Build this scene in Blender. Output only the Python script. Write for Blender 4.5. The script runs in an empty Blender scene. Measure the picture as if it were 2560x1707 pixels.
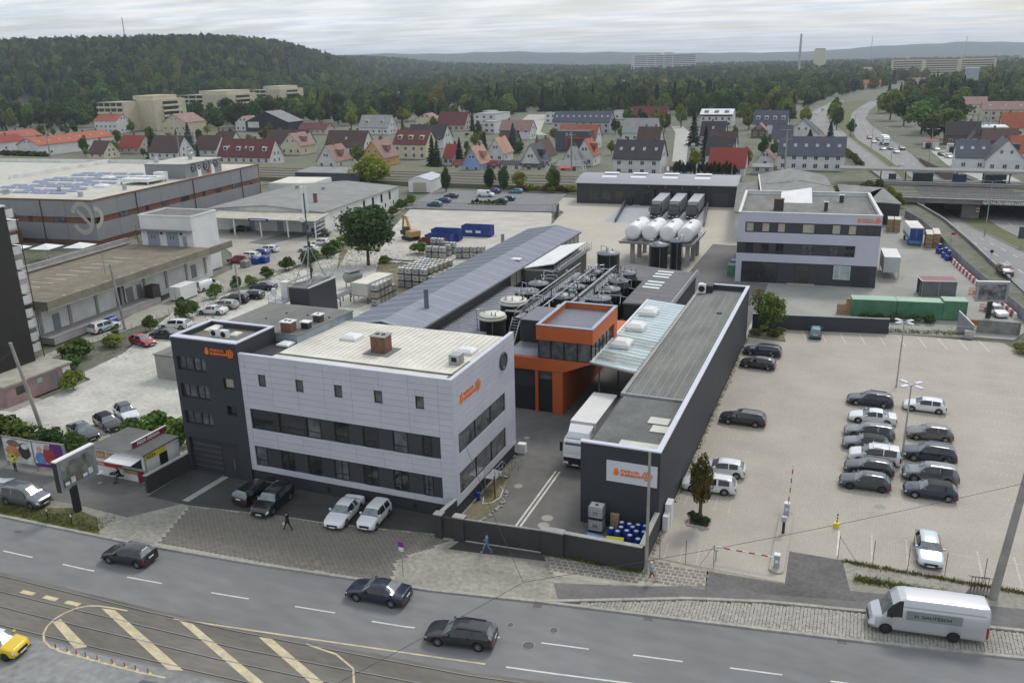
import bpy,bmesh,math,random
import numpy as np
from mathutils import Vector,Matrix
# ------ camera, sky, sun, exposure
SC=bpy.context.scene
COL=SC.collection
R=math.radians
CAM_H,FPX,PITCH,ROLL,YAW=36.7,2135.74,0.3169968,-0.0228298,-0.3891919
def cam_axes():
 cp,sp,cy,sy=math.cos(PITCH),math.sin(PITCH),math.cos(YAW),math.sin(YAW)
 fw=Vector((sy*cp,cy*cp,-sp));r=Vector((cy,-sy,0));u=r.cross(fw)
 cr,sr=math.cos(ROLL),math.sin(ROLL)
 return cr*r+sr*u,-sr*r+cr*u,fw
_r,_u,_f=cam_axes()
cd=bpy.data.cameras.new('camera');cam=bpy.data.objects.new('camera',cd);COL.objects.link(cam)
cam.matrix_world=Matrix(((_r.x,_u.x,-_f.x,0),(_r.y,_u.y,-_f.y,0),(_r.z,_u.z,-_f.z,CAM_H),(0,0,0,1)))
cd.sensor_fit='HORIZONTAL';cd.sensor_width=36.0;cd.lens=36.0*FPX/2560.0
cd.clip_start=0.5;cd.clip_end=40000.0
SC.camera=cam
SUN_EL,SUN_AZ=R(50),R(14)
wd=bpy.data.worlds.new('World');SC.world=wd;wd.use_nodes=True
def build_world():
 nt=wd.node_tree;n=nt.nodes;L=nt.links;n.clear()
 out=n.new('ShaderNodeOutputWorld');bg=n.new('ShaderNodeBackground');bg.inputs['Strength'].default_value=0.125
 sky=n.new('ShaderNodeTexSky');sky.sky_type='NISHITA';sky.sun_disc=False
 sky.sun_elevation=SUN_EL;sky.sun_rotation=SUN_AZ;sky.air_density=1.2;sky.dust_density=2.5;sky.ozone_density=1.5
 tc=n.new('ShaderNodeTexCoord');sep=n.new('ShaderNodeSeparateXYZ');L.new(tc.outputs['Generated'],sep.inputs[0])
 add=n.new('ShaderNodeMath');add.operation='MAXIMUM';add.inputs[1].default_value=0.0;L.new(sep.outputs['Z'],add.inputs[0])
 ad2=n.new('ShaderNodeMath');ad2.operation='ADD';ad2.inputs[1].default_value=0.05;L.new(add.outputs[0],ad2.inputs[0])
 dx=n.new('ShaderNodeMath');dx.operation='DIVIDE';L.new(sep.outputs['X'],dx.inputs[0]);L.new(ad2.outputs[0],dx.inputs[1])
 dy=n.new('ShaderNodeMath');dy.operation='DIVIDE';L.new(sep.outputs['Y'],dy.inputs[0]);L.new(ad2.outputs[0],dy.inputs[1])
 cmb=n.new('ShaderNodeCombineXYZ');L.new(dx.outputs[0],cmb.inputs[0]);L.new(dy.outputs[0],cmb.inputs[1])
 mp=n.new('ShaderNodeMapping');mp.inputs['Rotation'].default_value=(0,0,YAW);mp.inputs['Scale'].default_value=(0.42,0.75,1);L.new(cmb.outputs[0],mp.inputs[0])
 nz=n.new('ShaderNodeTexNoise');nz.inputs['Scale'].default_value=1.1;nz.inputs['Detail'].default_value=7;nz.inputs['Roughness'].default_value=0.62;nz.inputs['Distortion'].default_value=0.6
 L.new(mp.outputs[0],nz.inputs['Vector'])
 cr=n.new('ShaderNodeValToRGB');cr.color_ramp.elements[0].position=0.34;cr.color_ramp.elements[0].color=(0.55,0.55,0.55,1);cr.color_ramp.elements[1].position=0.66;cr.color_ramp.elements[1].color=(1,1,1,1)
 L.new(nz.outputs['Fac'],cr.inputs[0])
 nz2=n.new('ShaderNodeTexNoise');nz2.inputs['Scale'].default_value=2.3;nz2.inputs['Detail'].default_value=5;nz2.inputs['Roughness'].default_value=0.55;L.new(mp.outputs[0],nz2.inputs['Vector'])
 cc=n.new('ShaderNodeValToRGB');cc.color_ramp.elements[0].position=0.38;cc.color_ramp.elements[0].color=CLOUD_D;cc.color_ramp.elements[1].position=0.62;cc.color_ramp.elements[1].color=CLOUD_L
 L.new(nz2.outputs['Fac'],cc.inputs[0])
 mx=n.new('ShaderNodeMixRGB');L.new(cr.outputs[0],mx.inputs[0]);L.new(sky.outputs[0],mx.inputs[1]);L.new(cc.outputs[0],mx.inputs[2])
 L.new(mx.outputs[0],bg.inputs[0]);L.new(bg.outputs[0],out.inputs[0])
CLOUD_D=(6.1,6.7,7.4,1);CLOUD_L=(8.3,8.7,9.0,1)
build_world()
sl=bpy.data.lights.new('sun','SUN');sl.energy=1.5;sl.angle=R(14);sl.color=(1.0,0.955,0.89)
sun=bpy.data.objects.new('sun',sl);COL.objects.link(sun)
sd=Vector((math.sin(SUN_AZ)*math.cos(SUN_EL),math.cos(SUN_AZ)*math.cos(SUN_EL),math.sin(SUN_EL)))
sun.rotation_euler=(-sd).to_track_quat('-Z','Y').to_euler();sun.location=(0,100,150)
SC.view_settings.view_transform='Standard';SC.view_settings.look='None';SC.view_settings.gamma=1;SC.view_settings.use_curve_mapping=False
SC.view_settings.exposure=0.0
HAZE_D=0.00012
SC.render.engine='CYCLES'
try:
 SC.cycles.max_bounces=6;SC.cycles.diffuse_bounces=3;SC.cycles.glossy_bounces=3;SC.cycles.transmission_bounces=4
 SC.cycles.transparent_max_bounces=8;SC.cycles.volume_bounces=0;SC.cycles.use_denoising=True
 SC.cycles.caustics_reflective=False;SC.cycles.caustics_refractive=False
except Exception:pass
# ------ materials
MATS={}
def mat(name,col=(0.5,0.5,0.5),rough=0.7,metal=0.0,var=0.12,scale=0.6,bump=0.0,bscale=8.0,spec=0.5,coat=0.0,col2=None,detail=5,objrand=0.0,alpha=1.0,stretch=(1,1,1),wear=0.0):
 """procedural material: base colour varied by world-space noise, optional bump, optional second colour patches"""
 if name in MATS:return MATS[name]
 m=bpy.data.materials.new(name);m.use_nodes=True;nt=m.node_tree;n=nt.nodes;L=nt.links
 b=n['Principled BSDF'];b.inputs['Roughness'].default_value=rough;b.inputs['Metallic'].default_value=metal
 b.inputs['Specular IOR Level'].default_value=spec
 if coat:b.inputs['Coat Weight'].default_value=coat;b.inputs['Coat Roughness'].default_value=0.04
 if alpha<1:b.inputs['Alpha'].default_value=alpha
 geo=n.new('ShaderNodeNewGeometry');mp=n.new('ShaderNodeMapping');mp.inputs['Scale'].default_value=stretch;L.new(geo.outputs['Position'],mp.inputs[0])
 c=(*col,1)
 if var or col2:
  nz=n.new('ShaderNodeTexNoise');nz.inputs['Scale'].default_value=scale;nz.inputs['Detail'].default_value=detail;nz.inputs['Roughness'].default_value=0.62
  L.new(mp.outputs[0],nz.inputs['Vector'])
  cr=n.new('ShaderNodeValToRGB');e=cr.color_ramp.elements
  e[0].position=0.33;e[1].position=0.68
  if col2:e[0].color=(*col2,1);e[1].color=c
  else:
   e[0].color=tuple(max(0,x*(1-var))for x in col)+(1,);e[1].color=tuple(min(1,x*(1+var))for x in col)+(1,)
  L.new(nz.outputs['Fac'],cr.inputs[0]);last=cr.outputs[0]
  if wear:
   n2=n.new('ShaderNodeTexNoise');n2.inputs['Scale'].default_value=scale*9;n2.inputs['Detail'].default_value=3;L.new(mp.outputs[0],n2.inputs['Vector'])
   r2=n.new('ShaderNodeMapRange');r2.inputs['From Min'].default_value=0.3;r2.inputs['From Max'].default_value=0.7;r2.inputs['To Min'].default_value=1-wear;r2.inputs['To Max'].default_value=1+wear;L.new(n2.outputs['Fac'],r2.inputs[0])
   mw=n.new('ShaderNodeVectorMath');mw.operation='SCALE';L.new(last,mw.inputs[0]);L.new(r2.outputs[0],mw.inputs['Scale']);last=mw.outputs[0]
  if objrand:
   oi=n.new('ShaderNodeObjectInfo');r3=n.new('ShaderNodeMapRange');r3.inputs['To Min'].default_value=1-objrand;r3.inputs['To Max'].default_value=1+objrand;L.new(oi.outputs['Random'],r3.inputs[0])
   mo=n.new('ShaderNodeVectorMath');mo.operation='SCALE';L.new(last,mo.inputs[0]);L.new(r3.outputs[0],mo.inputs['Scale']);last=mo.outputs[0]
  L.new(last,b.inputs['Base Color'])
 else:b.inputs['Base Color'].default_value=c
 if bump:
  nb=n.new('ShaderNodeTexNoise');nb.inputs['Scale'].default_value=bscale;nb.inputs['Detail'].default_value=4;L.new(mp.outputs[0],nb.inputs['Vector'])
  bp=n.new('ShaderNodeBump');bp.inputs['Strength'].default_value=bump;bp.inputs['Distance'].default_value=0.05
  L.new(nb.outputs['Fac'],bp.inputs['Height']);L.new(bp.outputs[0],b.inputs['Normal'])
 MATS[name]=m;return m
def foliage_mat(name,c1,c2,var=0.35):
 """leaf material: two greens by noise, brightness per tree, some light through the leaf"""
 if name in MATS:return MATS[name]
 m=bpy.data.materials.new(name);m.use_nodes=True;nt=m.node_tree;n=nt.nodes;L=nt.links
 b=n['Principled BSDF'];b.inputs['Roughness'].default_value=0.75;b.inputs['Specular IOR Level'].default_value=0.18
 geo=n.new('ShaderNodeNewGeometry');nz=n.new('ShaderNodeTexNoise');nz.inputs['Scale'].default_value=0.55;nz.inputs['Detail'].default_value=6;nz.inputs['Roughness'].default_value=0.7;L.new(geo.outputs['Position'],nz.inputs['Vector'])
 cr=n.new('ShaderNodeValToRGB');e=cr.color_ramp.elements;e[0].position=0.35;e[1].position=0.66;e[0].color=(*c1,1);e[1].color=(*c2,1);L.new(nz.outputs['Fac'],cr.inputs[0])
 oi=n.new('ShaderNodeObjectInfo');mr=n.new('ShaderNodeMapRange');mr.inputs['To Min'].default_value=1-var;mr.inputs['To Max'].default_value=1+var;L.new(oi.outputs['Random'],mr.inputs[0])
 rp=n.new('ShaderNodeMapRange');rp.inputs['To Min'].default_value=0.75;rp.inputs['To Max'].default_value=1.25;L.new(geo.outputs['Random Per Island'],rp.inputs[0])
 mu=n.new('ShaderNodeMath');mu.operation='MULTIPLY';L.new(mr.outputs[0],mu.inputs[0]);L.new(rp.outputs[0],mu.inputs[1])
 sc=n.new('ShaderNodeVectorMath');sc.operation='SCALE';L.new(cr.outputs[0],sc.inputs[0]);L.new(mu.outputs[0],sc.inputs['Scale'])
 hs=n.new('ShaderNodeHueSaturation');hm=n.new('ShaderNodeMath');hm.operation='MULTIPLY';hm.inputs[1].default_value=7.31;fr=n.new('ShaderNodeMath');fr.operation='FRACT';L.new(oi.outputs['Random'],hm.inputs[0]);L.new(hm.outputs[0],fr.inputs[0])
 hr=n.new('ShaderNodeMapRange');hr.inputs['To Min'].default_value=0.47;hr.inputs['To Max'].default_value=0.525;L.new(fr.outputs[0],hr.inputs[0]);L.new(hr.outputs[0],hs.inputs['Hue']);L.new(sc.outputs[0],hs.inputs['Color'])
 L.new(hs.outputs[0],b.inputs['Base Color'])
 tr=n.new('ShaderNodeBsdfTranslucent');L.new(hs.outputs[0],tr.inputs['Color']);mx=n.new('ShaderNodeMixShader');mx.inputs[0].default_value=0.25
 out=n['Material Output'];L.new(b.outputs[0],mx.inputs[1]);L.new(tr.outputs[0],mx.inputs[2]);L.new(mx.outputs[0],out.inputs['Surface'])
 MATS[name]=m;return m
def brick_mat(name,c1,c2,mortar,w,h,msize=0.02,rot=0.0,rough=0.85,var=0.1,scale=0.25,bump=0.3):
 """small unit paving / masonry too fine to pick apart, world-space"""
 if name in MATS:return MATS[name]
 m=bpy.data.materials.new(name);m.use_nodes=True;nt=m.node_tree;n=nt.nodes;L=nt.links
 b=n['Principled BSDF'];b.inputs['Roughness'].default_value=rough;b.inputs['Specular IOR Level'].default_value=0.3
 geo=n.new('ShaderNodeNewGeometry');mp=n.new('ShaderNodeMapping');mp.inputs['Rotation'].default_value=(0,0,rot);L.new(geo.outputs['Position'],mp.inputs[0])
 br=n.new('ShaderNodeTexBrick');br.inputs['Scale'].default_value=1;br.inputs['Brick Width'].default_value=w;br.inputs['Row Height'].default_value=h;br.inputs['Mortar Size'].default_value=msize;br.inputs['Mortar Smooth'].default_value=0.3
 br.inputs['Color1'].default_value=(*c1,1);br.inputs['Color2'].default_value=(*c2,1);br.inputs['Mortar'].default_value=(*mortar,1);br.inputs['Bias'].default_value=0.0
 L.new(mp.outputs[0],br.inputs['Vector'])
 nz=n.new('ShaderNodeTexNoise');nz.inputs['Scale'].default_value=scale;nz.inputs['Detail'].default_value=7;nz.inputs['Roughness'].default_value=0.6;L.new(geo.outputs['Position'],nz.inputs['Vector'])
 mr=n.new('ShaderNodeMapRange');mr.inputs['From Min'].default_value=0.3;mr.inputs['From Max'].default_value=0.7;mr.inputs['To Min'].default_value=1-var;mr.inputs['To Max'].default_value=1+var;L.new(nz.outputs['Fac'],mr.inputs[0])
 sc=n.new('ShaderNodeVectorMath');sc.operation='SCALE';L.new(br.outputs[0],sc.inputs[0]);L.new(mr.outputs[0],sc.inputs['Scale']);L.new(sc.outputs[0],b.inputs['Base Color'])
 if bump:
  iv=n.new('ShaderNodeMath');iv.operation='SUBTRACT';iv.inputs[0].default_value=1;L.new(br.outputs['Fac'],iv.inputs[1])
  bp=n.new('ShaderNodeBump');bp.inputs['Strength'].default_value=bump;bp.inputs['Distance'].default_value=0.01;L.new(iv.outputs[0],bp.inputs['Height']);L.new(bp.outputs[0],b.inputs['Normal'])
 MATS[name]=m;return m
def glass_mat(name,col=(0.03,0.035,0.04),rough=0.06):
 return mat(name,col,rough,0.0,var=0.25,scale=0.9,spec=0.8)
 # ------ mesh building
class MB:
 """collects polygons and links them as ONE mesh object"""
 def __init__(s):s.v=[];s.f=[];s.sm=[]
 def add(s,vs,fs,smooth=False):
  o=len(s.v);s.v.extend(tuple(p)for p in vs)
  for f in fs:s.f.append(tuple(i+o for i in f));s.sm.append(smooth)
  return s
 def quad(s,a,b,c,d):return s.add((a,b,c,d),((0,1,2,3),))
 def tri(s,a,b,c):return s.add((a,b,c),((0,1,2),))
 def poly(s,pts):return s.add(pts,(tuple(range(len(pts))),))
 def box(s,x0,y0,z0,x1,y1,z1,bottom=True):
  vs=[(x0,y0,z0),(x1,y0,z0),(x1,y1,z0),(x0,y1,z0),(x0,y0,z1),(x1,y0,z1),(x1,y1,z1),(x0,y1,z1)]
  fs=[(4,5,6,7),(0,1,5,4),(1,2,6,5),(2,3,7,6),(3,0,4,7)]
  if bottom:fs.append((3,2,1,0))
  return s.add(vs,fs)
 def cbox(s,c,size,rz=0.0,rx=0.0,ry=0.0):
  m=Matrix.Rotation(rz,3,'Z')@Matrix.Rotation(ry,3,'Y')@Matrix.Rotation(rx,3,'X');hx,hy,hz=size[0]/2,size[1]/2,size[2]/2;c=Vector(c)
  vs=[c+m@Vector((sx*hx,sy*hy,sz*hz))for sz in(-1,1)for sx,sy in((-1,-1),(1,-1),(1,1),(-1,1))]
  return s.add(vs,((4,5,6,7),(0,1,5,4),(1,2,6,5),(2,3,7,6),(3,0,4,7),(3,2,1,0)))
 def bar(s,a,b,w,h=None):
  """square bar from a to b"""
  a=Vector(a);b=Vector(b);d=b-a;h=h or w
  if d.length<1e-6:return s
  d.normalize();up=Vector((0,0,1))if abs(d.z)<0.95 else Vector((0,1,0));sx=d.cross(up).normalized();sy=sx.cross(d)
  vs=[p+sx*(i*w/2)+sy*(j*h/2)for p in(a,b)for i,j in((-1,-1),(1,-1),(1,1),(-1,1))]
  return s.add(vs,((0,1,2,3),(7,6,5,4),(0,4,5,1),(1,5,6,2),(2,6,7,3),(3,7,4,0)))
 def prism(s,pts,z0,z1,bottom=False):
  n=len(pts);a=sum(pts[i][0]*pts[(i+1)%n][1]-pts[(i+1)%n][0]*pts[i][1]for i in range(n))
  if a<0:pts=list(pts)[::-1]
  vs=[(p[0],p[1],z0)for p in pts]+[(p[0],p[1],z1)for p in pts]
  fs=[tuple(range(n,2*n))]+[(i,(i+1)%n,n+(i+1)%n,n+i)for i in range(n)]
  if bottom:fs.append(tuple(range(n))[::-1])
  return s.add(vs,fs)
 def cyl(s,a,b,r,r2=None,n=12,caps=True,smooth=True):
  a=Vector(a);b=Vector(b);r2=r if r2 is None else r2;d=(b-a).normalized()
  up=Vector((0,0,1))if abs(d.z)<0.95 else Vector((1,0,0));sx=d.cross(up).normalized();sy=d.cross(sx)
  vs=[]
  for p,rr in((a,r),(b,r2)):
   for i in range(n):
    t=2*math.pi*i/n;vs.append(p+sx*(rr*math.cos(t))+sy*(rr*math.sin(t)))
  s.add(vs,[((i+1)%n,i,n+i,n+(i+1)%n)for i in range(n)],smooth)
  if caps:s.add(vs[:n],(tuple(range(n)),));s.add(vs[n:],(tuple(range(n))[::-1],))
  return s
 def tube(s,pts,r,n=6):
  for i in range(len(pts)-1):s.cyl(pts[i],pts[i+1],r,n=n)
  return s
 def lathe(s,c,prof,n=24,smooth=True,cap=True):
  """prof: list of (radius, z) from bottom to top about the vertical through c"""
  k=len(prof);vs=[]
  for rr,z in prof:
   for i in range(n):
    t=2*math.pi*i/n;vs.append((c[0]+rr*math.cos(t),c[1]+rr*math.sin(t),c[2]+z))
  fs=[(j*n+i,j*n+(i+1)%n,(j+1)*n+(i+1)%n,(j+1)*n+i)for j in range(k-1)for i in range(n)]
  s.add(vs,fs,smooth)
  if cap:s.add(vs[-n:],(tuple(range(n)),))
  return s
 def torus(s,c,R0,r,axis='Y',n=20,m=8):
  vs=[]
  for i in range(n):
   t=2*math.pi*i/n
   for j in range(m):
    q=2*math.pi*j/m;a=(R0+r*math.cos(q))*math.cos(t);b=(R0+r*math.cos(q))*math.sin(t);h=r*math.sin(q)
    p={'Y':(a,h,b),'X':(h,a,b),'Z':(a,b,h)}[axis];vs.append((c[0]+p[0],c[1]+p[1],c[2]+p[2]))
  return s.add(vs,[(i*m+j,((i+1)%n)*m+j,((i+1)%n)*m+(j+1)%m,i*m+(j+1)%m)for i in range(n)for j in range(m)],True)
 def mesh(s,name):
  me=bpy.data.meshes.new(name);me.from_pydata(s.v,[],s.f)
  if any(s.sm):me.polygons.foreach_set('use_smooth',s.sm)
  me.validate();me.update();return me
 def build(s,name,m=None,parent=None,**kw):
  return link(name,s.mesh(name),m,parent,**kw)
def link(name,me,m=None,parent=None,label=None,cat=None,group=None,kind=None,loc=None,rz=None):
 o=bpy.data.objects.new(name,me);COL.objects.link(o)
 if m is not None:
  if me.materials and me.materials[0]!=m:o.material_slots[0].link='OBJECT';o.material_slots[0].material=m
  elif not me.materials:me.materials.append(m)
 if parent is not None:o.parent=parent
 if loc is not None:o.location=loc
 if rz is not None:o.rotation_euler=(0,0,rz)
 tag(o,label,cat,group,kind);return o
def tag(o,label=None,cat=None,group=None,kind=None):
 if label:o['label']=label
 if cat:o['category']=cat
 if group:o['group']=group
 if kind:o['kind']=kind
 return o
def thing(name,label,cat,loc=(0,0,0),rz=0.0,group=None):
 o=bpy.data.objects.new(name,None);COL.objects.link(o);o.location=loc;o.rotation_euler=(0,0,rz);o.empty_display_size=0.3
 return tag(o,label,cat,group)
def copy_tree(root,loc=None,rz=None,label=None,parent=None,scale=None):
 c=root.copy();COL.objects.link(c);c.parent=parent
 if loc is not None:c.location=loc
 if rz is not None:c.rotation_euler=(0,0,rz)
 if scale is not None:c.scale=scale
 if label:c['label']=label
 for ch in list(root.children):copy_tree(ch,parent=c)
 return c
def zone(name,pts,z,m,kind='structure',z0=-0.3,label=None,cat=None):
 return MB().prism(pts,z0,z).build(name,m,kind=kind,label=label,cat=cat)
def text(name,body,size,m,parent,loc,rot,extrude=0.02,align='LEFT',bold=0.0,sx=1.0):
 """lettering as a real mesh"""
 cu=bpy.data.curves.new(name,'FONT');cu.body=body;cu.size=size;cu.extrude=extrude;cu.align_x=align;cu.offset=bold;cu.resolution_u=3
 tmp=bpy.data.objects.new(name+'_curve',cu);me=bpy.data.meshes.new_from_object(tmp);bpy.data.objects.remove(tmp);bpy.data.curves.remove(cu)
 me.materials.clear();me.name=name
 o=link(name,me,m,parent,loc=loc);o.rotation_euler=rot;o.scale=(sx,1,1);return o
def interp(tab,y):
 if y<=tab[0][0]:i=0
 else:
  i=len(tab)-2
  for k in range(len(tab)-1):
   if tab[k][0]<=y<=tab[k+1][0]:i=k;break
 (a,b),(c,d)=tab[i],tab[i+1]
 return b+(d-b)*(y-a)/(c-a)
def sstep(a,b,x):
 t=max(0.0,min(1.0,(x-a)/(b-a)));return t*t*(3-2*t)
 # ------ palette
A_DARK=mat('anthracite_render',(0.036,0.038,0.046),0.7,var=0.1,scale=0.35,bump=0.05,bscale=30)
A_DARK2=mat('anthracite_metal',(0.042,0.043,0.05),0.5,var=0.1,scale=0.5)
PANEL_W=mat('light_grey_panel',(0.52,0.52,0.57),0.38,var=0.05,scale=0.3,objrand=0.025)
COPING=mat('pale_coping',(0.58,0.59,0.66),0.4,var=0.06)
LILAC_W=mat('pale_lilac_render',(0.5,0.5,0.585),0.65,var=0.05,scale=0.25)
ORANGE=mat('orange_render',(0.52,0.115,0.028),0.6,var=0.06,scale=0.5)
ORANGE_L=mat('orange_logo',(0.85,0.19,0.01),0.5,var=0)
GLASS=glass_mat('dark_window_glass',(0.022,0.024,0.027))
GLASS_L=mat('reflective_window_glass',(0.10,0.105,0.11),0.05,var=0.5,scale=1.3,spec=0.9)
BLIND=mat('window_blind',(0.42,0.37,0.30),0.7,var=0.15,scale=0.8)
FRAME=mat('window_frame_dark',(0.022,0.022,0.024),0.5,var=0)
WHITE=mat('white_paint',(0.72,0.72,0.70),0.6,var=0.08,scale=0.35,wear=0.03)
WHITE_W=mat('weathered_white_wall',(0.66,0.66,0.63),0.75,var=0.14,scale=0.3,wear=0.05)
CREAM=mat('cream_membrane',(0.66,0.63,0.55),0.7,var=0.12,scale=0.4,wear=0.05)
BITUMEN=mat('grey_bitumen_roof',(0.175,0.175,0.16),0.9,var=0.22,scale=0.35,stretch=(1.6,0.5,1),bump=0.2,bscale=18,wear=0.12)
BITUMEN2=mat('fibre_cement_roof',(0.22,0.22,0.21),0.9,var=0.18,scale=0.5,bump=0.2,wear=0.12)
STEEL=mat('galvanised_steel',(0.42,0.43,0.44),0.4,0.7,var=0.15,scale=1.5)
STAINLESS=mat('stainless_steel',(0.55,0.56,0.57),0.25,0.9,var=0.1)
SEAM_ROOF=mat('standing_seam_roof',(0.36,0.375,0.43),0.42,0.25,var=0.06,scale=0.25)
BLACK_T=mat('black_tank_shell',(0.012,0.012,0.017),0.42,var=0.25,scale=0.7)
BLACK=mat('black_rubber',(0.012,0.012,0.013),0.7,var=0)
CONC=mat('concrete',(0.33,0.32,0.30),0.9,var=0.16,scale=0.5,bump=0.15,wear=0.08)
CONC_O=mat('old_brown_concrete',(0.215,0.195,0.15),0.92,var=0.2,scale=0.4,bump=0.15,wear=0.1)
BRICK_C=mat('chimney_brick',(0.17,0.085,0.06),0.9,var=0.35,scale=5,bump=0.2)
WOOD=mat('pallet_wood',(0.34,0.24,0.14),0.85,var=0.3,scale=3)
RED_P=mat('red_paint',(0.42,0.03,0.03),0.5,var=0.1)
BLUE_D=mat('blue_drum_plastic',(0.012,0.045,0.26),0.35,var=0.1)
BLUE_C=mat('blue_container_paint',(0.02,0.05,0.24),0.5,var=0.25,scale=1.2)
YELLOW=mat('yellow_plastic',(0.72,0.6,0.02),0.5,var=0.1)
PLASTIC_W=mat('white_tank_plastic',(0.68,0.68,0.66),0.45,var=0.12,scale=1.3,objrand=0.1)
GREEN_C=mat('green_container_paint',(0.075,0.21,0.115),0.55,var=0.22,scale=0.8,wear=0.08)
PINK_W=mat('pink_render',(0.33,0.22,0.215),0.85,var=0.14,scale=0.6,wear=0.06)
ASPHALT=mat('road_asphalt',(0.205,0.205,0.203),0.88,var=0.13,scale=0.09,bump=0.12,bscale=60,spec=0.3,wear=0.09,detail=8,stretch=(0.5,1.3,1))
GROUND_D=mat('dark_ground',(0.062,0.062,0.058),0.9,var=0.22,scale=0.25,bump=0.12,bscale=50,spec=0.3,wear=0.1)  # darker ground tone for the forecourt and the strip along the gate
ASPHALT_Y=mat('yard_asphalt',(0.155,0.15,0.14),0.9,var=0.2,scale=0.12,bump=0.12,bscale=50,spec=0.3,wear=0.08)
TRAMBED=mat('tram_bed_asphalt',(0.17,0.157,0.132),0.9,var=0.2,scale=0.25,bump=0.12,bscale=40,spec=0.3,wear=0.1,stretch=(0.4,1.5,1))
CHIPSEAL=mat('pale_chip_asphalt',(0.25,0.25,0.243),0.92,var=0.1,scale=0.2,bump=0.25,bscale=40,wear=0.2)
PAINT_W=mat('road_paint',(0.62,0.60,0.54),0.75,var=0.15,scale=1.5,wear=0.12)
PAINT_C=mat('cream_road_paint',(0.56,0.48,0.31),0.8,var=0.2,scale=1.2,wear=0.12)
PAVING=brick_mat('beige_block_paving',(0.47,0.43,0.365),(0.41,0.375,0.32),(0.30,0.275,0.23),0.2,0.11,0.012,math.pi/2,var=0.1,scale=0.16)
BEIGE=mat('beige_yard_concrete',(0.45,0.415,0.345),0.9,var=0.07,scale=0.08,wear=0.04)
GRAVEL=mat('pale_gravel',(0.50,0.48,0.43),0.95,var=0.2,scale=0.22,bump=0.35,bscale=14,wear=0.14,detail=8)
SETT_GND=mat('small_sett_paving',(0.29,0.275,0.23),0.92,var=0.2,scale=0.3,bump=0.6,bscale=14,wear=0.2)
GRASS=mat('grass',(0.085,0.115,0.035),0.95,var=0.4,scale=0.5,bump=0.6,bscale=9,col2=(0.14,0.12,0.06),wear=0.2)
SOIL=mat('dry_soil',(0.26,0.215,0.15),0.95,var=0.3,scale=0.4,bump=0.4,bscale=6,col2=(0.12,0.12,0.05),wear=0.2)
GARDEN=mat('garden_ground',(0.10,0.115,0.055),0.95,var=0.4,scale=0.07,bump=0.3,bscale=3,col2=(0.17,0.165,0.14),wear=0.25)
BALLAST=mat('railway_ballast',(0.16,0.14,0.115),0.95,var=0.25,scale=0.5,bump=0.5,bscale=10,col2=(0.15,0.15,0.07),wear=0.2)
STREET=mat('side_street_surface',(0.40,0.39,0.36),0.9,var=0.1,scale=0.2,wear=0.06)
HWY=mat('highway_asphalt',(0.25,0.245,0.235),0.9,var=0.12,scale=0.12,wear=0.06,stretch=(1,0.25,1))
KERB=mat('granite_kerb',(0.36,0.34,0.30),0.85,var=0.18,scale=2,objrand=0.1)
SETT=mat('granite_sett',(0.36,0.34,0.295),0.85,var=0.18,scale=2.5,objrand=0.16,bump=0.2,bscale=20)
PAVER=mat('brown_grey_paver',(0.175,0.16,0.135),0.9,var=0.16,scale=2.0,objrand=0.12,bump=0.15,bscale=25)
JOINT=mat('paving_joint_sand',(0.40,0.37,0.30),0.95,var=0.15,scale=1.0)
JOINT_D=mat('dark_joint',(0.095,0.09,0.075),0.95,var=0.2,scale=1.0)
RAIL_M=mat('rail_steel',(0.34,0.32,0.31),0.35,0.7,var=0.15)
# ------ the highway line and the ground sheet
ML=[(60,46.5),(142,36.5),(192,31.4),(218,28.2),(241,23.3),(269,18.6),(318,10.6),(338,6.9),(367,1.6),(421,-5.8),(463,-10.5),(530,-20),(590,-24.8),(640,-24.5),(760,-18),(1000,20),(2000,200)]
MR=[(60,53),(142,43),(192,37.6),(241,30.5),(269,23.6),(318,14),(338,10),(367,4.6),(421,-3.3),(463,-6),(530,-8.8),(600,-9.3),(640,-8),(760,0),(1000,38),(2000,218)]
ER=[(60,64),(142,54),(192,48.5),(241,41.5),(269,34.6),(318,23),(338,19.6),(373,15.4),(438,9.2),(510,1.9),(560,-1),(640,1.0),(760,9),(1000,47),(2000,228)]
EL=[(y,x-9.6)for y,x in ML]
def zroad(y):return-3.6*(sstep(160,235,y)-sstep(275,370,y))
def build_ground():
 ys=[-400,-100,0,60]+list(np.arange(100,400,6.0))+[430,460,500,550,600,700,900,1300,2000,3500,6000,10000,16000]
 left=[-16000,-9000,-5000,-2500,-1200,-600,-300,-150,-80,-40,-20,-8,-2,-0.12]
 V=[];F=[];nc=2*len(left)+3
 for y in ys:
  xl,xr,z=interp(EL,y),interp(ER,y),zroad(y)
  xl-=0.3;xr+=0.3
  if y>1500:xl,xr=interp(EL,1500),interp(ER,1500)
  row=[(xl+d,y,-0.22)for d in left]+[(xl,y,z-0.22),((xl+xr)/2,y,z-0.22),(xr,y,z-0.22)]+[(xr-d,y,-0.22)for d in left[::-1]]
  V+=row
 for j in range(len(ys)-1):
  for i in range(nc-1):F.append((j*nc+i,j*nc+i+1,(j+1)*nc+i+1,(j+1)*nc+i))
 MB().add(V,F).build('ground',GARDEN,kind='structure')
build_ground()
def strip(name,La,Lb,y0,y1,dz,m,step=6.0,kind='structure',parent=None):
 """a road strip between two edge lines, following the dip under the railway"""
 b=MB();n=max(1,int((y1-y0)/step));prev=None
 for i in range(n+1):
  y=y0+(y1-y0)*i/n;z=zroad(y)+dz;cur=((La(y),y,z),(Lb(y),y,z))
  if prev:b.quad(prev[0],prev[1],cur[1],cur[0])
  prev=cur
 return b.build(name,m,parent,kind=kind)
e=lambda T,d=0.0:(lambda y:interp(T,y)+d)
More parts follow.
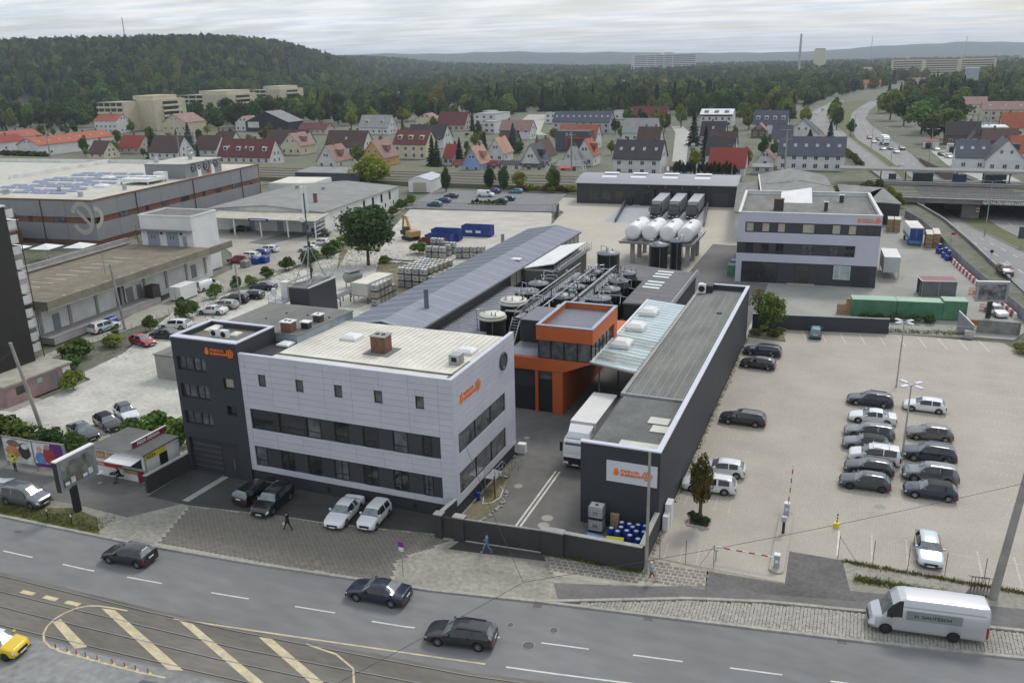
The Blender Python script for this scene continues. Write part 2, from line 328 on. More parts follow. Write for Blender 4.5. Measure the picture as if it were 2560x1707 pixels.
hw=strip('highway',e(EL),e(ER),60,760,0.0,HWY)
strip('highway_median',e(ML),e(MR),60,760,0.09,GRASS)
for nm,T,d in(('highway_kerb',ML,-0.12),('highway_kerb',MR,-0.12)):strip(nm,e(T,d),e(T,d+0.26),60,700,0.13,KERB)
b=MB()
for T,d in((ML,-3.2),(ML,-6.4),(MR,3.4),(MR,6.8)):
 y=90.0
 while y<560:
  z=zroad(y)+0.006;z2=zroad(y+3.2)+0.006;x=interp(T,y)+d;x2=interp(T,y+3.2)+d
  b.quad((x-.09,y,z),(x+.09,y,z),(x2+.09,y+3.2,z2),(x2-.09,y+3.2,z2));y+=8.5
b.build('highway_lane_dash',PAINT_W,hw,kind='stuff')
# ------ the street in front
KL=[(-140,42.3),(-67,44.46),(-53,44.95),(-40.9,45.94),(-26.3,47.53),(-18.3,48.96),(-2.9,51.3),(3.9,52.35),(12.6,53.94),(60,62.3)]
KU=[(-18.3,49.0),(-8.57,52.94),(-3.2,54.49),(3.79,55.78),(11.32,56.7),(14,57.2),(60,65)]
def kl(x):return interp(KL,x)
ZR=-0.11
road=zone('road',[(-140,0),(60,0),(60,62.3)]+[(x,y)for x,y in KL[::-1][1:]],ZR,ASPHALT)
def off_kl(x,d):return kl(x)-d
RL=[[(-140,35.8),(-58.6,37.86),(-41.9,38.36),(-35.2,38.8),(-20,40.2),(0,43.4),(30,49.2)],[(-140,34.3),(-56.7,36.34),(-34.1,37.3),(-20,38.75),(0,41.95),(30,47.75)],[(-140,33.1),(-55,34.97),(-33.2,36.05),(-20,37.35),(0,40.5),(30,46.3)],[(-140,31.6),(-53,33.45),(-32.1,34.75),(-20,35.95),(0,39.05),(30,44.9)]]
xs=[-140,-100,-80,-70,-60,-52,-44,-36,-28,-20,-12,-4,6,18,30]
bed=MB()
for i in range(len(xs)-1):
 a,c=xs[i],xs[i+1];bed.quad((a,interp(RL[3],a)-.35,ZR+.004),(c,interp(RL[3],c)-.35,ZR+.004),(c,interp(RL[0],c)+.35,ZR+.004),(a,interp(RL[0],a)+.35,ZR+.004))
bedo=bed.build('tram_bed',TRAMBED,kind='structure')
for T in RL:
 for d,w,z,m,nm in((0,0.075,ZR+.016,RAIL_M,'rail'),(-0.075,0.05,ZR+.010,BLACK,'rail_groove')):
  b=MB()
  for i in range(len(xs)-1):
   a,c=xs[i],xs[i+1];ya,yc=interp(T,a)+d,interp(T,c)+d
   b.quad((a,ya-w/2,z),(c,yc-w/2,z),(c,yc+w/2,z),(a,ya+w/2,z))
  b.build(nm,m,bedo)
nb=MB()
for i in range(len(xs)-1):
 a,c=xs[i],xs[i+1];nb.quad((a,5,ZR+.004),(c,5,ZR+.004),(c,interp(RL[3],c)-.55,ZR+.004),(a,interp(RL[3],a)-.55,ZR+.004))
nb.build('near_carriageway',CHIPSEAL,kind='structure')
mk=thing('road_marking',None,None);mk['kind']='structure'
def dash(x0,x1,d,w,m=PAINT_W,base=kl,n=4,nm='dash'):
 b=MB()
 for i in range(n):
  a,c=x0+(x1-x0)*i/n,x0+(x1-x0)*(i+1)/n
  b.quad((a,base(a)-d-w,ZR+.009),(c,base(c)-d-w,ZR+.009),(c,base(c)-d,ZR+.009),(a,base(a)-d,ZR+.009))
 return b.build(nm,m,mk)
for x in(-68.0,-61.6,-55.3,-49.1,-41.6,-34.7,-28.6,-22.7,-16.75,-10.75,-4.7,1.27,7.4,13.4):dash(x,x+3.15,4.1+(0 if x<-30 else 0.25),0.13)
q0=lambda x:interp([(-60,38.0),(-41.95,38.35),(-35.6,39.23),(-23,41.06),(-15.1,42.27),(10,46.6),(30,50.2)],x)
dash(-41.95,-19.4,0,0.14,PAINT_C,q0,10,'edge_line');dash(-18.05,-9,0,0.14,PAINT_W,q0,6,'edge_line');dash(-8,2,0,0.14,PAINT_W,q0,6,'edge_line')
for x in(-55.2,-53.0,-50.9):dash(x,x+1.25,0.2,0.38,PAINT_C,lambda x:interp(RL[1],x)+0.9,1,'block_mark')
def ribbon(pts,w,m,nm,z=ZR+.0125):
 b=MB();P=[Vector((p[0],p[1],0))for p in pts];prev=None
 for i,p in enumerate(P):
  d=(P[min(i+1,len(P)-1)]-P[max(i-1,0)]).normalized();nrm=Vector((-d.y,d.x,0))*(w/2);cur=(p+nrm,p-nrm)
  if prev:b.quad(*(Vector((v.x,v.y,z))for v in(prev[0],prev[1],cur[1],cur[0])))
  prev=cur
 return b.build(nm,m,mk)
ribbon([(-45.76,37.83),(-47,37.72),(-48.2,37.55),(-48.9,37.3),(-49.5,36.8),(-49.85,36.1),(-49.95,35.3),(-49.75,34.5),(-49.3,33.8),(-48.6,33.25),(-47.7,32.92),(-46.5,32.8),(-43,32.92),(-40.2,33.04),(-38,33.25)],0.14,PAINT_C,'island_outline')
ribbon([(-31.5,39.2),(-29.0,39.0),(-27.2,38.2),(-26.4,37.0),(-26.6,36.2),(-27.4,35.6)],0.14,PAINT_C,'island_outline')
for s in([(-49.75,34.95),(-49.6,35.45),(-45.25,33.8),(-45.9,33.35)],[(-47.8,37.4),(-46.7,37.58),(-37.4,34.2),(-38.4,33.9)],[(-41.4,38.2),(-40.3,38.27),(-31.6,35.0),(-32.4,34.7)],[(-35.0,38.7),(-34.0,38.85),(-28.2,36.4),(-28.9,36.05)]):
 MB().poly([(x,y,ZR+.0105)for x,y in s][::-1]).build('hatch_stripe',PAINT_C,mk)
kp=thing('kerb',None,None);kp['kind']='structure'
km=MB().box(-0.5,-0.13,-0.32,0.5,0.13,0.012).mesh('kerbstone');km.materials.append(KERB)
def kerbs(T,x0,x1,L=1.0):
 x=x0
 while x<x1:
  y=interp(T,x);a=math.atan2(interp(T,x+.5)-interp(T,x-.5),1.0);k=link('kerbstone',km,None,kp,loc=(x,y,random.uniform(-.008,.008)),rz=a+random.uniform(-.01,.01));k.scale=(L*0.985,1,1);x+=L*math.cos(a)
random.seed(3)
kerbs(KL,-70,14);kerbs(KU,-18,16)
# ------ pavements, lots and yards (each a sheet with its own level)
def along(T,x0,x1,n=14,d=0.0):return[(x0+(x1-x0)*i/n,interp(T,x0+(x1-x0)*i/n)+d)for i in range(n+1)]
zone('pavement',along(KL,-140,-18.3,d=.1)+[(-18.3,49.1)]+along(KU,-18,60,d=.1)+[(60,70),(14,66),(-2,66),(-12,66),(-30,66),(-140,66)],-0.012,SETT_GND)
zone('verge',along(KL,-140,-56,d=.14)+[(-58.5,47.1),(-62,47.6),(-66,46.2),(-70,46.5),(-140,45)],-0.004,GRASS)
zone('forecourt',[(-57.2,51.6),(-52.5,51.5),(-44,52.7),(-39.4,53.1),(-29.7,54.6),(-29.2,58),(-57.2,58)],-0.004,GROUND_D)  # one dark sheet from the facade out to the pavers
zone('drain_strip',[(-53.6,52.0),(-52.9,52.0),(-52.6,57.2),(-53.3,57.2)],0.0,CONC)
zone('billboard_forecourt',[(-140,46.5),(-70,47.6),(-62,48.2),(-56,48.0),(-53.2,51.5),(-57.5,51.8),(-57.5,60),(-140,60)],-0.006,ASPHALT_Y)
zone('gravel_lot',[(-100,53),(-76,58),(-66,59.5),(-58,58.5),(-58,80),(-62,140),(-70,150),(-98,150),(-99,100),(-91,82),(-90,74),(-87,73),(-87,62),(-112,58)],0.0,GRAVEL)
zone('delivery_yard',[(-33,55.3),(-12.4,55.3),(-12.4,61),(-19,61),(-19,125),(-34,125),(-34,72),(-28.6,71),(-28.6,55.3)],0.002,ASPHALT_Y)
zone('wall_foot_strip',[(-27.6,52.9),(-19.7,53.9),(-20.3,54.85),(-27.2,54.3)],-0.003,GROUND_D)  # narrow dark strip on the ground along the gate and pillars
zone('footpath',[(-18.2,51.4)]+[(-17.3,49.7)]+along(KU,-17,60,d=.13)+[(60,68),(13,59.5),(2.1,57.8),(-2.3,57.1),(-7.9,56.8),(-7.65,54.8),(-12.1,53.15),(-14.8,52.4)],-0.004,mat('footpath_asphalt',(0.15,0.145,0.14),0.92,var=0.16,scale=0.3,bump=0.12,bscale=50,wear=0.12))
zone('entrance_apron',[(-7.8,56.7),(-2.3,56.9),(-2.35,61.6),(1.5,61.75),(2.2,57.4),(2.6,56.6),(-4,55.2)],0.0,mat('apron_asphalt',(0.12,0.115,0.108),0.92,var=0.22,scale=0.35,bump=0.2,bscale=40,wear=0.18))
zone('verge',[(2.4,58.8),(5.5,59.2),(8,59.4),(8.3,60.2),(5.5,60.0),(2.8,59.9)],0.004,mat('scrubby_verge',(0.30,0.285,0.22),0.95,var=0.3,scale=1.2,bump=0.4,bscale=9,col2=(0.09,0.11,0.04),wear=0.2))
car_park=zone('car_park',[(-12.4,57.25),(-2.3,57.2),(-2.37,61.7),(40,62.0),(44,100),(30,112),(22,117.5),(19.5,123),(5.5,122.7),(-8,120.6),(-12.4,120)],0.006,PAVING)
zone('compound_yard',[(-75,112),(-48,104),(-20,104),(-12.4,112),(-12.4,150),(-18.6,160),(-18.6,206),(-27.5,228),(-78,228),(-78,216),(-69,205),(-67,190)],0.001,BEIGE)
zone('delivery_lane',[(-27,112),(-12.8,112),(-12.8,146),(-18.4,147),(-18.4,176),(-27,176)],0.006,ASPHALT_Y)
zone('storage_yard',[(-18,118),(-12,122.2),(5.5,124),(21,125),(24,132),(18.8,165),(10,218),(5,236),(-28,236),(-18,150)],0.003,mat('storage_yard_concrete',(0.32,0.31,0.28),0.9,var=0.14,scale=0.12,wear=0.06))
zone('construction_ground',[(-110,199),(-96,160),(-88,146),(-66,140),(-66,190),(-72,203.5)],0.005,mat('pale_crushed_stone',(0.47,0.44,0.385),0.95,var=0.14,scale=0.2,bump=0.3,bscale=10,wear=0.1))
zone('container_strip',[(-100,150),(-88,130),(-60,112),(-60,150),(-70,166),(-96,160)],0.003,SOIL)
zone('storage_lane',[(-98,150),(-90,150),(-79,128),(-70,112),(-62,97),(-74,97),(-86,125)],0.007,GRAVEL)
zone('workshop_yard',[(-99,60),(-99,128),(-103,165),(-112,200),(-145,205),(-150,163),(-120,140),(-110,128),(-101,78),(-101,60)],0.004,mat('workshop_yard_concrete',(0.345,0.325,0.275),0.92,var=0.16,scale=0.16,wear=0.08))
zone('staff_car_park',[(-112,200),(-70,205),(-75,217),(-78,234),(-120,234)],0.004,mat('staff_park_asphalt',(0.20,0.20,0.205),0.9,var=0.08,scale=0.2))
zone('dock_apron',[(-55.8,194.3),(-32.2,195.4),(-36.2,223),(-57.2,219.5)],0.006,mat('dock_concrete',(0.36,0.36,0.385),0.8,var=0.05))
zone('brewery_yard',[(-400,150),(-200,150),(-180,236),(-400,236)],0.002,ASPHALT_Y)
zone('side_street',[(-66,292),(-57,292),(-58.2,308.6),(-84.4,453),(-95,490),(-101,488),(-90.4,447),(-63.1,307.6)],0.004,STREET)
zone('side_street',[(-225,590),(-211,590),(-163.9,447),(-152,425),(-165,425),(-190,470)],0.004,STREET)
zone('side_street',[(24,374),(30,379),(40,321),(44,285),(34,285),(27,320)],0.004,STREET)
zone('rail_bed',[(-700,240),(15.5,240),(12.5,277),(-700,277)],1.15,BALLAST)
zone('rail_bed',[(40.5,240),(300,240),(300,277),(35,277)],1.15,BALLAST)
rb=thing('railway_track',None,None);rb['kind']='structure'
for y in(243.5,249.5,256.0,262.0):
 for d in(-.72,.72):MB().box(-700,y+d-.05,1.2,300,y+d+.05,1.36).build('rail',RAIL_M,rb)
 b=MB();x=-330.0
 while x<60:b.box(x,y-1.25,1.13,x+.26,y+1.25,1.22);x+=.75 if x>-60 else 1.5
 b.build('sleeper',CONC,rb,kind='stuff')
 # ------ facade helpers
def PS(y):
 return lambda u,z,d=0.0:(u,y-d,z)
def PE(x):
 return lambda u,z,d=0.0:(x+d,u,z)
def PN(y):return lambda u,z,d=0.0:(u,y+d,z)
def PW(x):return lambda u,z,d=0.0:(x-d,u,z)
def holed(b,P,u0,u1,z0,z1,holes,depth=0.18):
 """flat wall with openings and their reveals"""
 us=sorted({u0,u1,*[h[0]for h in holes],*[h[1]for h in holes]});zs=sorted({z0,z1,*[h[2]for h in holes],*[h[3]for h in holes]})
 for i in range(len(us)-1):
  for j in range(len(zs)-1):
   cu,cz=(us[i]+us[i+1])/2,(zs[j]+zs[j+1])/2
   if any(h[0]<cu<h[1]and h[2]<cz<h[3]for h in holes):continue
   b.quad(P(us[i],zs[j]),P(us[i+1],zs[j]),P(us[i+1],zs[j+1]),P(us[i],zs[j+1]))
 for a,c,s,t in holes:
  for(p,q)in(((a,s),(c,s)),((c,s),(c,t)),((c,t),(a,t)),((a,t),(a,s))):b.quad(P(*p),P(*q),P(*q,-depth),P(*p,-depth))
 return b
def window(parent,P,u0,u1,z0,z1,depth=0.16,m=None,mull=(),frame=FRAME,fw=0.06,rails=(),name='window'):
 """glass pane set back in its opening, with a frame (sub-part) and mullions at the given fractions"""
 w=MB().quad(P(u0,z0,-depth),P(u1,z0,-depth),P(u1,z1,-depth),P(u0,z1,-depth)).build(name,m or GLASS,parent)
 b=MB();d0,d1=-depth+0.004,-depth+0.05
 def slab(a,c,s,t):
  q=[P(a,s,d1),P(c,s,d1),P(c,t,d1),P(a,t,d1),P(a,s,d0),P(c,s,d0),P(c,t,d0),P(a,t,d0)]
  b.add(q,((0,1,2,3),(4,5,1,0),(5,6,2,1),(6,7,3,2),(7,4,0,3)))
 slab(u0,u0+fw,z0,z1);slab(u1-fw,u1,z0,z1);slab(u0+fw,u1-fw,z0,z0+fw);slab(u0+fw,u1-fw,z1-fw,z1)
 for f in mull:c=u0+(u1-u0)*f;slab(c-fw/2,c+fw/2,z0+fw,z1-fw)
 for f in rails:c=z0+(z1-z0)*f;slab(u0+fw,u1-fw,c-fw/2,c+fw/2)
 b.build('frame',frame,w);return w
def parapet(parent,x0,y0,x1,y1,zr,zt,t,cop,wallm,over=0.04):
 """upstand round a flat roof with its coping"""
 for a in((x0,y0,x1,y0+t),(x0,y1-t,x1,y1),(x0,y0+t,x0+t,y1-t),(x1-t,y0+t,x1,y1-t)):
  pass
 b=MB();b.box(x0,y0,zr,x1,y0+t,zt-.1,False);b.box(x0,y1-t,zr,x1,y1,zt-.1,False);b.box(x0,y0+t,zr,x0+t,y1-t,zt-.1,False);b.box(x1-t,y0+t,zr,x1,y1-t,zt-.1,False)
 b.build('parapet',wallm,parent)
 c=MB();o=over;c.box(x0-o,y0-o,zt-.1,x1+o,y0+t+o,zt);c.box(x0-o,y1-t-o,zt-.1,x1+o,y1+o,zt);c.box(x0-o,y0+t+o,zt-.1,x0+t+o,y1-t-o,zt);c.box(x1-t-o,y0+t+o,zt-.1,x1+o,y1-t-o,zt)
 c.build('coping',cop,parent)
def skylight(parent,x,y,z,w,d,h=0.35,m=None,name='skylight'):
 b=MB();b.box(x-w/2,y-d/2,z,x+w/2,y+d/2,z+h*.55);k=.12
 b.add([(x-w/2,y-d/2,z+h*.55),(x+w/2,y-d/2,z+h*.55),(x+w/2,y+d/2,z+h*.55),(x-w/2,y+d/2,z+h*.55),(x-w*.3,y-d*.3,z+h),(x+w*.3,y-d*.3,z+h),(x+w*.3,y+d*.3,z+h),(x-w*.3,y+d*.3,z+h)],((4,5,6,7),(0,1,5,4),(1,2,6,5),(2,3,7,6),(3,0,4,7)))
 return b.build(name,m or WHITE,parent)
def chimney(parent,x,y,z,w,d,h,m=BRICK_C,cap=CONC,flues=2):
 c=MB().box(x-w/2,y-d/2,z,x+w/2,y+d/2,z+h).build('chimney',m,parent)
 MB().box(x-w/2-.08,y-d/2-.08,z+h,x+w/2+.08,y+d/2+.08,z+h+.1).build('chimney_cap',cap,c)
 for k in range(flues):MB().cyl((x+(k-(flues-1)/2)*w*.42,y,z+h+.09),(x+(k-(flues-1)/2)*w*.42,y,z+h+.14),min(w,d)*.18,n=10).build('flue',BLACK,c)
 return c
def aircon(parent,x,y,z,w=0.8,d=0.45,h=0.75,rz=0.0,name='air_conditioner'):
 b=MB();b.cbox((x,y,z+h/2+.08),(w,d,h),rz);u=b.build(name,WHITE,parent)
 MB().cyl((x+math.sin(rz)*d*.51,y-math.cos(rz)*d*.51,z+h/2+.08),(x+math.sin(rz)*d*.54,y-math.cos(rz)*d*.54,z+h/2+.08),h*.36,n=14).build('fan_grille',BLACK,u)
 return u
def logo(parent,P,u,z,H,m=ORANGE_L,d=0.03):
 """flame drop, two lines of lettering and the knotted flower; H is the height of the drop, u/z its lower left"""
 sgn=1
 def ring(cu,cz,r,n=16):return[(cu+r*math.cos(2*math.pi*i/n),cz+r*math.sin(2*math.pi*i/n))for i in range(n)]
 def slab(pts,nm):
  n=len(pts);f=[P(a,b,d+.03)for a,b in pts];k=[P(a,b,0.001)for a,b in pts]
  MB().add(f+k,[tuple(range(n))]+[(i+n,(i+1)%n+n,(i+1)%n,i)for i in range(n)]).build(nm,m,parent)
 r=H*.29;cu,cz=u+r,z+r
 drop=[(cu+r*math.cos(R(a)),cz+r*math.sin(R(a)))for a in range(-230,50,20)]+[(cu+r*.55,cz+r*1.25),(cu+r*.42,cz+H*.71),(cu-r*.02,cz+r*1.7),(cu-r*.8,cz+r*1.75),(cu-r*.5,cz+r*1.2)]
 slab(drop,'logo_drop')
 fu,fz,fr=u+H*3.72,z+H*.42,H*.33
 b=MB()
 for k in range(6):
  a=R(60*k+15);c0,c1=fu+fr*math.cos(a),fz+fr*math.sin(a);rr,rt=fr*.52,fr*.2;n=14
  for i in range(n):
   t0,t1=2*math.pi*i/n,2*math.pi*(i+1)/n
   q=[(c0+(rr+s*rt)*math.cos(t),c1+(rr+s*rt)*math.sin(t))for t,s in((t0,-1),(t1,-1),(t1,1),(t0,1))]
   b.quad(*[P(x,y,d+.03+.002*k)for x,y in q])
 b.build('logo_flower',m,parent)
 o=Vector(P(0,0));ux=(Vector(P(1,0))-o);nz=(Vector(P(0,0,1))-o);zz=Vector((0,0,1))
 if ux.cross(zz).dot(nz)<0:pass
 rot=Matrix((ux,zz,ux.cross(zz))).transposed().to_euler()
 for body,dz,wd in(('STAUB & CO.',.5,2.1),('SILBERMANN',.06,2.4)):
  tx=text('logo_lettering',body,H*.42,m,parent,P(u+H*.76,z+H*dz,d),rot,0.02,bold=0.012*H)
  tx.scale=(wd*H/max(.01,max(v.co.x for v in tx.data.vertices)),1,1)
UNIT=MB().box(0,0,0,1,1,1).mesh('panel');UNIT.materials.append(PANEL_W)
def panel_box(parent,x0,y0,z0,x1,y1,z1,name='panel',me=None):
 o=link(name,me or UNIT,None,parent,loc=(x0,y0,z0));o.scale=(x1-x0,y1-y0,z1-z0);return o
def cut(rects,h):
 out=[]
 for a,c,s,t in rects:
  if h[0]>=c or h[1]<=a or h[2]>=t or h[3]<=s:out.append((a,c,s,t));continue
  if h[0]>a:out.append((a,h[0],s,t))
  if h[1]<c:out.append((h[1],c,s,t))
  lo,hi=max(a,h[0]),min(c,h[1])
  if h[2]>s:out.append((lo,hi,s,h[2]))
  if h[3]<t:out.append((lo,hi,h[3],t))
 return out
 # ------ panelled office
def office():
 t=thing('office_building','light grey panelled three-storey office with two long dark window bands','building',(-39,64,0))
 t.location=(0,0,0)
 X0,X1,Y0,Y1,ZT=-49.8,-28.79,57.2,70.65,12.5;rec=0.16
 b=MB();xi,yi=X1-rec,Y0+rec
 b.box(X0,yi,0,xi,Y1,12.0);b.build('wall',A_DARK,t)
 MB().box(X0+.02,yi-.06,0.0,xi+.06,yi,1.2).build('plinth',A_DARK,t)
 rows=[1.25+k*.5625 for k in range(21)];cols=[X0,-49.2]+[-49.2+19.15/7*k for k in range(1,8)]+[X1];g=.009
 holes=[(-49.2,-30.05,5.46,7.43),(-49.2,-30.05,1.8,3.77)]+[(x,x+.78,9.74,10.86)for x in(-47.85,-43.9,-39.96,-36.05,-32.15)]
 for i in range(len(cols)-1):
  for j in range(20):
   rs=[(cols[i],cols[i+1],rows[j],rows[j+1])]
   for h in holes:rs=cut(rs,h)
   for a,c,s,q in rs:
    if c-a>.04 and q-s>.04:panel_box(t,a+g,Y0,s+g,c-g,yi-.012,q-g)
 hE=[(58.1,68.2,5.7,7.5),(58.0,68.1,2.0,4.0)];ec=[Y0+.0,58.05]+[58.05+2.52*k for k in range(1,5)]+[Y1]
 for i in range(len(ec)-1):
  for j in range(20):
   rs=[(ec[i],ec[i+1],rows[j],rows[j+1])]
   for h in hE:rs=cut(rs,h)
   for a,c,s,q in rs:
    if c-a>.04 and q-s>.04:panel_box(t,xi+.012,a+g+(rec if i==0 else 0),s+g,X1,c-g,q-g)
 MB().box(X0,Y0,12.5,X1,Y0+.35,12.62).box(X1-.35,Y0+.35,12.5,X1,Y1,12.62).build('coping',COPING,t)
 MB().box(X0,yi,12.0,X1-.012,Y0+.34,12.499).box(X1-.34,Y0+.34,12.0,X1-rec-.001,Y1-.001,12.499).build('parapet',A_DARK2,t)
 P=PS(yi)
 for z0,z1,ms in((5.46,7.43,(-49.2,-46.1,-43.2,-40.35,-37.5,-34.55,-31.77,-30.05)),(1.8,3.77,(-49.2,-46.35,-43.5,-40.7,-37.75,-34.75,-31.85,-30.05))):
  for k in range(7):
   u0,u1=ms[k],ms[k+1];sp=u0+(u1-u0)*(.5 if k else .98 if z0>5 else .45)
   if k==1 and z0>5:sp=u1-.05
   window(t,P,u0+.05,sp,z0+.02,z1-.02,-.05,GLASS_L if(k+(z0>5))%3==0 else GLASS,mull=(.5,)if z0<5 and k else(),rails=(.3,))
   if u1-sp>.2:MB().box(sp+.01,yi-.07,z0+.02,u1-.03,yi-.001,z1-.02).build('spandrel_panel',A_DARK2,t)
 for x in(-47.85,-43.9,-39.96,-36.05,-32.15):window(t,P,x,x+.78,9.74,10.86,-.04,GLASS_L,fw=.07)
 P=PE(xi)
 for z0,z1 in((5.7,7.5),(2.0,4.0)):
  for u0,u1 in((58.1,61.5),(61.5,64.85),(64.85,68.15)):window(t,P,u0+.03,u1-.03,z0+.02,z1-.02,-.06,GLASS_L,fw=.05)
 rw=MB().cyl((X1-.01,67.9,10.66),(X1+.05,67.9,10.66),.62,n=28).build('round_window',GLASS_L,t);MB().torus((X1+.04,67.9,10.66),.74,.13,'X',28).build('frame',A_DARK2,rw)
 logo(t,PE(X1),58.6,10.0,.97)
 b=MB();b.quad((-47.4,Y0+.36,12.06),(X1-.36,Y0+.36,12.06),(X1-.36,Y1,12.02),(-47.4,Y1,12.02));b.build('roof',CREAM,t)
 for k in range(34):
  x=-47.0+k*.53;MB().box(x,Y0+3.4,12.06,x+.04,Y1-.1,12.085).build('roof_rib',CREAM,t)
 MB().box(-47.4,Y0+2.3,12.05,X1-.6,Y0+2.45,12.16).build('gutter',BITUMEN,t);MB().box(-47.4,Y0+.36,12.062,X1-.7,Y0+1.0,12.075).build('roof_strip',BITUMEN,t)
 MB().box(X1-1.3,Y0+1.1,12.06,X1-.4,Y0+6,12.075).build('roof_strip',mat('brown_felt',(.2,.16,.12),.9),t)
 chimney(t,-38.6,63.1,12.05,1.45,1.25,1.55);MB().box(-39.9,61.9,12.06,-37.3,64.4,12.1).build('chimney_felt',BITUMEN,t)
 skylight(t,-43.3,65.6,12.05,1.7,1.6,.45);skylight(t,-31.2,65.3,12.05,1.7,1.4,.45)
 v=MB().box(-31.3,61.9,12.05,-30.3,62.9,12.95).build('roof_vent',STEEL,t);MB().box(-31.05,61.88,12.35,-30.55,61.9,12.75).build('louvre',BLACK,v)
 MB().box(-56.9,62.75,0,-47.45,71.6,12.0).build('rear_wall',A_DARK,t)
 MB().prism([(-56.9,62.75),(-47.4,62.75),(-46.9,71.6),(-56.9,71.6)],12.0,12.75).build('lead_flank',mat('lead_sheet',(.30,.345,.40),.45,.4,var=.18,scale=.9),t)
 MB().prism([(-57,62.7),(-47.3,62.7),(-46.8,71.7),(-57,71.7)],12.76,12.84).build('upper_roof',BITUMEN,t)
 chimney(t,-48.9,63.6,12.84,1.1,.95,.95,cap=WHITE);chimney(t,-48.0,67.2,12.84,.8,.7,.7,mat('dark_flue_brick',(.06,.05,.05),.9),WHITE,1);chimney(t,-47.9,65.0,12.84,.8,.6,.6,FRAME,WHITE,0)
 for k in range(9):MB().cyl((-54.5+k*.85,64.2+(k%3)*2.2,12.84),(-54.5+k*.85,64.2+(k%3)*2.2,12.95),.09,n=8).build('roof_drain',BLACK,t)
 skylight(t,-48.2,62.0,12.06,1.3,1.2,.3)
 for x in(-46.4,-41.7,-39.2,-36.3,-33.0,-30.8):MB().box(x,yi-.1,.35,x+.32,yi-.061,.8).build('vent_opening',BLACK,t)
office()
def tower():
 t=thing('stair_tower','dark anthracite four-storey tower with ribbon windows and orange logo','building')
 X0,X1,Y0,Y1,ZT=-57.2,-49.82,57.12,62.65,13.55
 wins=[(-56.8,-53.5,10.34,11.66),(-56.8,-53.5,7.6,8.98),(-56.8,-53.5,4.97,6.28),(-51.75,-50.6,9.06,10.07),(-51.75,-50.6,6.45,7.37),(-56.83,-51.0,0.03,3.58)]
 b=MB();holed(b,PS(Y0),X0,X1,0,ZT-.1,wins,.34);P=PE(X1);b.quad(P(Y0,0),P(Y1,0),P(Y1,ZT-.1),P(Y0,ZT-.1));P=PW(X0);b.quad(P(Y1,0),P(Y0,0),P(Y0,ZT-.1),P(Y1,ZT-.1));P=PN(Y1);b.quad(P(X1,0),P(X0,0),P(X0,ZT-.1),P(X1,ZT-.1))
 b.build('wall',A_DARK,t);P=PS(Y0)
 for w in wins[:3]:
  m=(w[0]+w[1])/2;window(t,P,w[0],m-.1,w[2],w[3],.3,GLASS_L,(.5,));window(t,P,m+.1,w[1],w[2],w[3],.3,GLASS_L,(.5,));MB().box(m-.1,Y0+.2,w[2],m+.1,Y0+.34,w[3]).build('pier',A_DARK2,t)
 for w in wins[3:5]:window(t,P,*w,.3,BLIND if w[2]>8 else GLASS)
 g=MB().box(-56.75,Y0+.3,.03,-53.3,Y0+.36,3.4).build('garage_door',A_DARK2,t)
 for k in range(1,6):MB().box(-56.75,Y0+.28,.03+k*.56,-53.3,Y0+.299,.05+k*.56).build('door_rib',STEEL,g)
 MB().box(-53.25,Y0+.3,.03,-51.0,Y0+.36,3.55).build('entrance_panel',A_DARK2,t)
 d=MB().box(-51.95,Y0+.24,.03,-51.05,Y0+.298,2.55).build('door',A_DARK,t);MB().box(-51.9,Y0+.17,.9,-51.84,Y0+.238,1.9).build('handle',STEEL,d)
 MB().box(X0+.3,Y0+.3,12.9,X1-.3,Y1-.3,12.95).build('roof',mat('tan_roof_gravel',(.21,.19,.14),.95,var=.25,scale=.8,col2=(.12,.12,.13)),t)
 parapet(t,X0+.006,Y0+.36,X1-.006,Y1-.006,12.6,ZT,.3,COPING,A_DARK2);MB().box(X0-.02,Y0-.03,ZT-.1,X1+.02,Y0+.33,ZT+.01).build('coping',COPING,t)
 skylight(t,-56.0,61.6,12.95,.9,1.9,.3,CREAM);skylight(t,-52.7,60.7,12.95,.8,1.1,.28,CREAM)
 aircon(t,-54.2,59.6,12.95);aircon(t,-53.0,59.5,12.95)
 logo(t,PS(Y0),-53.35,12.2,.75)
tower()
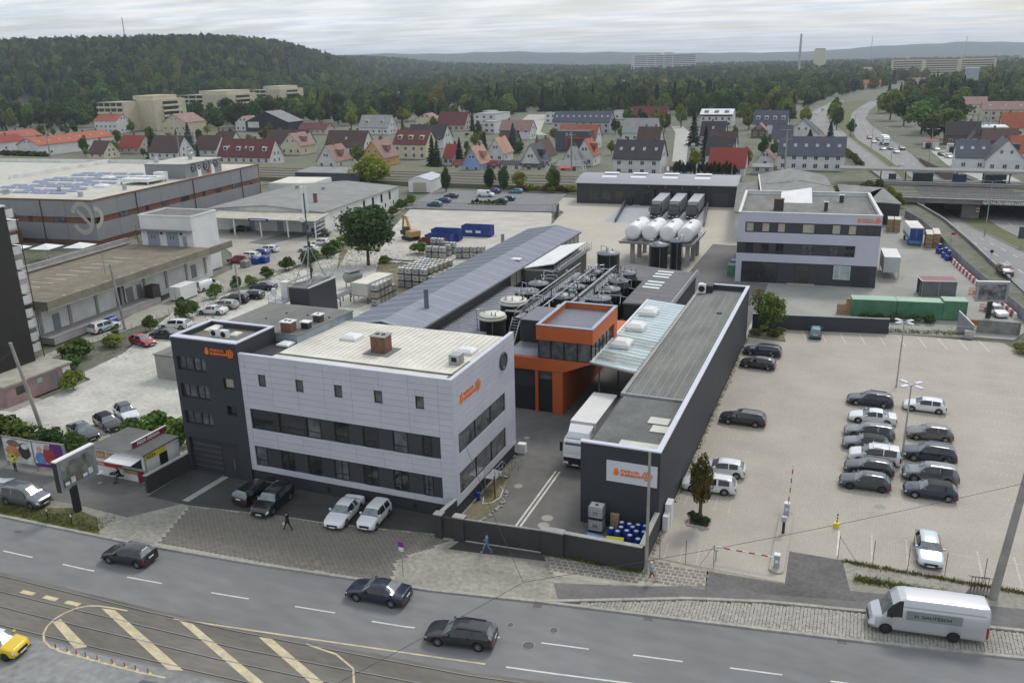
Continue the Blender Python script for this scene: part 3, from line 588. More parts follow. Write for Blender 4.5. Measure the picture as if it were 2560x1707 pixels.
def annex():
 t=thing('low_annex','long low annex with grey felt roof behind the stair tower','building')
 MB().box(-79.1,76,0,-73.5,99.4,3.1).build('wall',CONC,t);MB().box(-79.25,75.9,3.1,-73.35,99.5,3.25).build('roof',BITUMEN,t)
 for k in range(9):MB().box(-78.1,86+k*1.45,3.25,-77.4,86.9+k*1.45,3.31).build('walkway_slab',WHITE,t)
 for k in range(8):MB().cyl((-75.6+.3*(k%3),84+k*1.8,3.25),(-75.6+.3*(k%3),84+k*1.8,3.36),.1,n=8).build('roof_drain',BLACK,t)
 t=thing('plant_tower','dark windowless plant block carrying the phone mast','building')
 MB().box(-76.3,100.2,0,-72.8,107.2,5.85).build('wall',A_DARK2,t);MB().box(-76.35,100.15,5.85,-72.75,107.25,6.0).build('roof',BITUMEN,t)
 MB().box(-72.95,100.15,6.0,-72.75,107.25,6.1).box(-76.35,100.15,6.0,-76.15,107.25,6.1).build('edge_trim',WHITE,t)
 s=thing('steel_platform','galvanised platform with white equipment cabinets beside the plant block','platform')
 b=MB();b.box(-79.0,98.6,3.75,-76.4,102,3.85);b.build('deck',STEEL,s)
 for x in(-78.9,-76.6):
  for y in(98.7,101.9):MB().box(x-.05,y-.05,3.25 if y<99.4 else 0,x+.05,y+.05,3.75).build('leg',STEEL,s)
 r=MB()
 for z in(4.3,4.85):r.bar((-78.95,98.7,z),(-78.95,101.9,z),.04);r.bar((-78.95,98.7,z),(-76.5,98.7,z),.04)
 for x,y in((-78.95,98.7),(-78.95,100.3),(-78.95,101.9),(-77.7,98.7),(-76.5,98.7)):r.bar((x,y,3.85),(x,y,4.9),.04)
 r.build('railing',STEEL,s)
 MB().box(-78.3,101.0,3.85,-77.2,101.9,6.4).build('cabinet',WHITE,s);MB().box(-78.8,99.4,4.7,-78.3,99.9,5.7).build('cabinet',WHITE,s)
 m=thing('phone_mast','lattice-braced phone mast with white panel antennas on the plant block','mast',(-75.4,104.8,6.0))
 MB().cyl((0,0,0.1),(0,0,13.0),.16,.1,10).build('pole',mat('mast_steel',(.12,.12,.13),.5,.5),m)
 for dx,dy in((.9,1.7),(.9,-3.2),(-.85,-2.2)):MB().bar((dx*1.6,dy,.12),(0,0,5.2),.1).build('stay',STEEL,m)
 MB().bar((-1,-4.2,.25),(2.0,2,.25),.15).bar((-.9,2,.25),(2.2,-4,.25),.15).bar((-1.0,-4.4,.55),(-.9,2.2,.55),.12).bar((2.4,-4.4,.55),(2.4,2.2,.55),.12).build('base_frame',STEEL,m)
 for k in range(3):a=R(120*k+20);MB().cyl((.34*math.cos(a),.34*math.sin(a),10.2),(.34*math.cos(a),.34*math.sin(a),14.0),.17,n=10).build('antenna',WHITE,m)
 MB().cyl((-.25,-.3,9.2),(-.25,-.7,9.2),.42,.36,16).build('dish',WHITE,m);MB().bar((0,0,9.2),(-.25,-.4,9.2),.06).build('bracket',STEEL,m)
 for k in range(6):MB().box(.1,-.12,1.2+k*1.3,.26,.12,1.9+k*1.3).build('cable_box',FRAME,m)
annex()
# ------ production hall with the seamed roof
def hall():
 t=thing('production_hall','long hall with pale blue-grey seamed metal roof and pipe vent','building')
 xl,xr,xm,y0,y1,ze,zm=-60.3,-49.4,-54.2,89.0,157.0,5.0,6.05
 b=MB();b.box(xl+.5,y0+.7,0,xr-.35,y1-.4,ze-.25);b.tri((xl+.5,y0+.7,ze-.25),(xr-.35,y0+.7,ze-.25),(xm,y0+.7,zm-.25));b.build('wall',A_DARK2,t)
 MB().box(xr-.34,121,2.6,xr-.3,y1-.41,ze-.3).build('glazing',mat('translucent_band',(.33,.32,.28),.5,var=.2,scale=.5),t)
 for k in range(15):y=121+k*2.5;MB().box(xr-.31,y,2.6,xr-.24,y+.12,ze-.3).build('glazing_bar',FRAME,t)
 b=MB()
 for x0,z0,x1,z1 in((xl,ze,xm,zm),(xm,zm,xr,ze)):
  b.add([(x0,y0,z0),(x1,y0,z1),(x1,y1,z1),(x0,y1,z0),(x0,y0,z0-.16),(x1,y0,z1-.16),(x1,y1,z1-.16),(x0,y1,z0-.16)],((0,1,2,3),(4,5,1,0),(7,6,5,4),(6,7,3,2),(5,6,2,1),(0,3,7,4)))
 rf=b.build('roof',SEAM_ROOF,t)
 for k in range(250):
  y=y0+.25+k*(y1-y0-.5)/249;lap=k%12==0
  hgt=.035 if not lap else .05;w=.03 if not lap else .09
  MB().add([(xl,y,ze),(xl,y+w,ze),(xm,y+w,zm),(xm,y,zm),(xl,y,ze+hgt),(xl,y+w,ze+hgt),(xm,y+w,zm+hgt),(xm,y,zm+hgt)],((4,5,6,7),(0,3,7,4),(1,5,6,2),(0,4,5,1))).add([(xm,y,zm),(xm,y+w,zm),(xr,y+w,ze),(xr,y,ze),(xm,y,zm+hgt),(xm,y+w,zm+hgt),(xr,y+w,ze+hgt),(xr,y,ze+hgt)],((4,5,6,7),(0,3,7,4),(1,5,6,2),(2,6,7,3))).build('roof_seam',COPING if lap else SEAM_ROOF,rf)
 MB().box(xr-.02,y0,ze-.3,xr+.14,y1,ze-.12).build('gutter',mat('bronze_gutter',(.11,.105,.1),.5,.3),t);MB().box(xl-.12,y0,ze-.3,xl+.02,y1,ze-.12).build('gutter',MATS['bronze_gutter'],t)
 MB().cyl((-52.2,97.5,5.5),(-52.2,97.5,8.2),.32,n=16).build('vent_pipe',mat('grey_pipe',(.17,.18,.21),.5,.3),t)
 skylight(t,-51.6,128.5,5.55,1.6,1.3,.2)
 s=thing('ribbed_lean_to','low lean-to roof of white ribs along the production hall','roof')
 MB().box(-49.7,91,0,-43.5,119,3.2).build('wall',A_DARK2,s);MB().box(-49.7,90.6,3.2,-43.0,119.2,3.35).build('deck',mat('dark_sheet_roof',(.085,.09,.1),.5,.3,var=.3,scale=.4),s)
 for k in range(34):MB().box(-49.0,91+k*.84,3.35,-42.9,91.16+k*.84,3.47).build('roof_rib',mat('rib_white',(.62,.63,.68),.5),s)
hall()
def shed():
 t=thing('process_shed','brown-grey process shed with white mono-pitch roof beside the tanks','building')
 m=mat('brown_grey_cladding',(.095,.088,.08),.7,var=.1)
 b=MB();x0,x1,y0,y1=-49.0,-43.2,125.5,140.5
 b.box(x0,y0,0,x1,y1,4.6);b.build('wall',m,t);MB().box(x0+.02,y0-.06,4.6,x1+.06,y1,4.8).build('trim',mat('tan_trim',(.36,.31,.27),.7),t)
 b=MB();b.add([(x0,y0-.2,5.0),(x1-.9,y0+.3,5.9),(x1-.9,y1+3,5.9),(x0,y1+3,5.0),(x0,y0-.2,4.85),(x1-.9,y0+.3,5.75),(x1-.9,y1+3,5.75),(x0,y1+3,4.85)],((0,1,2,3),(4,5,1,0),(5,6,2,1),(6,7,3,2),(7,4,0,3),(7,6,5,4)));b.build('roof',WHITE,t)
 MB().box(x0+.05,y0+.5,4.8,x1-1.0,y1,5.0).build('clerestory',GLASS_L,t)
 c=thing('catwalk','galvanised catwalk with railings and pipe rack on the process shed','catwalk')
 MB().box(-43.9,125.6,4.81,-43.0,143,4.9).build('deck',STEEL,c);r=MB();p=MB()
 for x in(-43.85,-43.05):
  for z in(5.4,5.95):r.bar((x,125.6,z),(x,143,z),.05)
  for k in range(13):r.bar((x,125.6+k*1.45,4.9),(x,125.6+k*1.45,6.0),.05)
 r.build('railing',STEEL,c)
 for k in range(4):p.cyl((-43.7+k*.18,125.8,5.05+.12*(k%2)),(-43.7+k*.18,142.8,5.05+.12*(k%2)),.06,n=6)
 p.build('pipe_run',STAINLESS,c,kind='stuff')
 t=thing('felt_roof_hall','low hall with grey felt roof and two rows of white rooflights','building')
 MB().prism([(-29.3,113.5),(-22.7,114),(-22.9,133.6),(-34.3,136.8),(-34.3,128),(-29.6,127)],0,3.75).build('wall',A_DARK2,t)
 MB().prism([(-29.5,113.3),(-22.5,113.8),(-22.7,133.8),(-34.6,137.1),(-34.6,127.8),(-29.8,126.8)],3.75,4.0).build('roof',mat('striped_felt_roof',(.155,.155,.155),.9,var=.25,scale=.7,stretch=(.3,2.2,1),wear=.15),t)
 for k in range(6):y=122+k*1.75+(1.6 if k>2 else 0);MB().prism([(-28.9,y+.3),(-26.3,y),(-26.3,y+.75),(-28.9,y+1.05)],4.0,4.1).build('rooflight',mat('rooflight_sheet',(.78,.8,.8),.4,var=.03),t)
 for k in range(3):MB().bar((-22.4-.12*k,113.5,4.1+.2*k),(-22.5-.12*k,134,4.1+.2*k),.1).build('roof_pipe',STAINLESS,t)
shed()
# ------ orange gatehouse and glass canopy
def gatehouse():
 t=thing('orange_gatehouse','orange gatehouse with glazed upper box cantilevered over the yard','building')
 Y0,Y1=81.3,91.0
 MB().prism([(-34.2,Y0+.5),(-27.72,Y0+.5),(-27.72,97.3),(-34.2,97.3)],0,5.2).build('core',A_DARK2,t)
 b=MB();b.box(-27.70,Y0+.1,0,-27.62,97.5,4.95);b.build('side_wall',ORANGE,t)
 MB().box(-28.75,Y0,0,-27.6,Y0+1.0,4.88).build('pillar',ORANGE,t);MB().box(-30.75,Y0+.05,0,-30.45,Y0+.4,4.88).build('pillar',ORANGE,t)
 f=[(-34.2,4.88),(-27.6,4.93),(-24.4,6.28),(-24.4,6.32),(-34.2,6.32)]
 n=len(f);MB().add([(x,Y0-.02,z)for x,z in f]+[(x,97.5,z)for x,z in f],[tuple(range(n))]+[(i+n,(i+1)%n+n,(i+1)%n,i)for i in range(n)]).build('cantilever',ORANGE,t)
 MB().box(-34.2,Y0+.2,6.33,-30.6,85.8,6.4).build('terrace',mat('slate_roof_sheet',(.16,.17,.2),.5,.2,var=.08),t)
 MB().box(-33.9,Y0+.45,0,-30.8,Y0+.499,2.8).build('gate',FRAME,t);MB().box(-30.4,Y0+.45,0,-28.8,Y0+.499,3.8).build('gate',FRAME,t)
 MB().box(-30.4,Y0+.44,3.82,-28.8,Y0+.499,4.85).build('window',GLASS_L,t)
 MB().box(-30.35,Y0+.2,6.33,-24.5,Y1-.2,8.4).build('upper_core',A_DARK2,t)
 for k in range(4):
  u=-30.4+k*1.48;window(t,PS(Y0+.12),u+.02,u+1.46,6.35,8.38,.0,GLASS_L,fw=.05,name='glazing')
 for k in range(6):
  u=Y0+.3+k*1.42;window(t,PE(-24.46),u+.02,u+1.4,6.35,8.38,.0,GLASS,fw=.06,name='glazing')
 MB().box(-24.7,Y1-1.2,6.33,-24.28,Y1,8.4).build('side_pier',ORANGE,t)
 MB().box(-30.55,Y0,8.4,-24.25,Y1,9.35).build('fascia',ORANGE,t)
 MB().box(-30.3,Y0+.3,9.2,-24.5,Y1-.3,9.22).build('roof',MATS['slate_roof_sheet'],t)
 b=MB();x0,x1=-30.55,-24.25
 for a in((x0,Y0,x1,Y0+.28),(x0,Y1-.28,x1,Y1),(x0,Y0+.28,x0+.28,Y1-.28),(x1-.28,Y0+.28,x1,Y1-.28)):b.box(a[0],a[1],9.35,a[2],a[3],10.0)
 b.build('parapet',ORANGE,t)
 b=MB()
 for a in((x0,Y0,x1,Y0+.32),(x0,Y1-.32,x1,Y1),(x0,Y0+.32,x0+.32,Y1-.32),(x1-.32,Y0+.32,x1,Y1-.32)):b.box(a[0]-.03,a[1]-.03,10.0,a[2]+.03,a[3]+.03,10.08)
 b.build('coping',mat('blue_grey_coping',(.36,.41,.5),.45,.2),t)
 MB().box(-30.26,Y0+.29,9.36,-24.54,Y1-.29,9.4).build('roof',MATS['slate_roof_sheet'],t)
 d=thing('dark_plant_box','dark box with pale roof between the tanks and orange gatehouse','building');MB().box(-34.1,86.0,6.41,-30.6,91.5,8.9).build('wall',A_DARK,d);MB().box(-34.15,85.95,8.9,-30.55,91.55,9.0).build('roof',MATS['slate_roof_sheet'],d);MB().box(-34.1,91.6,0,-30.6,97.3,6.2).build('rear_wall',A_DARK,d)
 chimney(d,-31.5,92.6,6.2,1.0,1.0,2.7,mat('pinkish_brick',(.3,.2,.17),.9),CONC,0)
 c=thing('glass_canopy','pale glass canopy with three white domes between gatehouse and warehouse','canopy')
 for k in range(26):
  ya,yb=80.4+k*1.0,81.35+k*1.0;xr=-19.3;xl=-24.4
  MB().add([(xl,ya+.9,6.5),(xr,ya-.5,6.5),(xr,yb-.5,6.5),(xl,yb+.9,6.5),(xl,ya+.9,6.44),(xr,ya-.5,6.44),(xr,yb-.5,6.44),(xl,yb+.9,6.44)],((0,1,2,3),(4,5,1,0),(5,6,2,1),(6,7,3,2),(7,4,0,3),(7,6,5,4))).build('glass_sheet',[mat('pale_canopy_glass',(.46,.56,.57),.15,var=.12,scale=.5),mat('pale_canopy_glass',(0,0,0)),mat('clear_canopy_glass',(.3,.36,.34),.1,var=.3,scale=.6)][2 if k in(1,2,3,7,8,9)else 0],c)
  MB().bar((xl,ya+.87,6.53),(xr,ya-.53,6.53),.05).build('glazing_bar',WHITE,c)
 MB().bar((-24.45,81.3,6.5),(-24.45,107,6.5),.22).build('edge_beam',WHITE,c);MB().bar((-24.45,81.2,6.42),(-19.3,79.7,6.42),.14).build('edge_beam',STEEL,c)
 for x,y in((-22.8,87.5),(-22.8,94.1),(-22.8,100.6)):skylight(c,x,y,6.56,2.1,2.3,.75,name='dome')
 for y in(84,92,100,106.5):MB().cyl((-24.3,y,0),(-24.3,y,6.4),.1,n=8).build('post',STEEL,c)
gatehouse()
# ------ long warehouse by the car park
def warehouse():
 t=thing('long_warehouse','long dark warehouse with felt roof and white logo board','building')
 x0,x1,y0,y1,zt=-19.0,-12.45,60.5,114.6,7.4
 MB().box(x0,y0,0,x1,y1,6.4).build('wall',A_DARK,t)
 MB().box(x0+.3,73.4,6.4,x1-.3,y1-.3,6.62).build('roof',BITUMEN,t)
 for k in range(7):MB().box(-18.2+k*.8,73.6,6.62,-18.16+k*.8,y1-3.2,6.635).build('felt_seam',mat('felt_seam',(.34,.34,.32),.9),t)
 b=MB();n=46
 for k in range(n):
  ya,yb=y0+.35+k*12.9/n,y0+.35+(k+1)*12.9/n;m_=(ya+yb)/2
  b.quad((x0+.25,ya,6.45),(x1-.35,ya,6.45),(x1-.35,m_,6.54),(x0+.25,m_,6.54));b.quad((x0+.25,m_,6.54),(x1-.35,m_,6.54),(x1-.35,yb,6.45),(x0+.25,yb,6.45))
 b.build('corrugated_roof',BITUMEN2,t)
 MB().box(x0+.2,73.25,6.45,x1-.3,73.4,6.75).build('flashing',STEEL,t)
 for a in((-15.2,67.6,-13.4,69.0),(-14.6,65.9,-13.0,67.3),(-16.4,62.0,-13.2,63.5)):MB().box(a[0],a[1],6.55,a[2],a[3],6.6).build('rooflight',mat('grp_rooflight',(.55,.54,.48),.6,var=.1),t)
 b=MB();b.box(x0,y0,6.4,x1,y0+.3,7.3);b.box(x1-.3,y0+.3,6.4,x1,y1,7.3);b.box(x0,y1-.3,6.4,x1-.3,y1,7.3);b.build('parapet',A_DARK,t)
 b=MB();b.box(x0-.05,y0-.05,7.3,x1+.05,y0+.4,7.42);b.box(x1-.4,y0+.4,7.3,x1+.05,y1-.4,7.42);b.box(x0-.05,y1-.4,7.3,x1+.05,y1+.05,7.42);b.build('coping',COPING,t)
 MB().box(x0-.12,73.4,6.35,x0+.25,y1,6.7).build('eaves_gutter',CONC,t)
 s=MB().box(-16.8,y0-.06,4.25,-12.65,y0-.001,6.08).build('sign_board',mat('sign_board_white',(.62,.63,.66),.5,var=.03),t)
 logo(s,PS(y0-.06),-16.2,4.85,.74)
 MB().box(-14.9,102.8,6.63,-14.3,103.2,6.75).build('roof_tile',FRAME,t)
 b=MB();b.box(-18.4,112.4,6.63,-17.0,113.9,7.6);b.build('roof_plant',FRAME,t);aircon(t,-18.3,111.9,6.63,1.0,.6,1.2)
warehouse()
# ------ tanks and pipework
random.seed(11)
LID_GREY=mat('grey_tank_lid',(.25,.255,.27),.45,.2,var=.15,scale=1.2);LID_CREAM=mat('cream_tank_lid',(.68,.66,.56),.5,var=.06)
def tank(x,y,r,h,label,lid=LID_GREY,shoulder=False,shell=BLACK_T,grp='black process tanks',railing=True):
 t=thing('process_tank',label,'tank',(x,y,0),group=grp)
 if shoulder:prof=[(r*1.0,0),(r*1.0,h*.78),(r*1.12,h*.80),(r*1.12,h*.83),(r*.93,h*.9),(r*.93,h*.985)]
 else:prof=[(r,0),(r,h*.94),(r*1.02,h*.945),(r*1.02,h*.985)]
 MB().lathe((0,0,0),prof,32).build('shell',shell,t)
 rl=prof[-1][0]
 if lid is LID_CREAM:MB().lathe((0,0,0),[(rl*1.02,h*.9),(rl*1.06,h*.91),(rl*1.06,h*.95),(rl*.99,h*.97),(rl*.98,h*1.0),(.15,h*1.035)],32).build('lid',lid,t)
 else:MB().lathe((0,0,0),[(rl*1.03,h*.965),(rl*1.03,h*.99),(.12,h*1.06)],32).build('lid',lid,t)
 b=MB()
 for k in range(random.randint(3,5)):
  a=random.uniform(0,6.28);q=rl*random.uniform(.35,.8);px,py=q*math.cos(a),q*math.sin(a);z=h*(1.06-.07*q/rl)
  b.cyl((px,py,z-.1),(px,py,z+random.uniform(.25,.6)),.07,n=8);b.cyl((px,py,z+.1),(px,py,z+.16),.13,n=8)
 b.build('nozzle',STAINLESS,t)
 b=MB();a0=random.uniform(0,6.28)
 b.tube([(rl*.6*math.cos(a0),rl*.6*math.sin(a0),h*1.03),(rl*.6*math.cos(a0),rl*.6*math.sin(a0),h+.75),(rl*1.15*math.cos(a0+.3),rl*1.15*math.sin(a0+.3),h+.75),(rl*1.15*math.cos(a0+.3),rl*1.15*math.sin(a0+.3),.3)],.06,8);b.build('downpipe',STAINLESS,t)
 if shoulder:MB().cyl((r,-.2,h*.81),(r+1.0,-.25,h*.79),.05,n=8).build('spout',STEEL,t)
 for k in range(3):a=.9+2.1*k;MB().cyl((r*1.03*math.cos(a),r*1.03*math.sin(a),.1),(r*1.03*math.cos(a),r*1.03*math.sin(a),h*.93),.035,n=6).build('rod',STEEL,t)
 return t
tank(-42.8,97.8,1.72,5.5,'nearest black tank with a thick cream lid by the office roof',LID_CREAM,grp='cream lidded tanks')
tank(-42.8,105.3,1.85,5.5,'second black tank with cream lid, behind the nearest one',LID_CREAM,grp='cream lidded tanks')
tank(-42.8,110.4,1.7,5.5,'grey lidded tank next behind the two cream-lidded ones');tank(-42.8,115.2,1.45,5.5,'small grey lidded tank beside the process shed corner')
for k,(y,r,nm)in enumerate(((109.6,1.72,'first'),(114.9,1.6,'second'),(119.8,1.8,'third'),(124.9,1.4,'fourth'))):
 tank(-37.2,y,r,5.5,f'grey lidded tank, {nm} of the middle row counted from the orange gatehouse')
 tank(-31.9,y+.3,(1.72,1.62,1.5,1.4)[k],5.5,f'shouldered black tank, {nm} beside the glass canopy counted from the gatehouse',shoulder=True)
tank(-38.6,138.2,1.9,5.5,'lone black tank standing behind the tank group on beige concrete')
tank(-30.5,140.2,1.55,7.0,'taller black tank with pipes in front of the white horizontal tanks',shell=BLACK_T);tank(-28.0,142.6,1.0,7.3,'slim black tank tucked behind the tallest black tank')
w=thing('tank_walkway','galvanised walkways with railings threading between the tank rows','walkway')
for i,(x,y0,y1)in enumerate(((-40.1,100,126),(-34.5,106,127))):
 MB().box(x-.45,y0,4.55,x+.45,y1,4.65).build('deck',STEEL,w);r=MB()
 for s in(-.45,.45):
  for z in(5.1,5.6):r.bar((x+s,y0,z),(x+s,y1,z),.045)
  for k in range(int((y1-y0)/1.6)+1):r.bar((x+s,y0+k*1.6,4.65),(x+s,y0+k*1.6,5.65),.045)
 r.build('railing',STEEL,w)
 for k in range(5):MB().box(x-.06,y0+1+k*5,0,x+.06,y0+1.12+k*5,4.55).build('post',STEEL,w)
MB().box(-43,102.4,4.55,-36,103.2,4.65).build('deck',STEEL,w)
st=MB()
for k in range(14):st.box(-40.9,96.2+k*.3,.3+k*.3,-39.9,96.5+k*.3,.36+k*.3)
st.bar((-40.95,96.2,.2),(-40.95,100.4,4.5),.12,.2);st.bar((-39.85,96.2,.2),(-39.85,100.4,4.5),.12,.2);st.build('stair',STEEL,w)
pr=thing('pipe_rack','tangle of stainless pipes running over the tank tops','pipework');random.seed(5)
b=MB()
for k in range(9):x=-40.4+(k%3)*.22+(k//3)*2.9;z=5.75+.14*(k%3);b.tube([(x,101+k*.3,z),(x,127,z)],.055,6)
for k in range(22):
 x,y=random.choice((-42.2,-38.4,-36.4,-33.2,-31.3)),random.uniform(104,126);z=random.uniform(5.7,6.4);x2=x+random.choice((-1.6,1.6,2.4))
 b.tube([(x,y,5.4),(x,y,z),(x2,y+random.uniform(-.5,.5),z),(x2,y,4.8)],random.choice((.05,.07)),6)
b.build('pipe',STAINLESS,pr,kind='stuff')
b=MB()
for k in range(26):
 x,y=random.choice((-42,-39.6,-37,-35,-32))+random.uniform(-.6,.6),random.uniform(103,126);z=random.uniform(5.7,6.3);b.cyl((x,y,z),(x,y+.25,z),random.uniform(.12,.26),n=10)
b.build('valve_body',STAINLESS,pr,kind='stuff')
b=MB()
for k in range(16):
 x,y=random.choice((-41,-38.5,-36,-33.5))+random.uniform(-.5,.5),random.uniform(102,126);b.box(x,y,5.5,x+.12,y+.12,5.5+random.uniform(.5,1.2))
b.build('pipe_support',mat('black_pipe',(.03,.03,.03),.5),pr,kind='stuff')
pl=thing('tank_platform','concrete table on columns carrying the four white horizontal tanks','platform')
MB().box(-40.6,152.6,4.05,-27.0,165.5,4.4).build('deck',mat('grey_platform',(.27,.27,.27),.8,var=.15),pl)
MB().box(-40.75,152.4,4.4,-26.9,152.6,4.55).build('edge_beam',STEEL,pl);MB().bar((-26.95,152.4,4.6),(-26.95,166,4.6),.25).build('edge_beam',STEEL,pl)
for x in(-38.5,-33.6,-28.2):
 for y in(154.5,160,164.5):MB().box(x-.35,y-.35,0,x+.35,y+.35,4.05).build('column',CONC,pl)
r=MB()
for z in(5.4,6.0):r.bar((-40.5,165.6,z),(-27.2,165.6,z),.06)
for k in range(9):r.bar((-40.5+k*1.66,165.6,4.4),(-40.5+k*1.66,165.6,6.05),.07)
r.build('railing',mat('pale_railing',(.5,.5,.42),.6),pl)
for k,x in enumerate((-38.3,-35.1,-31.8,-28.5)):
 t=thing('horizontal_tank',f'white horizontal tank, {("leftmost", "second from left", "third from left", "rightmost")[k]} of the four on the platform','tank',(x,153.2,4.4),group='white horizontal tanks')
 prof=[(0.02,-.12),(.7,-.1),(1.25,-.03),(1.42,.15),(1.42,8.6),(1.2,8.85),(.05,9.0)]
 b=MB();n=28;vs=[]
 for rr,yy in prof:
  for i in range(n):a=2*math.pi*i/n;vs.append((rr*math.cos(a),yy,1.75+rr*math.sin(a)))
 b.add(vs,[(j*n+(i+1)%n,j*n+i,(j+1)*n+i,(j+1)*n+(i+1)%n)for j in range(len(prof)-1)for i in range(n)],True);b.build('shell',mat('white_gloss_tank',(.78,.78,.78),.3,var=.04),t)
 for y in(1.5,7.0):MB().box(-1.1,y-.2,0,1.1,y+.2,.75).build('saddle',STEEL,t)
 MB().cyl((0,4.5,3.1),(0,4.5,3.4),.3,n=14).build('manhole',STEEL,t)
 # ------ rear loading hall, docks and trucks
def rear_hall():
 t=thing('loading_hall','dark loading hall with four numbered docks and curved grey roof','building',(-70.4,219.9,0),R(3.5))
 L,D,ze=41.6,17.5,5.5;m=mat('dark_hall_cladding',(.03,.03,.035),.6,var=.08)
 wins=[(3.3+k*3.55,5.7+k*3.55,1.0,3.4)for k in range(3)]+[(13.7,15.0,1.0,3.2)]
 b=MB();holed(b,PS(0),0,L,0,ze,wins,.15);P=PE(L);b.quad(P(0,0),P(D,0),P(D,ze),P(0,ze));P=PW(0);b.quad(P(D,0),P(0,0),P(0,ze),P(D,ze));b.build('wall',m,t)
 for w in wins:window(t,PS(0),*w,.12,mat('brown_tinted_glass',(.06,.055,.045),.15,var=.2),(.5,),rails=(.4,))
 b=MB();n=10;pr=[(D*k/n,ze+.1+1.35*math.sin(math.pi*min(1,(k+.5)/n*.96)))for k in range(n+1)];pr[0]=(-.4,ze+.05)
 for(ya,za),(yb,zb)in zip(pr,pr[1:]):b.quad((-.3,ya,za),(L+.3,ya,za),(L+.3,yb,zb),(-.3,yb,zb))
 b.poly([(L+.3,y,z)for y,z in pr]+[(L+.3,D,ze),(L+.3,-.4,ze)]);b.poly([(-.3,y,z)for y,z in pr[::-1]]+[(-.3,-.4,ze),(-.3,D,ze)])
 rf=b.build('roof',mat('ribbed_grey_roof',(.29,.29,.32),.5,.2,var=.05),t)
 for k in range(52):x=.2+k*.8;MB().box(x,-.38,ze+.1,x+.05,.2,ze+.16).build('roof_rib',STEEL,rf)
 MB().box(-.32,-.5,ze-.12,L+.32,-.38,ze+.06).build('gutter',COPING,t);MB().box(-.31,-.46,ze-.3,L+.31,-.3,ze-.14).build('fascia',FRAME,t)
 for x in(6.0,13.8,22.2,30.6):
  for y0 in(3.3,7.0):
   k0=[p for p in pr if p[0]<=y0][-1];MB().cbox((x+1.9,y0+.8,k0[1]+.42-(.1 if y0>5 else 0)),(4.0,1.5,.08),rx=math.atan2(.45,1.75)if y0<5 else .1).build('rooflight',MATS['rooflight_sheet'],t)
 for k,x in enumerate((19.2,23.55,27.9,32.1)):
  d=MB().box(x-1.75,-1.3,0,x+1.75,-.001,4.0).build('dock_house',m,t);MB().box(x-1.8,-1.35,4.0,x+1.8,-.001,4.2).build('dock_roof',FRAME,d)
  MB().box(x-1.1,-1.36,.5,x+1.1,-1.301,3.2).build('dock_opening',BLACK,d);MB().box(x-1.15,-1.55,.25,x+1.15,-1.301,.5).build('dock_bumper',FRAME,d)
  text('dock_number',str(k+1),1.0,ORANGE_L,t,(x-.2,-.06,4.55),(math.pi/2,0,0),.03,bold=.02)
 MB().box(35.8,-.1,0,39.6,-.001,3.4).build('roller_door',A_DARK2,t)
 for x in(14.2,14.6):MB().box(x,-1.4,0,x+1.0,-.001,1.6).build('bin_store',FRAME,t)if x<14.5 else None
 for x0,x1,nm in((-52.9,-57.0,'left'),(-32.2,-35.6,'right')):
  wl=thing('ramp_wall',f'dark sloping ramp wall on the {nm} side of the truck dock','wall')
  MB().add([(x0,194.6,0),(x0+.3,194.6,0),(x1+.3,219.6,0),(x1,219.6,0),(x0,194.6,.9),(x0+.3,194.6,.9),(x1+.3,219.6,1.7),(x1,219.6,1.7)],((4,5,6,7),(0,1,5,4),(1,2,6,5),(2,3,7,6),(3,0,4,7))).build('wall_panel',A_DARK2,wl)
rear_hall()
def wheel_parts(parent,x,y,r,w,side,rim=STEEL):
 b=MB();b.cyl((x,y-side*w*.5,r),(x,y+side*w*.5,r),r,n=18);o=b.build('wheel',BLACK,parent)
 MB().cyl((x,y+side*w*.5,r),(x,y+side*(w*.5+.02),r),r*.62,n=14).build('rim',rim,o)
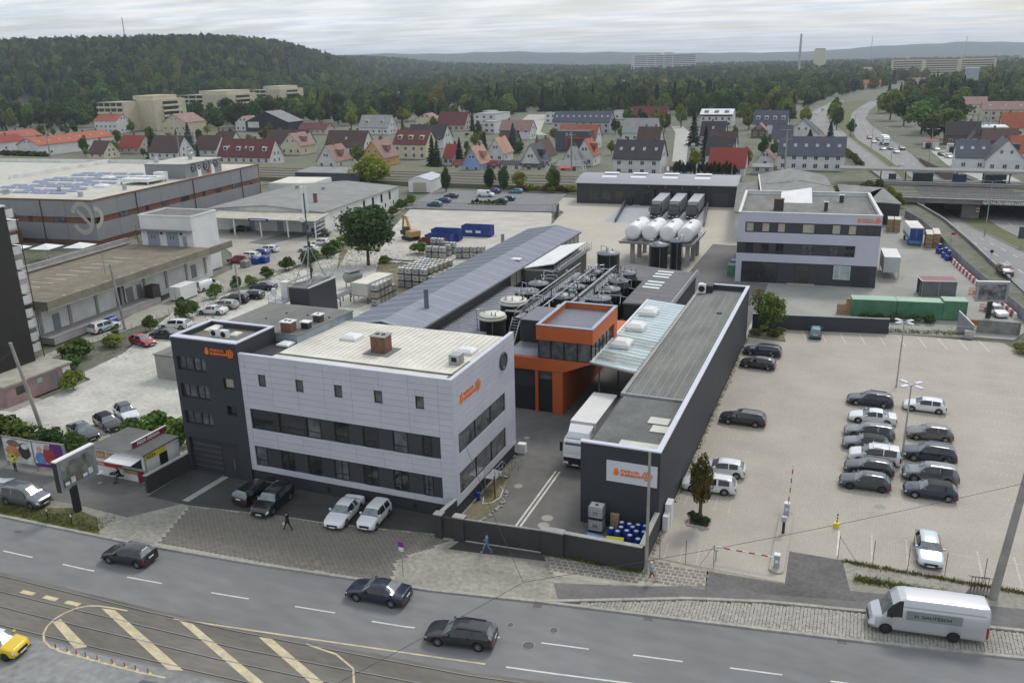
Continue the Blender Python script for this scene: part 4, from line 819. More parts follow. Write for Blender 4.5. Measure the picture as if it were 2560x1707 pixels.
def lorry(label,loc,rz,cabm,boxm,L=12.5,tractor=True,group=None,H=3.9):
 """articulated lorry facing local +X; origin under the cab front"""
 t=thing('lorry',label,'lorry',loc,rz,group);w=1.25
 c=MB();pts=[(0,.45),(0,1.25),(-.06,1.7),(-.32,2.75),(-.75,3.0),(-2.2,3.05),(-2.2,.45)];n=len(pts)
 c.add([(x,-w+.03,z)for x,z in pts]+[(x,w-.03,z)for x,z in pts],[tuple(range(n)),tuple(range(2*n-1,n-1,-1))]+[(i,i+n,(i+1)%n+n,(i+1)%n)for i in range(n)])
 c.build('cab',cabm,t)
 MB().add([(-.6,-w+.1,3.0),(-.6,w-.1,3.0),(-2.15,w-.05,3.02),(-2.15,-w+.05,3.02),(-1.0,-w+.25,3.45),(-1.0,w-.25,3.45),(-2.1,w-.1,3.8),(-2.1,-w+.1,3.8)],((4,7,6,5),(0,4,5,1),(1,5,6,2),(2,6,7,3),(3,7,4,0))).build('wind_deflector',cabm,t)
 MB().quad((-.065,-w+.12,1.68),(-.065,w-.12,1.68),(-.285,w-.16,2.62),(-.285,-w+.16,2.62)).build('windscreen',GLASS,t)
 MB().quad((-.055+.1,-w+.12,1.3),(-.055+.1,w-.12,1.3),(-.05,w-.12,1.6),(-.05,-w+.12,1.6)).build('nose_panel',cabm,t)
 g=MB().box(-.02,-w+.1,.5,.03,w-.1,1.25).build('grille',BLACK,t)
 for s in(-1,1):
  MB().box(-.0,s*(w-.35)-.22,.62,.045,s*(w-.35)+.22,.85).build('headlight',mat('headlamp_glass',(.75,.78,.8),.1,var=0),t)
  MB().box(-1.35,s*(w-.02)-.012,1.7,-.45,s*(w-.02)+.012,2.5).build('side_window',GLASS,t)
  MB().box(-.35,s*(w+.22)-.12,1.7,-.2,s*(w+.22)+.12,2.6).build('mirror',BLACK,t);MB().bar((-.3,s*(w-.1),2.5),(-.28,s*(w+.22),2.5),.05).build('mirror_arm',BLACK,t)
  for x in(-1.0,-4.2):wheel_parts(t,x,s*(w-.2),.5,.3,s)
  for x in(-L+1.2,-L+2.5,-L+3.8):wheel_parts(t,x,s*(w-.2),.5,.34,s)
 MB().box(.0,-.3,.5,.05,.3,.62).build('number_plate',WHITE,t)
 MB().box(-L,-w,1.1,-2.5,w,H).build('box_body',boxm,t);MB().box(-L+.02,-w-.02,H-.06,-2.48,w+.02,H+.03).build('box_roof',boxm,t)
 MB().box(-L+.3,-.5,.6,-2.2,.5,1.1).build('chassis',BLACK,t);MB().box(-L+4.6,-w+.02,.45,-5.2,w-.02,1.05).build('side_skirt',BLACK,t)
 return t
lorry('white lorry with closed white box parked beside the long warehouse',(-22.3,69.3,0),R(-90),mat('lorry_white',(.72,.73,.74),.3,coat=.5,var=.03),mat('tarpaulin_white',(.72,.72,.69),.6,var=.06),10.2)
SILV=mat('silver_trailer',(.42,.43,.45),.35,.5,var=.05);CABB=mat('black_cab',(.012,.012,.014),.3,coat=.6,var=0)
for k,(x,y)in enumerate(((-44.9,201.5),(-40.7,202.0),(-36.4,202.2))):lorry(f'black lorry with silver box backed into the dock marked {("two", "three", "four")[k]}',(x,y,0),R(-86.5),CABB,SILV,15.6,group='lorries at the loading docks')
# ------ vehicles
def paint(name,col,metal=0.0):return mat('car_paint_'+name,col,0.28,metal,var=0.0,coat=0.9)
CAR_GLASS_SKY=mat('car_glass_sky_toned',(0.15,0.17,0.175),0.06,var=0.35,scale=2.2,spec=0.9)  # base colour lightened to stand in for sky reflection and the interior behind
CAR_GLASS_D=mat('car_side_glass',(0.018,0.02,0.022),0.06,var=0.2,scale=2,spec=0.8)
LAMP_W=mat('headlamp_glass',(.75,.78,.8),.1,var=0);LAMP_R=mat('tail_lamp_red',(.32,.012,.012),.2,var=0)
ALLOY=mat('alloy_rim',(.34,.345,.36),.35,.7,var=0.1,scale=6);RIM_D=mat('dark_rim',(.06,.06,.065),.4,.5,var=0)
SPEC={'hatch':(4.26,1.79,1.47,2.63,[(0,.50,.42,.80),(.015,.66,.60,.84),(.05,.76,.68,.86),(.12,.85,.76,.87),(.25,.95,.86,.88),(.29,.99,.90,.86),(.43,1.40,.93,.70),(.50,1.455,.94,.70),(.62,1.47,.95,.70),(.80,1.43,.97,.70),(.88,1.37,.99,.70),(.965,1.02,.95,.80),(.99,.85,.78,.82),(1,.62,.5,.80)],(.29,.43,.50,.84,.90),.32),'wagon':(4.75,1.83,1.48,2.78,[(0,.50,.42,.80),(.015,.66,.60,.84),(.05,.76,.68,.86),(.12,.85,.76,.87),(.24,.94,.86,.88),(.28,.98,.90,.86),(.40,1.39,.93,.70),(.48,1.46,.94,.70),(.62,1.48,.95,.70),(.82,1.44,.97,.70),(.91,1.40,.99,.70),(.975,1.02,.96,.80),(.993,.85,.78,.82),(1,.62,.5,.80)],(.28,.40,.48,.87,.92),.33),'sedan':(4.70,1.82,1.45,2.75,[(0,.50,.42,.80),(.015,.65,.60,.84),(.05,.75,.68,.86),(.12,.84,.76,.87),(.24,.93,.86,.88),(.29,.97,.90,.86),(.42,1.37,.93,.68),(.50,1.43,.94,.68),(.58,1.45,.95,.68),(.69,1.40,.96,.69),(.82,1.08,.96,.82),(.86,1.04,.95,.85),(.97,1.01,.92,.84),(.992,.86,.78,.82),(1,.62,.5,.80)],(.29,.42,.50,.69,.82),.33),'suv':(4.62,1.88,1.68,2.72,[(0,.58,.5,.80),(.012,.80,.72,.84),(.05,.92,.84,.87),(.12,1.0,.92,.88),(.24,1.08,1.0,.89),(.28,1.12,1.04,.86),(.39,1.58,1.06,.72),(.47,1.66,1.07,.72),(.62,1.68,1.08,.72),(.82,1.64,1.10,.72),(.91,1.58,1.12,.72),(.975,1.15,1.06,.82),(.993,.95,.88,.84),(1,.7,.6,.82)],(.28,.39,.47,.86,.92),.37),'mpv':(4.6,1.84,1.74,2.8,[(0,.58,.5,.80),(.012,.78,.72,.84),(.05,.92,.84,.87),(.12,1.02,.92,.88),(.20,1.10,1.0,.88),(.24,1.14,1.03,.86),(.38,1.64,1.05,.74),(.46,1.72,1.06,.75),(.62,1.74,1.07,.76),(.85,1.72,1.08,.76),(.95,1.68,1.09,.76),(.985,1.15,1.05,.84),(.995,.95,.88,.84),(1,.7,.6,.82)],(.24,.38,.46,.90,.955),.33),'small':(3.75,1.66,1.55,2.3,[(0,.54,.46,.80),(.015,.74,.66,.84),(.05,.86,.78,.86),(.14,.95,.86,.87),(.22,1.02,.92,.88),(.26,1.06,.95,.86),(.40,1.47,.97,.72),(.50,1.54,.98,.73),(.65,1.55,.99,.73),(.85,1.52,1.0,.73),(.94,1.46,1.02,.73),(.98,1.05,.98,.82),(.995,.88,.8,.82),(1,.62,.5,.80)],(.26,.40,.48,.88,.945),.29),'van':(7.2,2.02,2.72,4.1,[(0,.62,.5,.84),(.008,1.0,.85,.86),(.03,1.18,1.05,.88),(.08,1.32,1.22,.89),(.105,1.40,1.28,.89),(.185,2.25,1.35,.84),(.24,2.62,1.38,.86),(.30,2.70,1.4,.88),(.6,2.72,1.4,.89),(.985,2.68,1.4,.89),(.996,2.55,1.35,.9),(1,2.3,1.2,.9)],(.105,.185,.235,.235,2),.36),'boxvan':(5.0,1.92,1.92,3.1,[(0,.6,.5,.82),(.012,.9,.8,.85),(.04,1.02,.95,.87),(.12,1.14,1.05,.88),(.17,1.2,1.1,.88),(.29,1.78,1.14,.80),(.36,1.90,1.15,.82),(.6,1.92,1.16,.83),(.96,1.88,1.16,.83),(.99,1.3,1.1,.88),(1,.9,.7,.86)],(.17,.29,.36,.36,.965),.33),}
CAR_MESH={}
def car_meshes(kind,soft=False):
 key=(kind,soft)
 if key in CAR_MESH:return CAR_MESH[key]
 L,W,H,WB,KS,(c0,c1,g0,g1,r0),wr=SPEC[kind];w=W/2;z0=.2 if kind not in('suv','van')else .27
 fr=[k[0]for k in KS];xf=L/2-L*(.205 if kind!='van' else .145);xr=xf-WB
 n=max(46,int(L/.085));ts=sorted(set([round(i/n,4)for i in range(n+1)]+fr+[(L/2-xw+s*(wr+.07)*q)/L for xw in(xf,xr)for s in(-1,1)for q in(1,.995,.9,.7,.4)]))
 def col(i):
  xp=np.array(fr);return lambda t:float(np.interp(t,xp,[k[i]for k in KS]))
 ft,fs,fw_=col(1),col(2),col(3)
 rings=[]
 for t in ts:
  x=L/2-L*t;zt,zs,wf=ft(t),fs(t),fw_(t)
  taper=1-.24*max(0,1-t/.10)**2-.10*max(0,(t-.93)/.07)**2;ww=w*taper
  zb=z0+(.06 if t<.03 or t>.97 else 0)
  for xw in(xf,xr):
   d=abs(x-xw);ra=wr+.07
   if d<ra:zb=max(zb,wr+math.sqrt(max(0,ra*ra-d*d)))
  z2=max(zb+.01,z0+.12);zs=max(zs,z2+.12);z3=max(z2+.02,min(zs-.05,.56));cabin=zt-zs>.22
  wt=ww*wf;zt=max(zt,zs+.03)
  ring=[(0,zb),(.82*ww,zb),(ww*.985,z2),(ww,z3),(ww*.975,zs),(wt if cabin else ww*.93,zt-(.075 if cabin else min(.04,(zt-zs)*.6))),(wt*.86 if cabin else ww*.75,zt-.018),(wt*.45 if cabin else ww*.4,zt-.003),(0,zt)]
  rings.append((x,t,ring,cabin))
 parts={k:MB()for k in('body','underbody','windscreen','rear_window','side_a','side_b','roof','head_l','head_r','tail_l','tail_r')}
 bp=(g0+g1)/2-.02
 for i in range(len(rings)-1):
  (xa,ta,ra,ca),(xb,tb,rb,cb)=rings[i],rings[i+1];tm=(ta+tb)/2
  for j in range(8):
   nm='body'
   if j<1:nm='underbody'
   elif j>=5 and c0<=tm<=c1:nm='windscreen' if not(j==5 and False)else 'body'
   elif j>=5 and(g1<=tm<=r0 or r0<tm<r0+.06)and kind in('hatch','wagon','suv','mpv','small','boxvan')and r0<1 and tm>r0-.01:nm='rear_window'
   elif j>=5 and kind=='sedan' and g1<=tm<=r0:nm='rear_window'
   elif j==4 and(ca or cb)and c0+.06<tm<g1 and abs(tm-bp)>.012 and kind not in('van','boxvan'):nm='side_a' if tm<bp else 'side_b'
   elif j==4 and kind in('van','boxvan')and c0+.035<tm<c1+.09:nm='side_a'
   elif j>=5 and soft and c1<tm<r0:nm='roof'
   elif j in(3,4)and tm<.05 and j==3:nm='head'
   elif j in(2,3)and tm>.972 and j==3:nm='tail'
   for s in(1,-1):
    q=[(xa,s*ra[j][0],ra[j][1]),(xb,s*rb[j][0],rb[j][1]),(xb,s*rb[j+1][0],rb[j+1][1]),(xa,s*ra[j+1][0],ra[j+1][1])]
    if s<0:q=q[::-1]
    k2=nm+('_l' if s>0 else '_r')if nm in('head','tail')else nm
    if nm.startswith('side'):parts.setdefault(nm+('l' if s>0 else 'r'),MB()).add(q,((0,1,2,3),),True)
    else:parts[k2].add(q,((0,1,2,3),),True)
 for(x,t,r,c),sg in((rings[0],1),(rings[-1],-1)):
  pts=[(x,a,b)for a,b in r]+[(x,-a,b)for a,b in r[1:-1][::-1]]
  parts['body'].add(pts if sg>0 else pts[::-1],(tuple(range(len(pts))),))
 out={}
 for k,b in parts.items():
  if b.f:
   bm=bmesh.new();me=b.mesh(k);bm.from_mesh(me);bmesh.ops.remove_doubles(bm,verts=bm.verts,dist=.0008);bmesh.ops.recalc_face_normals(bm,faces=bm.faces)
   bm.to_mesh(me);bm.free();me.polygons.foreach_set('use_smooth',[True]*len(me.polygons));out[k]=me
 tyre=MB();tyre.lathe((0,0,0),[(wr*.62,-.1),(wr*.95,-.1),(wr,-.07),(wr,.07),(wr*.95,.1),(wr*.62,.1)],22,cap=False);out['tyre']=tyre.mesh('tyre')
 rim=MB();rr=wr*.66;rim.lathe((0,0,0),[(rr,.04),(rr,.095),(rr*.88,.095)],22,cap=False)
 for k in range(5):
  a=2*math.pi*k/5;d=(math.cos(a),math.sin(a));p=(-d[1],d[0]);hw=.045
  rim.quad(*[(d[0]*q+p[0]*s*hw,d[1]*q+p[1]*s*hw,.09)for q,s in((.02,-1),(rr*.9,-1),(rr*.9,1),(.02,1))])
 rim.cyl((0,0,.05),(0,0,.097),.06,n=10);out['rim']=rim.mesh('rim')
 disc=MB();disc.cyl((0,0,.03),(0,0,.05),rr,n=18);out['disc']=disc.mesh('disc')
 CAR_MESH[key]=out;return out
WHL={}
def car(kind,x,y,hd,pm,label,soft=False,detail=2,rim=None,roofm=None,name='car',cat='car',group=None,z=0.0,rails=False):
 """a car facing its heading (degrees); detail 2 has lamps, plates and mirrors, 1 only body, glass and wheels"""
 M=car_meshes(kind,soft);L,W,H,WB,KS,gl,wr=SPEC[kind];rim=rim or ALLOY
 t=thing(name,label,cat,(x,y,z),R(hd),group)
 link('body',M['body'],pm,t);link('underbody',M['underbody'],BLACK,t)
 for k,nm,m in(('windscreen','windscreen',CAR_GLASS_SKY),('rear_window','rear_window',CAR_GLASS_SKY),('side_al','side_window',CAR_GLASS_D),('side_ar','side_window',CAR_GLASS_D),('side_bl','side_window',CAR_GLASS_D),('side_br','side_window',CAR_GLASS_D),('roof','soft_top',roofm or BLACK)):
  if k in M:link(nm,M[k],m,t)
 for k,nm,m in(('head_l','headlight',LAMP_W),('head_r','headlight',LAMP_W),('tail_l','tail_light',LAMP_R),('tail_r','tail_light',LAMP_R)):link(nm,M[k],m if detail>1 else pm,t)
 xf=L/2-L*(.205 if kind!='van' else .145)
 for xw in(xf,xf-WB):
  for s in(-1,1):
   o=link('wheel',M['tyre'],BLACK,t,loc=(xw,s*(W/2-.12),wr));o.rotation_euler=(-s*math.pi/2,0,0)
   if detail>1:link('rim',M['rim'],rim,o);link('brake_disc',M['disc'],RIM_D,o)
   else:link('rim',M['disc'],rim,o);o.children[0].location=(0,0,.05)
 if detail>1:
  for s in(-1,1):
   mx=L/2-L*(gl[0]+.075);MB().cbox((mx,s*(W/2+.06),SPEC[kind][4][5][2]+.12),(.12,.2,.15)).build('mirror',pm if kind!='van' else BLACK,t)
  zg=KS[2][1];MB().box(L/2-.02,-W*.26,zg*.52,L/2+.015,W*.26,zg*.74).build('grille',BLACK,t)
  MB().box(L/2+.016,-.26,zg*.40,L/2+.03,.26,zg*.40+.11).build('number_plate',WHITE,t);MB().box(-L/2-.02,-.26,.7,-L/2-.002,.26,.81).build('number_plate',WHITE,t)
  MB().box(L/2-.06,-W*.42,.27,L/2+.012,W*.42,.36).build('bumper',FRAME,t);MB().box(-L/2-.012,-W*.42,.3,-L/2+.06,W*.42,.42).build('bumper',FRAME,t)
 if rails:
  for s in(-1,1):MB().bar((L*.02,s*W*.335,H+.0),(-L*.34,s*W*.335,H-.045),.05).build('roof_rail',STEEL if rails!='b' else FRAME,t)
  if rails=='x':
   for q in(.2,-1.2):MB().bar((q,-W*.36,H+.035),(q,W*.36,H+.035),.07,.04).build('cross_bar',STEEL,t)
 return t
P_WHITE=paint('white',(.70,.71,.72));P_SILVER=paint('silver',(.42,.44,.47),.5);P_GREY=paint('grey',(.16,.17,.19),.5);P_DGREY=paint('dark_grey',(.055,.062,.072),.5);P_BLACK=paint('black',(.008,.008,.01));P_NAVY=paint('navy',(.014,.02,.045),.3);P_RED=paint('red',(.30,.012,.02));P_BLUE=paint('blue',(.03,.06,.22),.3);P_TEAL=paint('teal',(.03,.16,.19),.4);P_BEIGE=paint('champagne',(.45,.42,.36),.5);P_YEL=paint('yellow',(.75,.50,.005));P_PLUM=paint('plum',(.10,.05,.07),.4);P_TAUPE=paint('taupe',(.13,.125,.115),.5);P_STEEL=paint('steel_blue',(.05,.062,.075),.5);P_LBLUE=paint('light_blue',(.10,.30,.42),.2);P_CYAN=paint('ice_silver',(.55,.60,.63),.4)
CP='cars in the customer car park'
car('wagon',3.28,95.17,180,P_NAVY,'navy estate car, farthest of the middle row on the car park',group=CP,rails='b')
car('sedan',3.54,90.2,181,P_WHITE,'white saloon between the navy and a grey estate, middle row',group=CP)
car('wagon',3.24,86.2,182,P_GREY,'mid-grey estate parked next to the white saloon',group=CP,rails=True)
car('hatch',2.94,83.2,182,P_GREY,'grey convertible with black soft top beside the white roof-rack car',soft=True,group=CP)
car('mpv',3.7,80.35,181,P_WHITE,'white high-roofed car with roof bars between two grey cars',group=CP,rails='x')
car('hatch',3.25,77.8,182,P_DGREY,'grey hatchback second from the near end of the middle row',group=CP)
car('hatch',2.93,74.73,183,P_STEEL,'dark blue-grey hatchback at the near end of the middle row',group=CP,rim=RIM_D)
car('hatch',8.71,95.3,179,P_WHITE,'white hatchback, farthest of the right row by the lamp post',group=CP)
car('hatch',8.79,87.7,184,P_TAUPE,'brown-grey hatchback alone between the white hatchback and navy SUV',group=CP)
car('suv',8.54,82.5,180,P_NAVY,'navy SUV with roof rails beside the lamp post',group=CP,rails=True)
car('suv',8.37,78.1,182,P_GREY,'grey crossover tucked behind the navy convertible',group=CP)
car('hatch',8.19,74.83,182,P_NAVY,'navy convertible with black soft top at the near end of right row',soft=True,group=CP)
car('hatch',-9.34,73.15,184,P_WHITE,'white hatchback by the warehouse wall behind the small tree',group=CP)
car('wagon',-9.91,69.63,185,P_WHITE,'white estate by the warehouse wall, nearest the planted tree',group=CP,rails=True)
car('wagon',-9.61,108.4,178,P_NAVY,'dark estate nearest the corner tree bed by the warehouse',group=CP)
car('hatch',-9.61,103.4,177,P_BLACK,'black hatchback beside the dark estate at the far warehouse end',group=CP)
car('wagon',-9.06,85.5,180,P_BLACK,'black estate with roof rails alone halfway along the warehouse',group=CP,rails=True)
car('small',-3.75,118.6,92,P_TEAL,'small teal car parked nose to the dark rear wall',group=CP)
car('hatch',7.55,64.6,-88,P_CYAN,'pale silver-blue hatchback facing the street fence',group=CP)
lv=car('van',6.82,54.75,187,paint('van_silver',(.50,.51,.53),.3),'long silver panel van with lettering parked on the setts',name='van',cat='van',rim=RIM_D)
text('lettering','H. GAUTZSCH',.30,BLACK,lv,(-.2,1.0+.012,1.52),(math.pi/2,0,math.pi),.003,align='CENTER',bold=.006,sx=1.15);MB().box(-1.95,1.0,1.3,1.4,1.006,1.95).build('logo_panel',mat('van_foil',(.27,.29,.30),.4,.3),lv)
for zz in(1.15,2.2):MB().box(-3.3,1.0,zz,1.6,1.015,zz+.05).build('side_rib',mat('car_paint_van_silver',()),lv)
car('wagon',-21.83,43.1,189,P_BLACK,'black estate car driving past the manhole in the street',z=ZR,rim=ALLOY,rails='b')
car('sedan',-29.5,45.4,184,P_NAVY,'dark navy saloon driving by the kerb below the parking sign',z=ZR)
car('hatch',-50.64,42.95,185,P_BLACK,'black compact hatchback driving on the left of the street',z=ZR)
car('small',-50.4,31.3,12,P_YEL,'yellow hatchback with white roof at the lower left edge',z=ZR,rim=RIM_D,soft=True,roofm=P_WHITE)
car('hatch',-36.2,30.9,4,P_NAVY,'dark car cut off by the bottom edge below the hatched island',z=ZR)
FC='cars on the office forecourt'
car('wagon',-47.65,55.1,84,P_BLACK,'black estate seen from behind next to the black SUV',group=FC);car('suv',-45.1,53.9,-85,P_BLACK,'black SUV facing the street on the office forecourt',group=FC)
car('sedan',-38.1,54.4,-84,P_WHITE,'white saloon facing the street with black grille',group=FC);car('small',-35.3,54.6,-86,P_WHITE,'small white hatchback beside the white saloon',group=FC)
car('mpv',-66.6,46.9,3,P_GREY,'silver-grey people carrier parked behind the leaning billboard',rails=True)
LL='cars on the gravel lot'
car('hatch',-73.2,65.1,-28,P_WHITE,'white hatchback with dark sunroof on the gravel, nose to the pizza kiosk',group=LL,soft=True,roofm=CAR_GLASS_D);car('hatch',-73.0,62.3,-22,P_BLACK,'black convertible with closed top beside the white hatchback',group=LL,soft=True);car('sedan',-73.6,59.6,-20,P_DGREY,'dark saloon half hidden by the billboard bushes',group=LL)
car('hatch',-91.3,86.1,-12,P_RED,'red hatchback parked by the concrete pole',group=LL);car('sedan',-90.5,89.6,186,P_DGREY,'dark grey saloon next to the red hatchback',group=LL);car('wagon',-92.6,93.8,194,P_WHITE,'silver-white estate beside the dark grey saloon',group=LL)
car('sedan',-92.5,101.8,192,P_WHITE,'white coupe at the head of the row by the big bush',group=LL);car('wagon',-92.9,105.0,190,P_BEIGE,'champagne estate next to the white coupe',group=LL);car('suv',-93.4,108.3,198,P_BLACK,'black SUV next to the champagne estate',group=LL);car('hatch',-92.5,111.4,192,P_BLACK,'black hatchback last in the row beside the black SUV',group=LL);car('sedan',-94.3,116.9,191,P_NAVY,'dark saloon parked near the steel platform',group=LL)
gs=car('suv',-101.9,89.4,84,P_WHITE,'white SUV with green side graphics at the loading dock');MB().add([(-1.4,-.945,.42),(.1,-.945,.5),(.7,-.945,.8),(-.3,-.945,.72),(-1.4,-.945,.5)],((0,1,2,3,4),)).build('side_graphic',mat('green_graphic',(.02,.25,.18),.4),gs)
car('boxvan',-104,113.9,86,P_WHITE,'white delivery van beside the white box at the ramp',name='van',cat='van')
D1=dict(detail=1)
car('suv',-112.4,132.9,190,P_RED,'red SUV, nearest of the four cars on the workshop yard',**D1);car('wagon',-113,136.8,187,P_WHITE,'white estate next to the red SUV on workshop yard',**D1);car('hatch',-112.8,139.9,189,P_BLUE,'blue hatchback between two white cars on workshop yard',**D1);car('wagon',-113.3,143.3,187,P_WHITE,'white car farthest of the four on the workshop yard',**D1)
car('sedan',-134.5,160.5,-130,P_BLACK,'black car under the workshop canopy edge',**D1);car('suv',-112.2,160.8,196,P_DGREY,'dark SUV beside the blue bin at the workshop',**D1);car('hatch',-106.5,152.5,190,P_WHITE,'white car behind the hedge under the big tree',**D1);car('hatch',-105.2,146.0,190,P_WHITE,'white car by the hedge next to the mast',**D1)
SP='cars on the staff car park'
car('hatch',-105.8,205.3,180,P_TEAL,'teal car nearest the fence on the staff car park',group=SP,**D1);car('wagon',-106.5,211.6,180,P_BLUE,'dark blue car behind the teal one',group=SP,**D1);car('hatch',-107.9,219.8,183,P_DGREY,'dark car behind the blue one on staff car park',group=SP,**D1);car('boxvan',-99,224.3,0,P_WHITE,'white van beside the shrub island',name='van',cat='van',group=SP,**D1);car('hatch',-90.6,214.9,175,P_BLUE,'blue car at the right end of the shrub island',group=SP,**D1);car('hatch',-90.2,219,180,P_BLACK,'black car behind the blue one at the shrub island',group=SP,**D1);car('hatch',-93.2,232.7,183,P_LBLUE,'turquoise car farthest on the staff car park',group=SP,**D1);car('hatch',-99.5,231.0,183,P_BLUE,'blue car between the white van and two round trees',group=SP,**D1)
HC='cars on the highway'
car('suv',24.6,164.8,-81,P_PLUM,'plum coloured SUV on the highway beside the fence',z=zroad(165),group=HC);car('wagon',27.1,150.2,-81,P_BLACK,'dark car at the right picture edge behind the billboard',group=HC)
for k,(x,y,kind,pm,lab,hd)in enumerate(((1.6,424,'hatch',P_RED,'small red car farthest in the highway queue',-82),(3.6,405.5,'hatch',P_WHITE,'white car left of the lorry in the highway queue',-82),(5.4,417,'hatch',P_BLACK,'black car just behind the white lorry on highway',-82),(6.8,375,'hatch',P_SILVER,'silver car in front of the lorry, left lane',-80),(9.6,377.5,'hatch',P_BLACK,'black car directly in front of the white lorry',-80),(11.6,364.7,'hatch',P_WHITE,'white car in front of the black ones on highway',-80),(13.8,376.2,'suv',P_BLACK,'dark SUV in the outer highway lane',-80),(12.4,326,'hatch',P_NAVY,'dark blue car nearest the railway bridge',-78),(-31,594,'hatch',P_WHITE,'white car on the far bend of the left carriageway',88),(-28.6,636,'mpv',P_WHITE,'white van farthest on the left carriageway',85),(-30.5,523,'hatch',P_WHITE,'white car half hidden behind the gabled house',95))):
 car(kind,x,y,hd,pm,lab,z=zroad(y),group=HC,**D1)
lorry('white lorry standing in the highway queue',(8.4,391.5,0),R(-80),mat('lorry_white',()),mat('tarpaulin_white',()),9.0)
for k,(x,y,pm,lab)in enumerate(((-78.6,416,P_SILVER,'farthest parked car on the straight side street'),(-76.1,403,P_WHITE,'white car second farthest on the side street'),(-73.2,388.5,P_DGREY,'dark car midway among parked side street cars'),(-71.3,379,P_SILVER,'silver car second nearest on the side street'),(-68.9,365.2,P_BLACK,'black car nearest on the side street'))):car('hatch',x+2.5,y,102,pm,lab,group='cars parked along the side street',**D1)
car('hatch',26.2,377,-80,P_WHITE,'white car before the garages beside the highway',**D1);car('hatch',28.6,350,-70,P_WHITE,'white car parked by the round bush near the blue-roofed house',**D1);car('hatch',26.9,357,-70,P_DGREY,'dark car next to the white one by the round bush',**D1)
car('hatch',20.2,137.2,-70,P_WHITE,'white stripped car body behind the billboard',**D1)
TL='vehicles on the lot behind the brewery'
for k,(x,y,kind,pm,lab)in enumerate(((-268.6,206.5,'hatch',P_WHITE,'white car nearest on the lot behind the brewery'),(-269,210.5,'hatch',P_RED,'red car second on the lot behind the brewery'),(-270.2,214,'hatch',P_WHITE,'white car third on the lot behind the brewery'),(-269.5,217.2,'hatch',P_WHITE,'white car beside the violet van'),(-280,216,'hatch',P_RED,'dark red car in the second row behind the brewery'),(-281,220,'hatch',P_BLUE,'blue car in the second row behind the brewery'),(-272,223.5,'boxvan',paint('violet',(.05,.03,.28)),'violet van on the lot behind the brewery'),(-288,229,'boxvan',P_LBLUE,'light blue van on the lot behind the brewery'),(-291,225,'mpv',P_WHITE,'white camper at the left edge behind the brewery'))):car(kind,x,y,-10,pm,lab,group=TL,**D1)
ORD=('first','second','third','fourth','fifth','sixth','seventh','eighth','ninth','tenth','eleventh','twelfth','thirteenth','fourteenth','fifteenth','sixteenth','seventeenth','eighteenth','nineteenth','twentieth')
